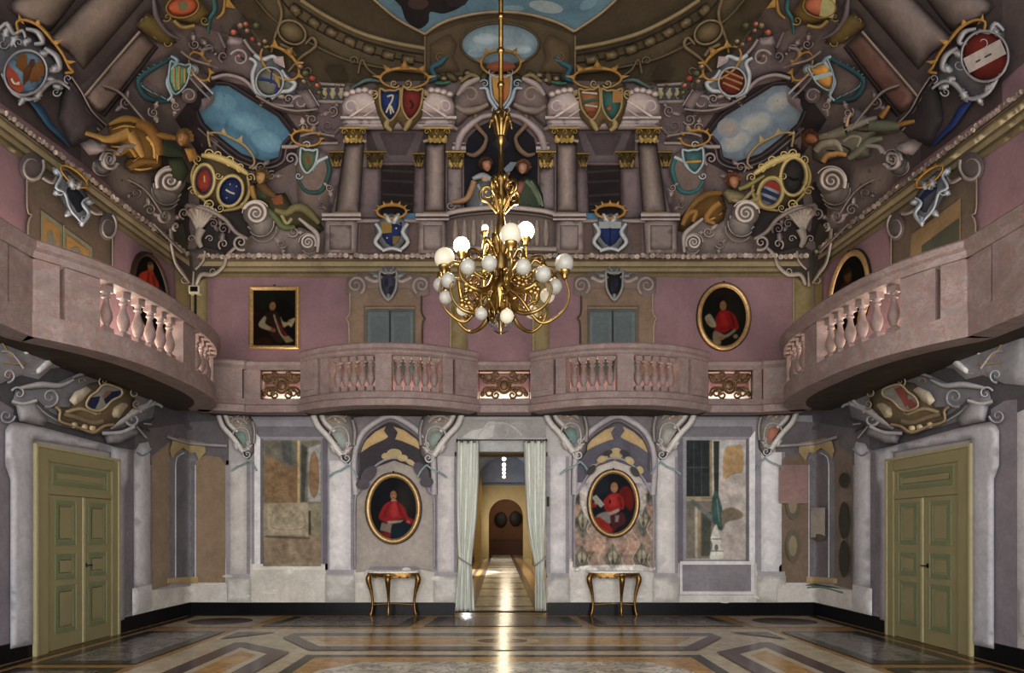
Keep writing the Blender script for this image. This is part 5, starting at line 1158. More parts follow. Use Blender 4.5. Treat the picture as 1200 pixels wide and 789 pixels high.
# --- coats of arms on the coves ---
def arms(mir, r):
    # large outer coat of arms
    s = M(.06, mir)
    s.patch([(-4, 30), (6, 24), (18, 32), (40, 44), (62, 66), (84, 92), (72, 108), (60, 100), (48, 114), (30, 118), (10, 104), (-4, 80)], '#5e5f64', h=.08, step=6, edge='#35353a'); s.z += .05
    s.stroke([(-2, 36), (8, 28), (16, 40), (26, 36), (30, 44)], [4, 7, 5, 4], '#9a9a9e', .06); s.stroke([(30, 34), (44, 38), (50, 50), (40, 52)], [4, 8, 5], '#94949a', .06); s.vol(36, 62, 8, 30, 1.4, 1, col='#94949a'); s.vol(50, 76, 8, 200, 1.4, -1, col='#8c8c92'); s.stroke([(52, 56), (66, 66), (70, 80), (62, 84)], [4, 8, 5], '#8e8e95', .06); s.stroke([(44, 112), (56, 98), (70, 96), (82, 104)], [4, 7, 5, 3], '#8f8f96', .06); s.vol(80, 92, 6, 90, 1.3, 1, col='#8b8b92'); s.vol(4, 52, 7, 0, 1.3, 1, col='#8b8b92'); s.stroke([(2, 86), (16, 108), (34, 116), (46, 112)], [3, 6, 6, 3], '#96969b', .06)
    for a_ in ((10, 30, 4, 48, 6), (20, 40, 12, 56, 6), (36, 46, 24, 54, 6), (44, 66, 58, 60, 6), (58, 84, 72, 76, 6), (62, 100, 74, 104, 5), (48, 104, 40, 120, 6), (20, 108, 8, 96, 6), (30, 112, 22, 124, 5), (54, 92, 66, 94, 5)): s.leaf(*a_, '#a3a3a8')
    s.vol(14, 104, 6, 60, 1.4, -1, col='#9a9a9f'); s.vol(66, 108, 6, 0, 1.4, 1, col='#9a9a9f'); s.vol(22, 50, 6, 120, 1.4, 1, col='#a8a8ac')
    c = s.build('painted_cartouche', ceiling, 'large painted coat of arms at the outer edge of the vault')
    s = M(.14, mir)
    if not r: s.shield(30, 85, 23, 25, '#6f93ad', 28, '#8a8a90', 3.5, [('p', [(-1, .05), (-.3, .25), (.35, .75), (.2, .98), (-.4, .9), (-.85, .5)], '#a8472c'), ('p', [(-.05, -.45), (.2, -.25), (.32, .2), (.2, .6), (.02, .3), (-.12, 0)], '#5c3a14'), ('p', [(-.1, -.3), (-.35, -.75), (-.62, -.72), (-.8, -.3), (-.6, -.25), (-.62, -.05), (-.35, 0), (-.1, .05)], '#6a4416'), ('p', [(.2, -.3), (.35, -.85), (.68, -.68), (.93, -.25), (.75, -.15), (.85, .15), (.6, .15), (.55, .35), (.28, .15)], '#6a4416'), ('p', [(-.05, -.4), (-.1, -.65), (.08, -.75), (.2, -.6), (.18, -.3)], '#4a2c10'), ('l', [(-.5, .55), (-.25, .7), (0, .6)], '#c9b69a', 3)], True)
    else: s.shield(1174-1154, 66, 26, 28, '#6f2018', 0, '#8a8a90', 3.5, [('p', [(-.98, -.1), (-.7, -.72), (.98, .1), (.7, .72)], '#9d9490'), ('e', [(-.3, -.1), (0, .05)], '#4a4648', 2), ('e', [(.2, .15), (.4, .25)], '#4a4648', 2)], True)
    s.build('painted_shield', c)
    s = M(.12, mir); s.stroke([(22, 38), (20, 26), (32, 24), (48, 32), (62, 48), (74, 64), (82, 80), (86, 84), (76, 86)], [4, 4, 5, 4, 4, 4], '#9a7228', .04)
    for x, y, u, v in ((25, 25, 22, 16), (44, 29, 46, 20), (63, 49, 74, 46), (78, 71, 90, 72)): s.patch([(x-4, y-1), (u, v), (x+4, y+4)], '#9a7228', h=.02, step=3)
    s.build('painted_crown', c)
    s = M(.09, mir); s.stroke([(36, 118), (48, 130), (58, 146), (70, 158), (82, 172)], [4, 10, 7, 6, 2], '#28506e' if not r else '#22366e', .03); s.build('painted_ribbon', c)
    # arms near the top edge
    s = M(.07, mir); s.patch([(192, -6), (194, 16), (206, 26), (224, 30), (240, 26), (246, 14), (236, 0), (228, -6)], '#6f5a2a', h=.06, step=5, edge='#3a2e16'); s.z += .04
    s.vol(240, 24, 6, 40, 1.3, 1, col='#8a7438'); s.vol(196, 20, 6, 140, 1.3, -1, col='#8a7438'); s.stroke([(204, 24), (214, 32), (228, 30)], 5, '#8a7438', .05)
    c = s.build('painted_cartouche', ceiling)
    s = M(.13, mir)
    s.shield(214, 8, 18, 12, '#a34a1e' if not r else '#a6603f', -8, '#7d6630', 3, [('p', [(-.3, -.5), (.3, -.5), (.4, .3), (-.2, .4)], '#5b5a3e')] if not r else [('p', [(-1, -.9), (-.1, -.9), (-.1, .9), (-1, .9)], '#8f8c5c')], True)
    s.build('painted_shield', c)
    s = M(.05, mir)
    s.stroke([(250, -4), (252, 12), (246, 22), (244, 40)], [5, 6, 5, 3], '#2f6060', .03); s.stroke([(264, -4), (262, 14), (254, 22)], [3, 5, 3], '#8e6c24', .03); s.patch([(266, -4), (276, 10), (262, 8)], '#8e6c24', h=.02, step=4)
    s.stroke([(180, -4), (184, 20), (196, 38), (212, 46)], [4, 8, 6, 3], '#5d5358', .05); s.build('painted_garland', ceiling)
    # scroll pediment and flowers
    s = M(.04, mir)
    s.patch([(268, 40), (286, 44), (296, 62), (308, 78), (298, 98), (284, 92), (262, 86), (244, 90), (230, 72), (236, 56), (252, 60), (262, 70)], '#5d5254', h=.06, step=6, edge='#342c2f'); s.z += .03
    s.patch([(264, 54), (268, 42), (284, 44), (286, 56)], '#85797a', h=.05, step=5, edge='#4b4144'); s.vol(281, 68, 11, 200, 1.9, 1, col='#8d8182', fill='#50464a'); s.vol(262, 66, 7, 100, 1.2, 1, col='#776c6e'); s.stroke([(250, 56), (238, 60), (242, 74), (256, 80)], [3, 7, 7, 3], '#6f6467', .05); s.stroke([(248, 92), (266, 88), (286, 94), (300, 108)], 5, '#85797a', .05); s.stroke([(256, 38), (264, 56)], 4, '#6f6467', .04); s.stroke([(286, 46), (294, 58), (310, 74)], 4, '#8a7e80', .04)
    s.build('painted_scroll', ceiling)
    s = M(.06, mir)
    for k, (x, y, R) in enumerate(((274, 38, 5), (282, 30, 5), (290, 36, 4), (300, 30, 5), (296, 46, 4), (304, 52, 4), (288, 28, 4), (310, 48, 4), (352, 78, 4), (358, 86, 5), (366, 92, 5), (362, 100, 4), (372, 100, 4), (356, 95, 4), (278, 46, 3), (374, 108, 4))):
        cc_ = ('#9a5440', '#7d6a52', '#8e6656', '#4f5538', '#8a3a2a', '#6f5a4a')[k % 6]; s.patch(ell(x, y, R, R*.9), cc_, h=.05, step=2.5, edge='#2f2a22'); s.patch(ell(x-1, y-1, R*.4, R*.35), C(cc_)*1.4, h=.02, step=2, lift=.04); s.z -= .04
        s.leaf(x+2, y+2, x+7, y+6, 2, '#3f4730', 2, .02)
    s.build('painted_flowers', ceiling)
    # blue and grey arms right of the sky opening
    s = M(.07, mir)
    s.patch([(296, 64), (310, 66), (322, 66), (334, 82), (350, 100), (346, 112), (330, 110), (316, 118), (298, 106), (290, 84)], '#62686d', h=.06, step=5, edge='#33373c'); s.z += .04
    s.stroke([(292, 68), (300, 74), (296, 88), (300, 108), (312, 114)], [4, 6, 5, 4], '#9aa0a6', .06); s.stroke([(298, 64), (308, 70), (320, 66), (326, 72)], [5, 7, 5, 4], '#9aa0a6', .06); s.stroke([(330, 82), (336, 92), (346, 98), (340, 106), (328, 108), (318, 116)], [4, 6, 6, 5, 4], '#9aa0a6', .06); s.patch([(318, 66), (332, 66), (334, 80), (322, 74)], '#8a7e80', h=.05, step=4)
    s.vol(352, 120, 9, 200, 1.7, 1, col='#8f8485', fill='#564b4e'); s.stroke([(316, 122), (330, 124), (344, 124)], 5, '#7d7273', .05); s.patch([(346, 106), (362, 104), (374, 122), (370, 130), (362, 132)], '#6f6466', h=.06, step=4, edge='#3c3437')
    for k in range(3): s.stroke([(352+k*5, 107-k), (366+k*4, 128-k*2)], 1.6, '#a3979a', .02)
    c = s.build('painted_cartouche', ceiling)
    s = M(.14, mir)
    s.shield(316, 96, 15, 16, '#5d5f58' if not r else '#5c1f14', 10 if not r else -12, '#8d949b', 3, [('l', [(-.9, -.1), (.5, .0), (.6, .8)], '#27336a', 3.4), ('l', [(0, -.9), (.1, .1)], '#27336a', 2), ('p', [(.3, -.6), (.7, -.3), (.9, .3), (.5, .2)], '#7d6a2e')] if not r else [('l', [(-.8, -.4), (.8, -.7)], '#87643a', 3), ('l', [(-.8, .0), (.8, -.25)], '#87643a', 3), ('l', [(-.7, .45), (.7, .2)], '#87643a', 3)], True)
    s.build('painted_shield', c)
    s = M(.16, mir); s.crown(328, 74, 26, 15, 38, '#9a7526', 5, .5, 3); s.build('painted_crown', c, 'painted gold pointed crown')
    # small leaning arms with garland
    s = M(.06, mir)
    s.stroke([(200, 70), (184, 78), (166, 90), (163, 100), (172, 114), (190, 119), (206, 117)], [4, 6, 7, 7, 7, 6, 3], '#24464c', .03, '#122a30')
    for t in range(14):
        a = t/13; x = 200-37*math.sin(PI*min(a*1.0, 1)); y = 70+48*a; s.stroke([(x-3, y-2), (x+3, y+2)], 1.2, '#5f8f92', .01)
    s.build('painted_garland', ceiling)
    s = M(.08, mir)
    s.stroke([(200, 66), (208, 72), (200, 84), (196, 98), (202, 112), (196, 118)], [4, 7, 4, 4, 5, 3], '#7f98a4', .06); s.vol(226, 82, 7, 100, 1.5, 1, col='#9aa3ab', fill='#68727a'); s.vol(222, 112, 9, 200, 1.7, 1, col='#85797a', fill='#54494c'); s.stroke([(226, 86), (238, 98), (250, 110)], 3, '#a39799', .04); s.stroke([(222, 90), (234, 104), (246, 116)], 3, '#7d7173', .04); s.patch([(236, 116), (252, 112), (250, 120), (236, 132)], '#5a4e50', h=.04, step=4)
    c = s.build('painted_cartouche', ceiling)
    s = M(.1, mir)
    if not r: s.shield(209, 91, 11, 17, '#5b8a72', 10, '#7a8f9a', 3, [('l', [(-.6, -.6), (-.2, .7)], '#9a7526', 3), ('l', [(-.1, -.8), (.3, .8)], '#9a7526', 3), ('l', [(.5, -.7), (.8, .3)], '#9a7526', 3)])
    else: s.shield(209, 89, 11, 16, '#b07d1c', 25, '#7a8f9a', 3, [('p', [(-1, .25), (-1, -.05), (1, -.3), (1, .05)], '#7f9499')])
    s.build('painted_shield', c)
    s = M(.1, mir); s.crown(234, 78, 18, 10, 62, '#987122', 5, .5, 2.8); s.build('painted_crown', c)
    # sky opening
    s = M(.02, mir)
    SKO = [(233, 129), (240, 110), (253, 100), (268, 101), (285, 112), (301, 122), (325, 137), (341, 158), (330, 170), (326, 184), (310, 189), (283, 180), (261, 163), (240, 145)]
    s.patch(SKO, '#426b82' if not r else '#64727f', step=6, edge='#35596e' if not r else '#525f6c', smooth=False)
    for x, y, a, b in ((262, 120, 12, 8), (290, 145, 16, 9), (312, 165, 14, 9)): s.patch(ell(x, y, a*1.4, b*1.4, 25), '#51788b' if not r else '#83837f', step=3.5, edge='#426b82' if not r else '#64727f')
    if r: s.patch(ell(320, 150, 14, 12), '#7d746c', step=3.5, edge='#64727f')
    s.stroke([(340, 160), (331, 171), (327, 186), (310, 192), (283, 184), (260, 167), (238, 147), (230, 130)], 4, '#40363a', .05); s.stroke([(345, 164), (336, 174), (331, 190), (310, 197), (280, 189), (256, 171), (232, 150)], 2.5, '#6a5e60', .04); s.stroke([(253, 97), (268, 98), (285, 108), (303, 119), (326, 133), (344, 155)], 3.4, '#3a3033', .04)
    s.build('painted_sky_opening', ceiling, 'lobed opening of painted blue sky in the corner of the vault')
    # double coat of arms
    s = M(.08, mir)
    s.patch([(226, 200), (232, 186), (246, 178), (262, 184), (276, 198), (288, 200), (294, 214), (288, 236), (270, 246), (252, 242), (234, 228), (226, 214)], '#4a4028', h=.04, step=5, edge='#241e12'); s.z += .04
    e1, e2 = ((239, 212, 12, 19, 5), (270, 224, 14, 18, 18)) if not r else ((244, 207, 15, 22, -4), (271, 226, 14, 18, -18))
    for e in (e1, e2): s.stroke(ell(*e, 26), 5.5, '#a8955c', .06, '#3d3318', closed=True)
    s.stroke([(230, 190), (225, 206), (230, 224), (244, 240)], [3, 5, 4, 3], '#8d7c46', .05); s.stroke([(236, 182), (252, 184), (272, 192), (290, 204)], [5, 9, 9, 5], '#a8955a', .06); s.stroke([(290, 208), (292, 226), (282, 242), (262, 247)], [3, 5, 5, 3], '#8d7c46', .05)
    for x, y, R, a, d in ((232, 187, 6, 90, 1), (244, 180, 6, 0, -1), (256, 182, 7, 60, 1), (270, 188, 7, 100, 1), (282, 196, 6, 100, 1), (293, 208, 6, 30, -1), (246, 240, 7, 150, 1), (285, 242, 6, 60, -1), (226, 224, 6, 200, 1), (258, 244, 5, 120, -1), (256, 206, 5, 0, 1)): s.vol(x, y, R, a, 1.5, d, col='#b5a266', edge='#3d3318')
    c = s.build('painted_cartouche', ceiling, 'paired painted coats of arms in a gold scroll frame')
    s = M(.12, mir)
    if not r:
        s.shield(239, 212, 9.5, 15, '#77291c', 5, '#3f4450', 3, [('l', [(0, -.4), (.1, .1)], '#a5804a', 2)], True); s.shield(270, 224, 11.5, 15, '#1d2a52', 18, '#26315c', 2, [('l', [(-.5, .0), (0, .1), (.5, .1)], '#9a9684', 2.4), ('l', [(-.3, -.5), (-.2, -.5)], '#9a9684', 2), ('l', [(.4, -.5), (.5, -.5)], '#9a9684', 2), ('l', [(-.2, .6), (-.1, .6)], '#9a9684', 2)], True)
    else:
        s.shield(244, 207, 12, 19, '#2b2926', -4, '#4a4438', 2.4, [('l', [(-.5, .1), (0, .2), (.5, .05)], '#111111', 3)], True); s.shield(271, 226, 11.5, 15, '#7f8288', -18, '#8f7c44', 2.4, [('p', [(-.7, -.7), (0, -.97), (.7, -.7), (.9, -.42), (-.9, -.3)], '#77241c'), ('p', [(-.98, -.05), (.98, -.2), (.96, .15), (-.94, .25)], '#1f2b48'), ('p', [(-.8, .5), (.8, .4), (.6, .7), (-.55, .76)], '#1f2b48')], True)
    s.build('painted_shields', c)
    s = M(.16, mir); s.stroke([(246, 172), (244, 160), (246, 156), (258, 156), (272, 162), (286, 170), (296, 182), (298, 192), (292, 197)], [3, 3, 3, 4, 3, 3], '#87764f', .03)
    for x, y, u, v in ((246, 157, 243, 153), (262, 156, 262, 150), (280, 165, 284, 158)): s.patch([(x-4, y), (u, v), (x+4, y+2)], '#87764f', h=.02, step=2)
    s.build('painted_crown', c)
    # volutes, shell and corner bracket
    s = M(.06, mir)
    s.drum(200, 212, 17, -8, 20); s.drum(300, 250, 15, 10, 22, a0=200); s.drum(361, 284, 10, 3, 5, d=-1, a0=30); s.drum(121, 188, 11, -2, 8, col='#968c88', a0=30)
    s.stroke([(372, 296), (372, 276), (360, 264), (350, 256)], [3, 6, 3], '#a0958f', .04); s.patch([(84, 168), (98, 164), (116, 170), (112, 180), (96, 182)], '#857a79', h=.1, step=5, edge='#494143'); s.stroke([(132, 182), (138, 174), (152, 172)], 5, '#857b78', .05)
    s.vol(282, 284, 10, 60, 1.6, 1, col='#938984'); s.vol(191, 254, 9, 200, 1.5, -1, col='#7d7370'); s.vol(204, 266, 5, 100, 1.3, 1, col='#8c827c'); s.stroke([(216, 242), (238, 244), (262, 256), (276, 272), (290, 280)], [4, 5, 5, 4], '#7f7571', .05)
    s.build('painted_volutes', ceiling)
    s = M(.08, mir)
    for k in range(7):
        a = -2.5+k*.3; s.stroke([(233+2*math.cos(a), 270+2*math.sin(a)), (236+22*math.cos(a-.0)*.6, 262+26*math.sin(a)*.5), (237+28*math.cos(a)*.82, 259+30*math.sin(a)*.62)], [4, 6, 9], '#9f948b', .06, '#3f3733')
    s.stroke([(236, 268), (232, 280), (236, 290)], [12, 9, 5], '#8b8078', .06); s.vol(224, 280, 5, 0, 1.3, -1, col='#978c84'); s.vol(246, 280, 5, 180, 1.3, 1, col='#978c84')
    s.patch([(221, 292), (240, 292), (234, 306), (228, 318)], '#453c3c', h=.04, step=4); s.stroke([(240, 294), (238, 306), (229, 316)], 3, '#978c84', .04)
    s.build('painted_shell', ceiling, 'painted pale scallop shell')
    s = M(.05, mir)
    s.patch([(201, 266), (214, 262), (222, 290), (240, 290), (262, 296), (256, 316), (240, 326), (226, 334), (212, 318), (202, 300)], '#3a342e', h=.0, step=6); s.z += .02
    s.stroke([(200, 268), (202, 290), (206, 308), (214, 320), (222, 332)], [4, 6, 4, 5, 3], '#968b80', .06); s.stroke([(230, 334), (236, 322), (250, 322), (262, 312), (266, 300), (276, 290)], [4, 6, 5, 5, 4], '#968b80', .06); s.vol(216, 328, 5, 40, 1.2, 1, col='#9f948a'); s.vol(250, 318, 5, 100, 1.2, 1, col='#9f948a'); s.vol(262, 286, 7, 120, 1.4, 1, col='#9f948a'); s.stroke([(227, 318), (226, 336)], [2, 4], '#8c8176', .04)
    s.build('painted_bracket', ceiling)
    # upright arms beside the pediment
    s = M(.05, mir)
    s.patch([(346, 186), (372, 172), (392, 186), (384, 262), (350, 250)], '#63554f', h=.03, w=8, step=7, edge='#463b39'); s.vol(341, 186, 9, 60, 1.5, -1, col='#8d8281'); s.stroke([(330, 172), (345, 172), (352, 170)], 5, '#8d8281', .04); s.stroke([(374, 168), (396, 168)], 4, '#8d8281', .04)
    s.build('painted_pedestal', ceiling)
    s = M(.08, mir); s.stroke([(382, 184), (386, 200), (378, 222), (366, 226), (356, 222), (350, 212)], [5, 6, 6, 6, 5, 3], '#2c4f4b' if not r else '#2f6467', .03); s.stroke([(384, 184), (372, 190), (366, 200)], [4, 5, 3], '#9aa6ae', .05); s.build('painted_garland', ceiling)
    s = M(.09, mir); s.shield(361, 188, 9 if not r else 11, 13, '#4a5a3e' if not r else '#345c5e', 6, '#8fa0a8', 3.4, [('l', [(-.2, -.4), (.2, .2)], '#7d3a22', 3)] if not r else [('l', [(-.8, .15), (.8, .1)], '#a07a24', 3)]); s.vol(350, 206, 5, 0, 1.3, 1, col='#9fb0ba'); s.vol(360, 170, 5, 200, 1.3, 1, col='#a7b0b6'); c = s.build('painted_shield', ceiling)
    s = M(.1, mir); s.crown(359, 162, 17, 9, 6, '#9a7424', 6, .55, 3); s.build('painted_crown', c)
sides(arms)

# --- painted figures ---
GLD, GLDL, SKN = '#785718', '#a37e34', '#96693f'
s = M(.09)
s.patch([(126, 148), (140, 140), (152, 137), (166, 144), (180, 154), (188, 172), (192, 196), (176, 202), (158, 203), (146, 196), (150, 184), (140, 176), (130, 172)], GLD, h=.1, step=5, edge='#3a280a'); s.z += .06
s.stroke([(100, 156), (114, 160), (128, 164), (152, 156)], [5, 7, 13, 17], GLDL, .1, '#4a300c'); s.stroke([(152, 156), (160, 168), (168, 184)], [16, 14, 9], GLDL, .1, '#4a300c'); s.stroke([(124, 176), (140, 180), (152, 174), (160, 184)], 6, '#9a7226', .05); s.stroke([(128, 146), (144, 140), (160, 142), (176, 154)], [4, 9, 8, 4], '#8a6822', .06)
s.stroke([(160, 144), (174, 150), (184, 164), (188, 182)], [14, 16, 15, 10], '#7d5818', .08, '#33220a'); s.stroke([(152, 198), (166, 190), (184, 190)], [8, 9, 5], '#8a6420', .06); s.stroke([(172, 160), (180, 170), (182, 186)], 5, '#a8843e', .04); s.stroke([(182, 158), (194, 160), (206, 162)], [8, 8, 6], '#8a6420', .07); s.stroke([(160, 146), (168, 142), (176, 150), (180, 158)], [5, 6, 5, 4], SKN, .05)
s.patch([(186, 168), (198, 166), (212, 174), (216, 184), (200, 184), (188, 182)], '#2e3826', h=.05, step=4); s.patch([(196, 186), (214, 184), (222, 200), (214, 216), (202, 208)], '#39422c', h=.05, step=4, edge='#1c2215'); s.patch([(216, 174), (228, 174), (232, 186), (222, 190)], '#86611c', h=.05, step=4)
for P, w_ in (([(132, 152), (146, 148), (162, 150)], 3), ([(118, 160), (134, 162), (150, 158)], 3), ([(156, 190), (168, 182), (182, 184)], 3.4), ([(150, 196), (164, 199), (178, 197)], 3), ([(176, 168), (184, 178), (184, 192)], 3), ([(130, 172), (144, 172), (154, 168)], 2.6)): s.stroke(P, [1, w_, 1], '#c29a48', .02, '#8a6420')
for P in ([(136, 158), (150, 166), (158, 178)], [(164, 156), (172, 170), (170, 186)], [(148, 186), (162, 186), (172, 194)]): s.stroke(P, [1, 2.6, 1], '#2e1f08', .004, '#2e1f08')
s.head(215, 162, 9, 20, SKN, '#6f5222', -.6); s.build('painted_figure', ceiling, 'painted reclining figure in gold robe beside the left sky opening')
s = M(.09)    # woman with green drapery
s.patch([(296, 214), (308, 216), (318, 228), (334, 226), (342, 240), (358, 242), (372, 256), (380, 268), (372, 276), (352, 266), (336, 270), (322, 262), (308, 240), (296, 236)], '#3f3a22', h=.08, step=5, edge='#1d1a0e'); s.z += .05
s.stroke([(304, 214), (312, 224), (322, 230)], [10, 12, 7], '#5c4520', .06); s.stroke([(294, 218), (298, 232), (300, 236)], [8, 7, 4], '#8d6a30', .06); s.patch([(316, 230), (330, 228), (334, 240), (320, 244)], '#6f3f20', h=.04, step=4); s.stroke([(322, 246), (336, 250), (346, 244), (358, 246), (374, 262)], [7, 10, 12, 11, 5], '#6f6740', .08, '#2c2816'); s.stroke([(306, 240), (320, 252), (332, 266), (346, 266)], [5, 8, 8, 5], '#55603a', .06); s.stroke([(330, 252), (336, 262), (342, 256)], 5, '#86805a', .05); s.patch([(304, 222), (312, 226), (314, 234), (304, 232)], '#2c4030', h=.04, step=3)
s.head(306, 207, 8, 10, '#967446', '#4f3c1e', -.5); s.build('painted_figure', ceiling, 'painted seated figure in green and brown drapery left of the columns')
s = M(.09, None)    # boy in brown robe on the right
s.patch([(846, 226), (838, 222), (824, 228), (810, 238), (798, 254), (794, 270), (800, 272), (812, 262), (824, 256), (838, 266), (848, 258), (852, 244)], '#5a3f12', h=.09, step=5, edge='#2a1c08'); s.z += .05
s.stroke([(800, 264), (806, 252), (816, 248), (812, 260)], [6, 8, 7, 5], '#8a6426', .07); s.stroke([(844, 238), (836, 244), (828, 256), (838, 262)], [8, 9, 8, 4], '#8a6426', .07); s.stroke([(814, 236), (830, 228), (846, 226)], [5, 9, 5], '#6f5018', .05); s.stroke([(804, 252), (812, 240), (824, 232)], 5, '#7a5a20', .04)
s.patch([(846, 226), (852, 220), (862, 222), (872, 226), (878, 232), (868, 238), (854, 238)], '#746a4c', h=.07, step=4, edge='#3a3320'); s.stroke([(856, 232), (868, 236), (876, 230), (884, 222)], [7, 7, 5, 4], '#8d8258', .06); s.stroke([(866, 222), (876, 218), (886, 212), (896, 206)], [5, 6, 5, 3], '#7d7440', .05); s.stroke([(876, 238), (890, 232), (886, 226)], [4, 8, 4], '#8a7c4a', .05)
for P, w_ in (([(802, 258), (812, 242), (826, 232)], 3), ([(818, 252), (832, 244), (846, 246)], 3), ([(826, 260), (836, 256), (846, 250)], 3)): s.stroke(P, [1, w_, 1], '#a87c34', .02, '#6a4a18')
for P in ([(808, 250), (820, 242), (840, 236)], [(830, 250), (840, 246), (850, 248)]): s.stroke(P, [1, 2.4, 1], '#20140a', .004, '#20140a')
s.head(860, 212, 8, -6, '#96694a', '#5f3418', .3); s.build('painted_figure', ceiling, 'painted youth in brown robe right of the columns')
s = M(.09)    # grey figure reclining on the right
s.patch([(952, 172), (966, 162), (986, 152), (1004, 146), (1020, 142), (1046, 144), (1058, 146), (1050, 156), (1030, 158), (1020, 170), (1020, 184), (1006, 188), (996, 184), (980, 186), (962, 192), (952, 186)], '#5d5a4e', h=.09, step=5, edge='#2c2a24'); s.z += .05
s.stroke([(958, 162), (972, 160), (990, 154)], [8, 12, 14], '#6f6a58', .07); s.stroke([(992, 152), (1010, 144), (1028, 138)], [8, 9, 5], '#7c786a', .05); s.stroke([(1018, 148), (1036, 148), (1054, 148)], [14, 15, 8], '#5f6350', .09, '#2c2e24'); s.stroke([(1052, 147), (1062, 144), (1072, 142)], [6, 6, 4], '#8a6224', .05); s.stroke([(956, 178), (964, 170), (980, 168), (986, 178)], [10, 12, 12, 6], '#857c6c', .08, '#3c362c'); s.stroke([(964, 190), (970, 182), (984, 180), (992, 182)], [7, 8, 7, 5], '#a37a3e', .06); s.stroke([(994, 186), (1008, 176), (1018, 166), (1034, 162)], [7, 10, 9, 5], '#6a6a58', .06); s.stroke([(988, 166), (998, 160), (1008, 162), (1004, 172)], 5, '#7d7a6a', .05); s.stroke([(992, 148), (994, 138), (998, 132)], [5, 4, 3], '#a08468', .05)
s.stroke([(1032, 138), (1038, 130), (1042, 124)], [8, 7, 4], '#8d6424', .05); s.patch([(996, 146), (1001, 124), (1020, 140), (1008, 146)], '#54525a', h=.02, step=4, edge='#3a3638')
for P, w_ in (([(964, 158), (980, 156), (996, 150)], 3), ([(1016, 144), (1034, 146), (1050, 146)], 3), ([(998, 180), (1010, 174), (1016, 164)], 3), ([(960, 172), (968, 168), (978, 172)], 3)): s.stroke(P, [1, w_, 1], '#97927e', .02, '#6a6858')
for P in ([(1000, 152), (1014, 154), (1030, 152)], [(986, 170), (996, 176), (994, 182)], [(968, 176), (978, 178), (982, 184)]): s.stroke(P, [1, 2.4, 1], '#211f1a', .004, '#211f1a')
s.head(950, 162, 8.5, -70, '#7d4f2a', '#4a2c14', .3); s.build('painted_figure', ceiling, 'painted reclining figure in grey drapery beside the right sky opening')

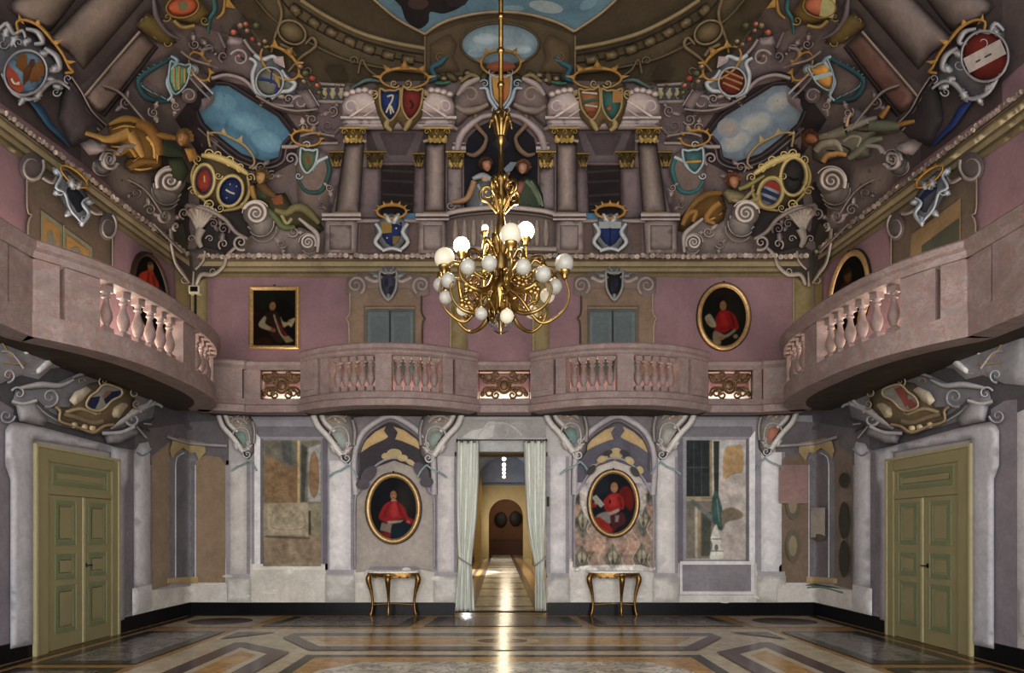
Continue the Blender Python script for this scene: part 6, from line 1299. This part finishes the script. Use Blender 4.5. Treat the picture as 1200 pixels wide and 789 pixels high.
# --- painted temple front on the end wall: columns, pediments, shields ---
def temple(mir, r):
    s = M(.02, mir)
    s.patch([(372, 118), (402, 118), (402, 168), (372, 168)], '#594d50', step=7); s.stroke([(372, 98), (404, 100)], 4, '#857a78', .04, smooth=False); s.stroke([(372, 119), (404, 120)], 5, '#857a78', .04, smooth=False); s.patch(box4(374, 102, 404, 117), '#3c4148', step=5)
    for x in (380, 390, 400): s.patch([(x-3, 103), (x+3, 103), (x+2, 106), (x+4, 110), (x+1, 116), (x-1, 116), (x-4, 110), (x-2, 106)], '#8d8468', h=.05, step=2.5)
    s.vol(384, 148, 9, 40, 1.6, 1, col='#6c6062'); s.stroke([(376, 160), (390, 158), (398, 150)], 5, '#6c6062', .05)
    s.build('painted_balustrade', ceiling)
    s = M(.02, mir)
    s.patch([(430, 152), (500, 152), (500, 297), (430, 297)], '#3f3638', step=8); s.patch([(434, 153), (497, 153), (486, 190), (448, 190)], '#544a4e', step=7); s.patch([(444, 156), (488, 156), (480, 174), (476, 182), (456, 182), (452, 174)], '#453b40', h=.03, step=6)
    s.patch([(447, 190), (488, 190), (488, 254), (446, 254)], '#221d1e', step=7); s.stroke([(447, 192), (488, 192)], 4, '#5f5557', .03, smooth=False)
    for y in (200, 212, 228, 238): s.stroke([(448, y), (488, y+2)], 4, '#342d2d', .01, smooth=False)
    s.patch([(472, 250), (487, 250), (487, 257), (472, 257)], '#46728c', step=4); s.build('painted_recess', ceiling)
    s = M(.03, mir)     # rear pilasters
    for P in ([(424, 196), (446, 196), (444, 256), (420, 256)], [(486, 196), (499, 196), (499, 254), (484, 254)], [(388, 196), (402, 196), (388, 252), (380, 252)], [(524, 196), (542, 196), (542, 246), (524, 246)]): s.patch(P, '#64575a' if P[0][0] != 524 else '#776b6c', h=.04, w=5, step=6, edge='#40373a')
    s.build('painted_pilaster', ceiling)
    for k, P in enumerate(([(404, 167), (427, 167), (421, 252), (392, 252)], [(498, 167), (522, 167), (522, 250), (497, 250)])):
        s = M(.05, mir); s.patch(P, '#847773' if k else '#796d68', h=.2, step=5, edge='#33292a')
        a, b_ = P[0], P[1]; s.z += .18; s.stroke([(a[0]-2, 166), ((a[0]+b_[0])/2, 163), (b_[0]+2, 166)], 4, '#92867f', .05); s.stroke([(P[3][0]-1, 250), (P[2][0]+1, 250)], 4, '#7d6f50', .05, smooth=False)
        s.build('painted_column', ceiling, ('painted round column, outer one under its pediment', 'painted round column, inner one under its pediment')[k])
    def cap(x0, x1, y0, y1, dark=0, base=.1):
        s = M(base, mir); w_ = x1-x0; h_ = y1-y0; cc_ = '#9a8138' if not dark else '#75602a'
        s.patch([(x0, y0), (x1, y0), (x1-w_*.08, y0+h_*.25), (x1-w_*.2, y1), (x0+w_*.2, y1), (x0+w_*.08, y0+h_*.25)], '#55441c' if not dark else '#3c3014', h=.08, step=5, edge='#2a210c'); s.z += .06
        for k in range(4): xx = x0+w_*(.26+.16*k); s.leaf(xx, y1, xx+(k-1.5)*1.5, y0+h_*.45, w_*.085, cc_, 3, .05)
        for k in range(3): xx = x0+w_*(.3+.2*k); s.leaf(xx, y1-1, xx+(k-1)*1.5, y0+h_*.62, w_*.08, C(cc_)*1.2, 2, .05)
        s.vol(x0+w_*.14, y0+h_*.24, w_*.13, 0, 1.4, -1, col=cc_); s.vol(x1-w_*.14, y0+h_*.24, w_*.13, 180, 1.4, 1, col=cc_); s.vol(x0+w_*.5, y0+h_*.2, w_*.1, 90, 1.3, 1, col=cc_); s.stroke([(x0-1, y0), (x1+1, y0)], 3, cc_, .05, smooth=False)
        s.build('gilded_capital', ceiling)
    cap(399, 430, 150, 168, base=.24); cap(496, 529, 150, 168, base=.24); cap(427, 452, 178, 197, 1); cap(484, 497, 180, 196, 1, .06); cap(523, 545, 178, 197, 0, .1); cap(386, 402, 178, 196, 1, .06)
    s = M(.16, mir)     # pediment
    s.patch([(400, 139), (534, 139), (532, 152), (403, 152)], '#968a8a', h=.06, w=3, step=5, edge='#5f5457'); s.z += .04
    s.stroke([(399, 138), (535, 138)], 4.5, '#b0a4a2', .06, smooth=False); s.stroke([(401, 145), (533, 145)], 2, '#6d6163', .02, smooth=False); s.z -= .02
    for m_ in (0, 1):
        f = (lambda P: [(933-x, y) for x, y in P]) if m_ else (lambda P: P)
        s.patch(f([(401, 137), (400, 124), (404, 114), (412, 108), (424, 104), (438, 106), (450, 116), (462, 137)]), '#9b8f8d', h=.09, step=5, edge='#655a5b'); s.z += .06
        s.patch(f([(414, 137), (445, 119), (456, 137)]), '#6c6062', step=5); s.stroke(f([(410, 137), (430, 124), (446, 114)]), 4, '#b3a7a4', .04); s.stroke(f([(426, 137), (442, 126), (452, 119)]), 3, '#a39795', .03)
        x, y = f([(411, 125)])[0]; s.vol(x, y, 9, 30 if not m_ else 150, 1.8, -1 if not m_ else 1, col='#aea29f', fill='#82767a'); s.patch(ell(x, y, 2.5), '#3a3033', step=2)
        for k in range(6): x, y = f([(406+k*7.2, 112-6.5*math.sin(PI*(k+.6)/7)+ (k > 3)*2)])[0]; s.patch(ell(x, y, 4.4, 3.6), '#b0a39c', h=.05, step=2.5, edge='#6c605f')
        s.z -= .06
    s.build('painted_pediment', ceiling, 'painted broken pediment with volutes')
    s = M(.28, mir)
    s.patch([(435, 106), (445, 100), (458, 104), (466, 98), (478, 104), (492, 100), (502, 108), (498, 120), (494, 138), (482, 152), (474, 153), (466, 142), (460, 153), (450, 152), (442, 132)], '#6c5a38', h=.04, step=5, edge='#382d1a'); s.z += .04
    if not r: s.shield(457, 122, 11, 17, '#1c3163', 0, '#8d7a4c', 3.4, [('l', [(-.3, -.5), (.3, -.6), (.2, -.2), (-.1, .1)], '#a39c80', 2.4), ('l', [(-.4, .6), (0, .1), (.4, .6)], '#a39c80', 2.4), ('l', [(0, .1), (.1, .7)], '#a39c80', 2)]); s.shield(482, 121, 11, 17, '#672018', 6, '#8d7a4c', 3.4, [('l', [(-.2, -.2), (.2, .1), (0, .4)], '#3a1c18', 3)])
    else: s.shield(457, 122, 11, 17, '#2b5853', 0, '#8d7a4c', 3.4, [('p', [(-1, -.9), (-.1, -.9), (-.1, -.1), (-1, -.1)], '#87602a'), ('e', [(.1, .2), (.4, .4)], '#9a4a2a', 5)]); s.shield(482, 121, 11, 17, '#80552c', 6, '#8d7a4c', 3.4, [('l', [(-.8, -.6), (.8, -.8)], '#a59a90', 2.6), ('l', [(-.8, -.2), (.8, -.1)], '#2b5853', 3.5), ('l', [(-.7, .3), (.6, .1)], '#9c9088', 2.6), ('l', [(-.5, .6), (.4, .6)], '#7a2c20', 2.6)])
    for x, y, a, d in ((438, 110, 90, -1), (499, 110, 90, 1), (462, 98, 20, 1), (478, 98, 160, -1)): s.vol(x, y, 6, a, 1.4, d, col='#a08d5a')
    s.stroke([(455, 140), (453, 148), (459, 153)], [5, 8, 4], '#8f7f52', .06); s.stroke([(482, 140), (477, 148), (474, 153)], [5, 8, 4], '#8f7f52', .06)
    c = s.build('painted_shields', ceiling, 'pair of painted shields on the pediment')
    s = M(.3, mir); s.crown(474, 92, 28, 12, 0, '#96702a', 5, .7, 3.2); s.build('painted_crown', c)
    s = M(.1, mir); s.stroke([(500, 96), (510, 92), (506, 80), (516, 74), (524, 66)], [4, 7, 6, 7, 4], '#2a5664', .03); s.stroke([(446, 96), (432, 94), (422, 98), (412, 104)], [3, 5, 5, 4], '#4f6460', .03); s.stroke([(510, 98), (520, 98), (528, 96)], [4, 5, 3], '#35604f', .03); s.build('painted_ribbon', ceiling)
    # pedestals
    s = M(.06, mir)
    s.patch(box4(420, 258, 500, 297), '#5a4e4e', step=8); s.patch(box4(422, 262, 436, 294), '#574744', h=.02, w=2, step=5); s.patch(box4(476, 262, 490, 294), '#574744', h=.02, w=2, step=5); s.stroke([(418, 259), (500, 259)], 5, '#8a7e7c', .05, smooth=False)
    s.patch([(380, 256), (420, 256), (417, 297), (380, 297)], '#7f7371', h=.1, w=4, step=6, edge='#5c5151'); s.patch([(490, 256), (522, 256), (524, 297), (490, 297)], '#877b79', h=.1, w=4, step=6, edge='#5f5454'); s.z += .1
    s.patch(box4(386, 264, 412, 293), '#756a66', h=.02, w=2, step=5, edge='#4d4343'); s.patch(box4(496, 264, 518, 293), '#7d716e', h=.02, w=2, step=5, edge='#544949')
    for y, w_ in ((252, 5), (257, 3)): s.stroke([(377, y), (423, y)], w_, '#a09492', .06, smooth=False); s.stroke([(487, y), (526, y)], w_, '#a09492', .06, smooth=False)
    s.build('painted_plinth', ceiling)
    s = M(.14, mir)
    s.patch([(438, 262), (448, 254), (458, 250), (470, 254), (480, 262), (478, 278), (470, 288), (472, 295), (446, 295), (448, 288), (440, 278)], '#6f7376', h=.05, step=5, edge='#3c3f42'); s.z += .04
    s.shield(459, 274, 12 if not r else 13, 14, '#1f2f5c', 0, None, 0, [('p', [(-1, -1), (0, -.9), (0, -.1), (-1, 0)], '#7a6228'), ('p', [(.1, .2), (.9, .2), (.4, .9), (.1, .9)], '#6a5626'), ('l', [(.4, -.5), (.5, -.4)], '#a5a594', 2), ('l', [(-.5, .3), (-.4, .4)], '#a5a594', 2)] if not r else [('p', [(-1, -1), (1, -1), (1, -.45), (-1, -.45)], '#7d8286'), ('l', [(0, -.5), (0, .9)], '#15234a', 2)])
    s.stroke([(440, 262), (446, 272), (440, 284), (450, 294)], [4, 6, 5, 3], '#a3a8ab', .06); s.stroke([(478, 262), (472, 272), (478, 284), (468, 294)], [4, 6, 5, 3], '#a3a8ab', .06); s.leaf(458, 262, 450, 250, 5, '#a3a8ab'); s.leaf(460, 262, 468, 250, 5, '#a3a8ab'); s.stroke([(448, 294), (459, 291), (471, 294)], 4, '#a3a8ab', .05)
    c = s.build('painted_shield', ceiling, 'painted blue coat of arms in a grey scroll frame between the column plinths')
    s = M(.2, mir); s.crown(459, 248, 17, 8, 0, '#9a7226', 7, .6, 3.2); s.build('painted_crown', c)
    # half of the central niche frame
    s = M(.1, mir)
    s.stroke([(536, 176), (540, 160), (550, 148), (564, 138), (580, 134)], [10, 10, 9, 7, 6], '#94888a', .1, '#4a3f44'); s.stroke([(530, 174), (546, 174)], 6, '#a3979a', .06, smooth=False); s.stroke([(531, 168), (545, 168)], 3, '#8a7e80', .05, smooth=False)
    s.build('painted_archivolt', ceiling)
    s = M(.07, mir)
    s.patch([(528, 120), (536, 106), (550, 98), (562, 90), (572, 96), (576, 116), (574, 128), (556, 130), (544, 142), (532, 152), (528, 138)], '#665a58', h=.08, step=5, edge='#3a3132'); s.z += .05
    s.vol(552, 111, 10, 200, 1.8, 1, col='#82756e', fill='#5c504c'); s.stroke([(536, 112), (546, 100), (562, 92)], [5, 9, 6], '#8d8180', .06); s.stroke([(534, 124), (544, 130), (560, 128), (572, 122)], [6, 10, 8, 5], '#7a6c64', .07); s.stroke([(540, 96), (552, 88), (562, 92)], [4, 6, 4], '#736440', .04); s.stroke([(530, 134), (528, 146), (536, 152)], 5, '#786c6c', .05)
    s.build('painted_scroll', ceiling)
    s = M(.13, mir); s.stroke([(558, 134), (558, 146), (566, 156), (570, 162), (566, 174), (556, 182), (547, 180)], [5, 6, 5, 4, 6, 6, 3], '#6f5a48', .03); s.build('painted_ribbon', ceiling)
sides(temple)
s = M(.03)
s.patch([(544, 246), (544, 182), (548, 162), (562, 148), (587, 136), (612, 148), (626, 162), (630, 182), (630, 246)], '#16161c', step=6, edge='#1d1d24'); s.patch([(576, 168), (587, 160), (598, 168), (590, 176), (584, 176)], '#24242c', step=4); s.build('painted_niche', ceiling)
s = M(.12)
s.patch([(573, 88), (601, 88), (606, 104), (598, 122), (587, 130), (576, 122), (568, 104)], '#5f6a73', h=.05, step=4, edge='#343b42'); s.z += .04
s.shield(587, 106, 11, 17, '#9a4420', 0, '#8795a0', 3.6, [('p', [(-1, -1), (-.2, -.9), (-.2, .8), (-.7, .5)], '#8f6a24'), ('p', [(.3, -.9), (1, -1), (.9, .2), (.4, .7)], '#8a5a1e'), ('l', [(0, -.4), (.05, .1)], '#7a7a84', 4)])
for x, y, a, d in ((568, 98, 200, 1), (606, 98, -20, -1), (577, 84, 60, 1), (597, 84, 120, -1), (580, 128, 0, 1), (594, 128, 180, -1)): s.vol(x, y, 5.5, a, 1.4, d, col='#8e9ca6')
s.stroke([(562, 104), (570, 104), (574, 116), (582, 128)], [3, 5, 4], '#8e9ca6', .05); s.stroke([(612, 104), (604, 104), (600, 116), (592, 128)], [3, 5, 4], '#8e9ca6', .05)
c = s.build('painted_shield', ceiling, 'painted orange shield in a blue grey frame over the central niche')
s = M(.18); s.crown(587, 74, 23, 15, 0, '#8e6d2c', 5, .5, 3); s.patch(ell(587, 78, 17, 6), '#6f3a22', h=.06, step=4); s.build('painted_crown', c)
s = M(.12)    # central pair of figures and balcony
s.patch([(548, 250), (546, 238), (552, 216), (566, 206), (580, 210), (586, 230), (584, 250)], '#5a6064', h=.1, step=5, edge='#2a2d30'); s.z += .05
s.stroke([(556, 212), (552, 224), (546, 234), (530, 237)], [8, 8, 7, 5], '#8d6f4e', .07); s.stroke([(554, 210), (566, 206), (578, 212)], [5, 8, 5], '#848a8e', .05); s.stroke([(560, 216), (566, 230), (562, 246)], 5, '#7d8488', .05); s.stroke([(572, 214), (576, 230), (572, 246)], 4, '#42474c', .04); s.patch([(562, 204), (572, 204), (574, 212), (566, 214)], '#98735a', h=.04, step=3)
s.head(570, 193, 7.5, -8, '#94694e', '#3a2418', .5); s.build('painted_figure', ceiling, 'painted woman in grey dress leaning on the painted balcony')
s = M(.12)
s.patch([(600, 250), (598, 232), (604, 214), (616, 206), (628, 210), (636, 228), (638, 248)], '#394436', h=.1, step=5, edge='#1b211b'); s.z += .05
s.patch([(600, 222), (608, 212), (618, 212), (614, 228), (604, 230)], '#7d4f42', h=.06, step=4, edge='#432a24'); s.stroke([(616, 212), (626, 222), (634, 240)], [6, 9, 6], '#56664e', .06); s.stroke([(622, 212), (632, 228), (636, 242)], 3, '#6c7c62', .04); s.stroke([(604, 226), (596, 222), (592, 210), (597, 202)], [6, 6, 5, 4], '#8d6552', .06); s.patch([(590, 198), (598, 190), (606, 190), (600, 200), (594, 204)], '#5c6a78', h=.03, step=3)
s.head(613, 196, 7.5, 8, '#97705a', '#5a381e', -.4); s.build('painted_figure', ceiling, 'painted woman in green shawl leaning on the painted balcony')
s = M(.12)
s.patch([(522, 252), (540, 247), (587, 243), (634, 247), (652, 252), (652, 297), (522, 297)], '#6b5f59', h=.08, step=6, edge='#473d3b'); s.z += .08
for k in range(11):
    x = 534+k*10.6; s.stroke([(x, 258), (x, 268), (x, 276), (x, 288)], [3, 7, 8, 4], '#887b70', .05)
s.stroke([(521, 252), (540, 247), (587, 243), (634, 247), (653, 252)], 6, '#9c908b', .07); s.stroke([(521, 258), (540, 253), (587, 249), (634, 253), (653, 258)], 2.5, '#5f5451', .03); s.stroke([(522, 292), (587, 291), (652, 292)], 6, '#8d817b', .06); s.vol(528, 241, 6, 0, 1.4, 1, col='#8d8180')
s.build('painted_balcony', ceiling, 'painted bowed balcony at the foot of the central niche')

# --- acanthus and scroll fillers between the larger motifs ---
def filler(mir, r):
    s = M(.03, mir)
    for x, y, R, a, d in ((246, 58, 9, 30, 1), (228, 52, 7, 200, -1), (312, 112, 7, 60, 1), (338, 116, 8, 140, -1), (366, 140, 8, 20, 1), (390, 130, 7, 100, -1), (356, 150, 6, 200, 1), (306, 196, 7, 120, 1), (318, 206, 6, 300, -1), (176, 246, 8, 200, 1), (160, 226, 7, 100, -1), (262, 268, 8, 40, -1), (330, 286, 6, 20, 1), (344, 272, 7, 160, -1), (148, 120, 8, 80, 1), (180, 132, 7, 230, -1), (206, 124, 6, 40, 1), (250, 262, 6, 220, 1), (216, 250, 7, 90, 1), (386, 220, 5, 20, 1), (376, 240, 5, 200, -1)):
        c = ('#8a7d78', '#76696a', '#968a84')[int(x) % 3]
        s.vol(x, y, R, a, 1.6, d, col=c, edge='#241e1f')
        A = math.radians(a+60); s.leaf(x+R*.6*math.cos(A), y+R*.6*math.sin(A), x+R*2.1*math.cos(A), y+R*2.1*math.sin(A), R*.55, c, 3)
        A = math.radians(a+200); s.leaf(x+R*.6*math.cos(A), y+R*.6*math.sin(A), x+R*1.8*math.cos(A), y+R*1.8*math.sin(A), R*.5, c, 3)
    for P in ([(120, 100), (140, 108), (160, 130), (176, 150)], [(300, 112), (322, 124), (346, 130), (372, 128)], [(352, 160), (368, 156), (392, 160)], [(212, 60), (226, 70), (246, 76)], [(150, 210), (172, 224), (190, 250)], [(180, 262), (200, 282), (214, 296)]):
        s.stroke(P, 3.4, '#82766f', .03, '#2c2526'); s.stroke([(x+3, y+4) for x, y in P], 2, '#3a3233', .005, '#2a2425')  # offset darker stroke paints a shadow beside each scroll line
    s.build('painted_scrollwork', ceiling)
sides(filler)
s = M(.034)
for k in range(24):
    t = k/23; x = 395+t*385; 
    if 500 < x < 672: continue
    s.vol(x, 99+3*math.sin(k*2), 4.5, k*67, 1.3, (-1)**k, col='#6a5c3c', edge='#241d12')
for k in range(9): s.patch(ell(510+k*19, 90+2*math.sin(k*3), 9, 5, k*37, 8), ('#4c4a2c', '#5b4c30', '#3c3d28')[k % 3], h=.04, step=3.5, edge='#1f1c12')
for x, y, R in ((520, 92, 4), (548, 86, 4), (632, 88, 4), (652, 92, 4), (540, 92, 3.4), (640, 94, 3.4)): s.patch(ell(x, y, R, R*.8), '#86755a', h=.05, step=2.5, edge='#3a2f22')
s.build('painted_foliage', ceiling)
K, DESAT = 1.5, .1
# ---------- chandelier ----------
CD = 6.0; CHX = (587-CX)*CD/F; CHY = CD-D
def cw_(px, py, dy=0.): d = CD+dy; return np.array([(px-CX)*d/F, d-D, EYE-(py-CY)*d/F])
def cz(py): return EYE-(py-CY)*CD/F
u = CD/F
ch = empty('chandelier', (CHX, CHY, cz(392)), 'gilt brass chandelier with scrolling arms and frosted globes hanging in the middle of the hall', 'chandelier')
FROST, ntf, bf = newmat('frosted_globe_glass')
bf.inputs['Base Color'].default_value = (.42, .42, .39, 1); bf.inputs['Roughness'].default_value = .3; bf.inputs['Subsurface Weight'].default_value = .3; bf.inputs['Subsurface Radius'].default_value = (.05, .05, .05)
bf.inputs['Emission Color'].default_value = (1, .93, .8, 1); bf.inputs['Emission Strength'].default_value = .03
WARM = emis('half_lit_globe', '#fff0d2', .3, '#b5b0a2'); LIT = emis('lit_globe', '#ffefcf', 14)
BR2 = plain('dark_brass', '#6d5526', .35, 1., .3, 20, k=1.2)
zt = zv(np.array(CHX), np.array(CHY)); zt = float(zt)
G().tube([(CHX, CHY, cz(150)), (CHX, CHY, zt)], .022, 10, False).build('rod', BR2, ch, True)
G().lathe([(.0, .0), (.12, .0), (.14, -.04), (.1, -.1), (.04, -.14), (.03, -.2)], (CHX, CHY, zt), 20).build('ceiling_rose', GOLD, ch, True)
for py in (20, 60, 100): G().lathe([(.02, -.03), (.034, -.015), (.034, .015), (.02, .03)], (CHX, CHY, cz(py)), 12).build('rod_knob', GOLD, ch, True)
def ring_leaves(z, r0, r1, h, n, name, drop=0., wdt=.03):
    g = G()
    for k in range(n):
        a = 2*PI*k/n+.3; c, s_ = math.cos(a), math.sin(a)
        P = [(CHX+r0*c, CHY+r0*s_, z), (CHX+(r0+(r1-r0)*.5)*c, CHY+(r0+(r1-r0)*.5)*s_, z+h*.75), (CHX+r1*c, CHY+r1*s_, z+h), (CHX+r1*1.25*c, CHY+r1*1.25*s_, z+h*.85-drop)]
        g.tube(P, [wdt*.5, wdt, wdt*.7, wdt*.25], 7, True, .02)
    return g.build(name, GOLD, ch, True)
ring_leaves(cz(163), .02, .09, .2, 7, 'foliage_crown', .05, .028); ring_leaves(cz(152), .02, .07, .16, 6, 'foliage_crown', .03, .024)
# stem
S = [(168, .03), (163, .05), (158, .03), (172, .02), (202, .022), (206, .05), (212, .055), (220, .03), (232, .05), (240, .04), (252, .03), (262, .045), (272, .06), (284, .045), (296, .05), (306, .07), (318, .06), (326, .05), (334, .085), (342, .09), (350, .06), (356, .05), (364, .04), (374, .03), (384, .02), (391, .01)]
S = sorted(S); G().lathe([(r, cz(p)-0) for p, r in S][::-1], (CHX, CHY, 0), 18).build('stem', GOLD, ch, True)
ring_leaves(cz(216), .03, .07, .07, 6, 'stem_leaves', .06, .018); ring_leaves(cz(243), .035, .07, .08, 6, 'stem_leaves', .05, .02); ring_leaves(cz(300), .05, .15, .14, 8, 'stem_leaves', .08, .03); ring_leaves(cz(362), .04, .1, -.12, 6, 'stem_leaves', -.05, .022)
# short scrolls high on the stem
g = G()
for k in range(5):
    a = 2*PI*k/5+.5; c, s_ = math.cos(a), math.sin(a); P = []
    for j in range(15):
        t = j/14; A = -PI/2+t*3.0*PI; R = .085*(1-.75*t); rr = .13+R*math.cos(A); P.append((CHX+rr*c, CHY+rr*s_, cz(228)+R*math.sin(A)+.02))
    g = G().tube([(CHX+.03*c, CHY+.03*s_, cz(250))]+P, [.014, .016, .012, .01], 7, True, .02); g.build('scroll', GOLD, ch, True)
# arms, each with its holder and globe
GL = [(521, 303, 11.9, 0., 'w', 1), (541, 288, 9.5, .35, 'l', 1), (598.6, 275, 12.5, -.5, 'w', 1), (616, 271, 10, .4, 'l', 1), (661.3, 309, 11, .05, 'f', 1), (568.5, 267.5, 4.4, .45, 'w', 1),
      (548.4, 313, 9.2, -.38, 'f', 0), (573.5, 309, 9.3, -.5, 'f', 0), (613.3, 313, 9.3, -.5, 'f', 0), (636.5, 321.5, 9.4, -.35, 'f', 0), (649.5, 336, 9.2, -.1, 'f', 0), (525.6, 329, 8.8, -.15, 'f', 0), (515.5, 334, 8, .12, 'f', 0), (522.4, 349, 8, -.1, 'f', 0), (641.5, 346.6, 8.6, .15, 'w', 0),
      (542, 362.6, 7.2, -.2, 'w', 0), (564, 368, 7.4, -.25, 'f', 0), (575, 356, 8.4, .1, 'f', 0), (594, 370.6, 8.2, -.2, 'w', 0), (623, 366, 7.4, .2, 'w', 0), (610.6, 335, 4.6, .3, 'w', 0)]
for i, (px, py, r, dy, kind, up) in enumerate(GL):
    c = cw_(px, py, dy); R = r*(CD+dy)/F; dx, dyy = c[0]-CHX, c[1]-CHY; L = math.hypot(dx, dyy); ex, ey = (dx/L, dyy/L) if L > .02 else (1, 0)
    def at(rad, z): return (CHX+ex*rad, CHY+ey*rad, z)
    if up:
        zb = c[2]-R; low = cz(372) if i in (0, 4) else cz(350)
        P = [at(.04, cz(335)), at(L*.3, cz(345)-.03), at(L*.62, low-.04), at(L*.95, low+.06), at(L*1.08, (low+zb)/2), at(L*1.02, zb-.06), at(L, zb)]
        tip = G()
        for j in range(13):
            t = j/12
        Q = [at(L*.55+.09*(1-.7*j/12)*math.cos(PI/2+j*.75), low+.08+.09*(1-.7*j/12)*math.sin(PI/2+j*.75)) for j in range(13)]
    else:
        zb = c[2]+R; top = zb+.12
        hi = max(top, cz(322)) if py < 345 else max(top, cz(352))
        P = [at(.05, cz(318) if py < 345 else cz(345)), at(L*.25, hi-.12), at(L*.45, hi-.1), at(L*.75, hi), at(L*.97, hi-.03), at(L, zb+.03), at(L, zb)]
        Q = [at(L*.5+.06*(1-.7*j/12)*math.cos(-PI/2-j*.75), hi-.16+.06*(1-.7*j/12)*math.sin(-PI/2-j*.75)) for j in range(13)]
    arm = G().tube(P, [.018, .02, .016, .014, .012, .011], 8, True, .03); arm.tube(Q, [.014, .007], 6, True, .02)
    arm.sphere(at(L*.62, (P[2][2]+P[3][2])/2+.0), .026, 8, 6)
    o = arm.build('arm', GOLD, ch, True)
    if up: hp = [(.012, -.07), (.03, -.05), (.025, -.03), (.05, -.01), (R*.62, .012), (R*.66, .03), (R*.5, .03)]; hz = zb
    else: hp = [(.012, .06), (.025, .045), (.02, .03), (R*.45, .012), (R*.5, -.02), (R*.4, -.02)]; hz = zb
    G().lathe(hp, (c[0], c[1], hz), 14).build('globe_holder', GOLD, o, True)
    G().sphere(tuple(c), R, 22, 16).build('globe', {'f': FROST, 'w': WARM, 'l': LIT}[kind], o, True, label={'l': 'brightly lit globe', 'w': 'softly glowing globe', 'f': None}[kind])
    if kind == 'l': lamp('globe_light', 'POINT', tuple(c-np.array([0, R+.06, 0])), 26, (1, .86, .62), size=.09)
# gilt flowers on the big scrolls
for px, py, dy in ((550, 335, -.3), (626, 338, -.3), (545, 354, -.3), (612, 328, -.3)):
    c = cw_(px, py, dy); g = G().sphere(tuple(c), .018, 8, 6)
    for k in range(5): a = 2*PI*k/5; g.sphere((c[0]+.036*math.cos(a), c[1]+.006, c[2]+.036*math.sin(a)), .024, 8, 6, 1, .5, 1)
    g.build('gilt_flower', GOLD, ch, True)
# big lyre scrolls seen either side of the stem
for sx in (-1, 1):
    for dy in (-.28, .28):
        P = [(CHX+sx*.05, CHY+dy*.3, cz(322)), (CHX+sx*.12, CHY+dy*.6, cz(345)), (CHX+sx*.24, CHY+dy, cz(352)), (CHX+sx*.36, CHY+dy, cz(340)), (CHX+sx*.38, CHY+dy, cz(326)), (CHX+sx*.31, CHY+dy, cz(320)), (CHX+sx*.27, CHY+dy, cz(330)), (CHX+sx*.32, CHY+dy, cz(334))]
        G().tube(P, [.022, .026, .024, .016, .01], 8, True, .025).build('scroll', GOLD, ch, True)
        P = [(CHX+sx*.06, CHY+dy*.3, cz(345)), (CHX+sx*.16, CHY+dy*.6, cz(372)), (CHX+sx*.3, CHY+dy, cz(378)), (CHX+sx*.42, CHY+dy, cz(368)), (CHX+sx*.47, CHY+dy, cz(352)), (CHX+sx*.44, CHY+dy, cz(344))]
        G().tube(P, [.02, .026, .02, .014, .01], 8, True, .025).build('scroll', GOLD, ch, True)
# glass dish with a petalled rim at the bottom
gm, ntg, bg_ = newmat('clear_glass'); bg_.inputs['Transmission Weight'].default_value = 1; bg_.inputs['Roughness'].default_value = .05; bg_.inputs['IOR'].default_value = 1.3; bg_.inputs['Base Color'].default_value = (.9, .92, .95, 1)
V, Fc = [], []; n = 40
for j, (r, z) in enumerate(((.02, cz(391)), (.07, cz(388)), (.11, cz(381)), (.13, cz(372)))):
    for k in range(n):
        a = 2*PI*k/n; rr = r*(1+.13*math.cos(8*a)*j/3); V.append((CHX+rr*math.cos(a), CHY+rr*math.sin(a), z+.012*math.cos(8*a)*j/3))
for j in range(3):
    for k in range(n): Fc.append((j*n+k, j*n+(k+1) % n, (j+1)*n+(k+1) % n, (j+1)*n+k))
o = G().raw(V, Fc).build('glass_dish', gm, ch, True); md = o.modifiers.new('thick', 'SOLIDIFY'); md.thickness = .004
G().lathe([(.0, 0), (.012, .01), (.016, .03), (.008, .05)], (CHX, CHY, cz(394)), 10).build('finial', GOLD, ch, True)
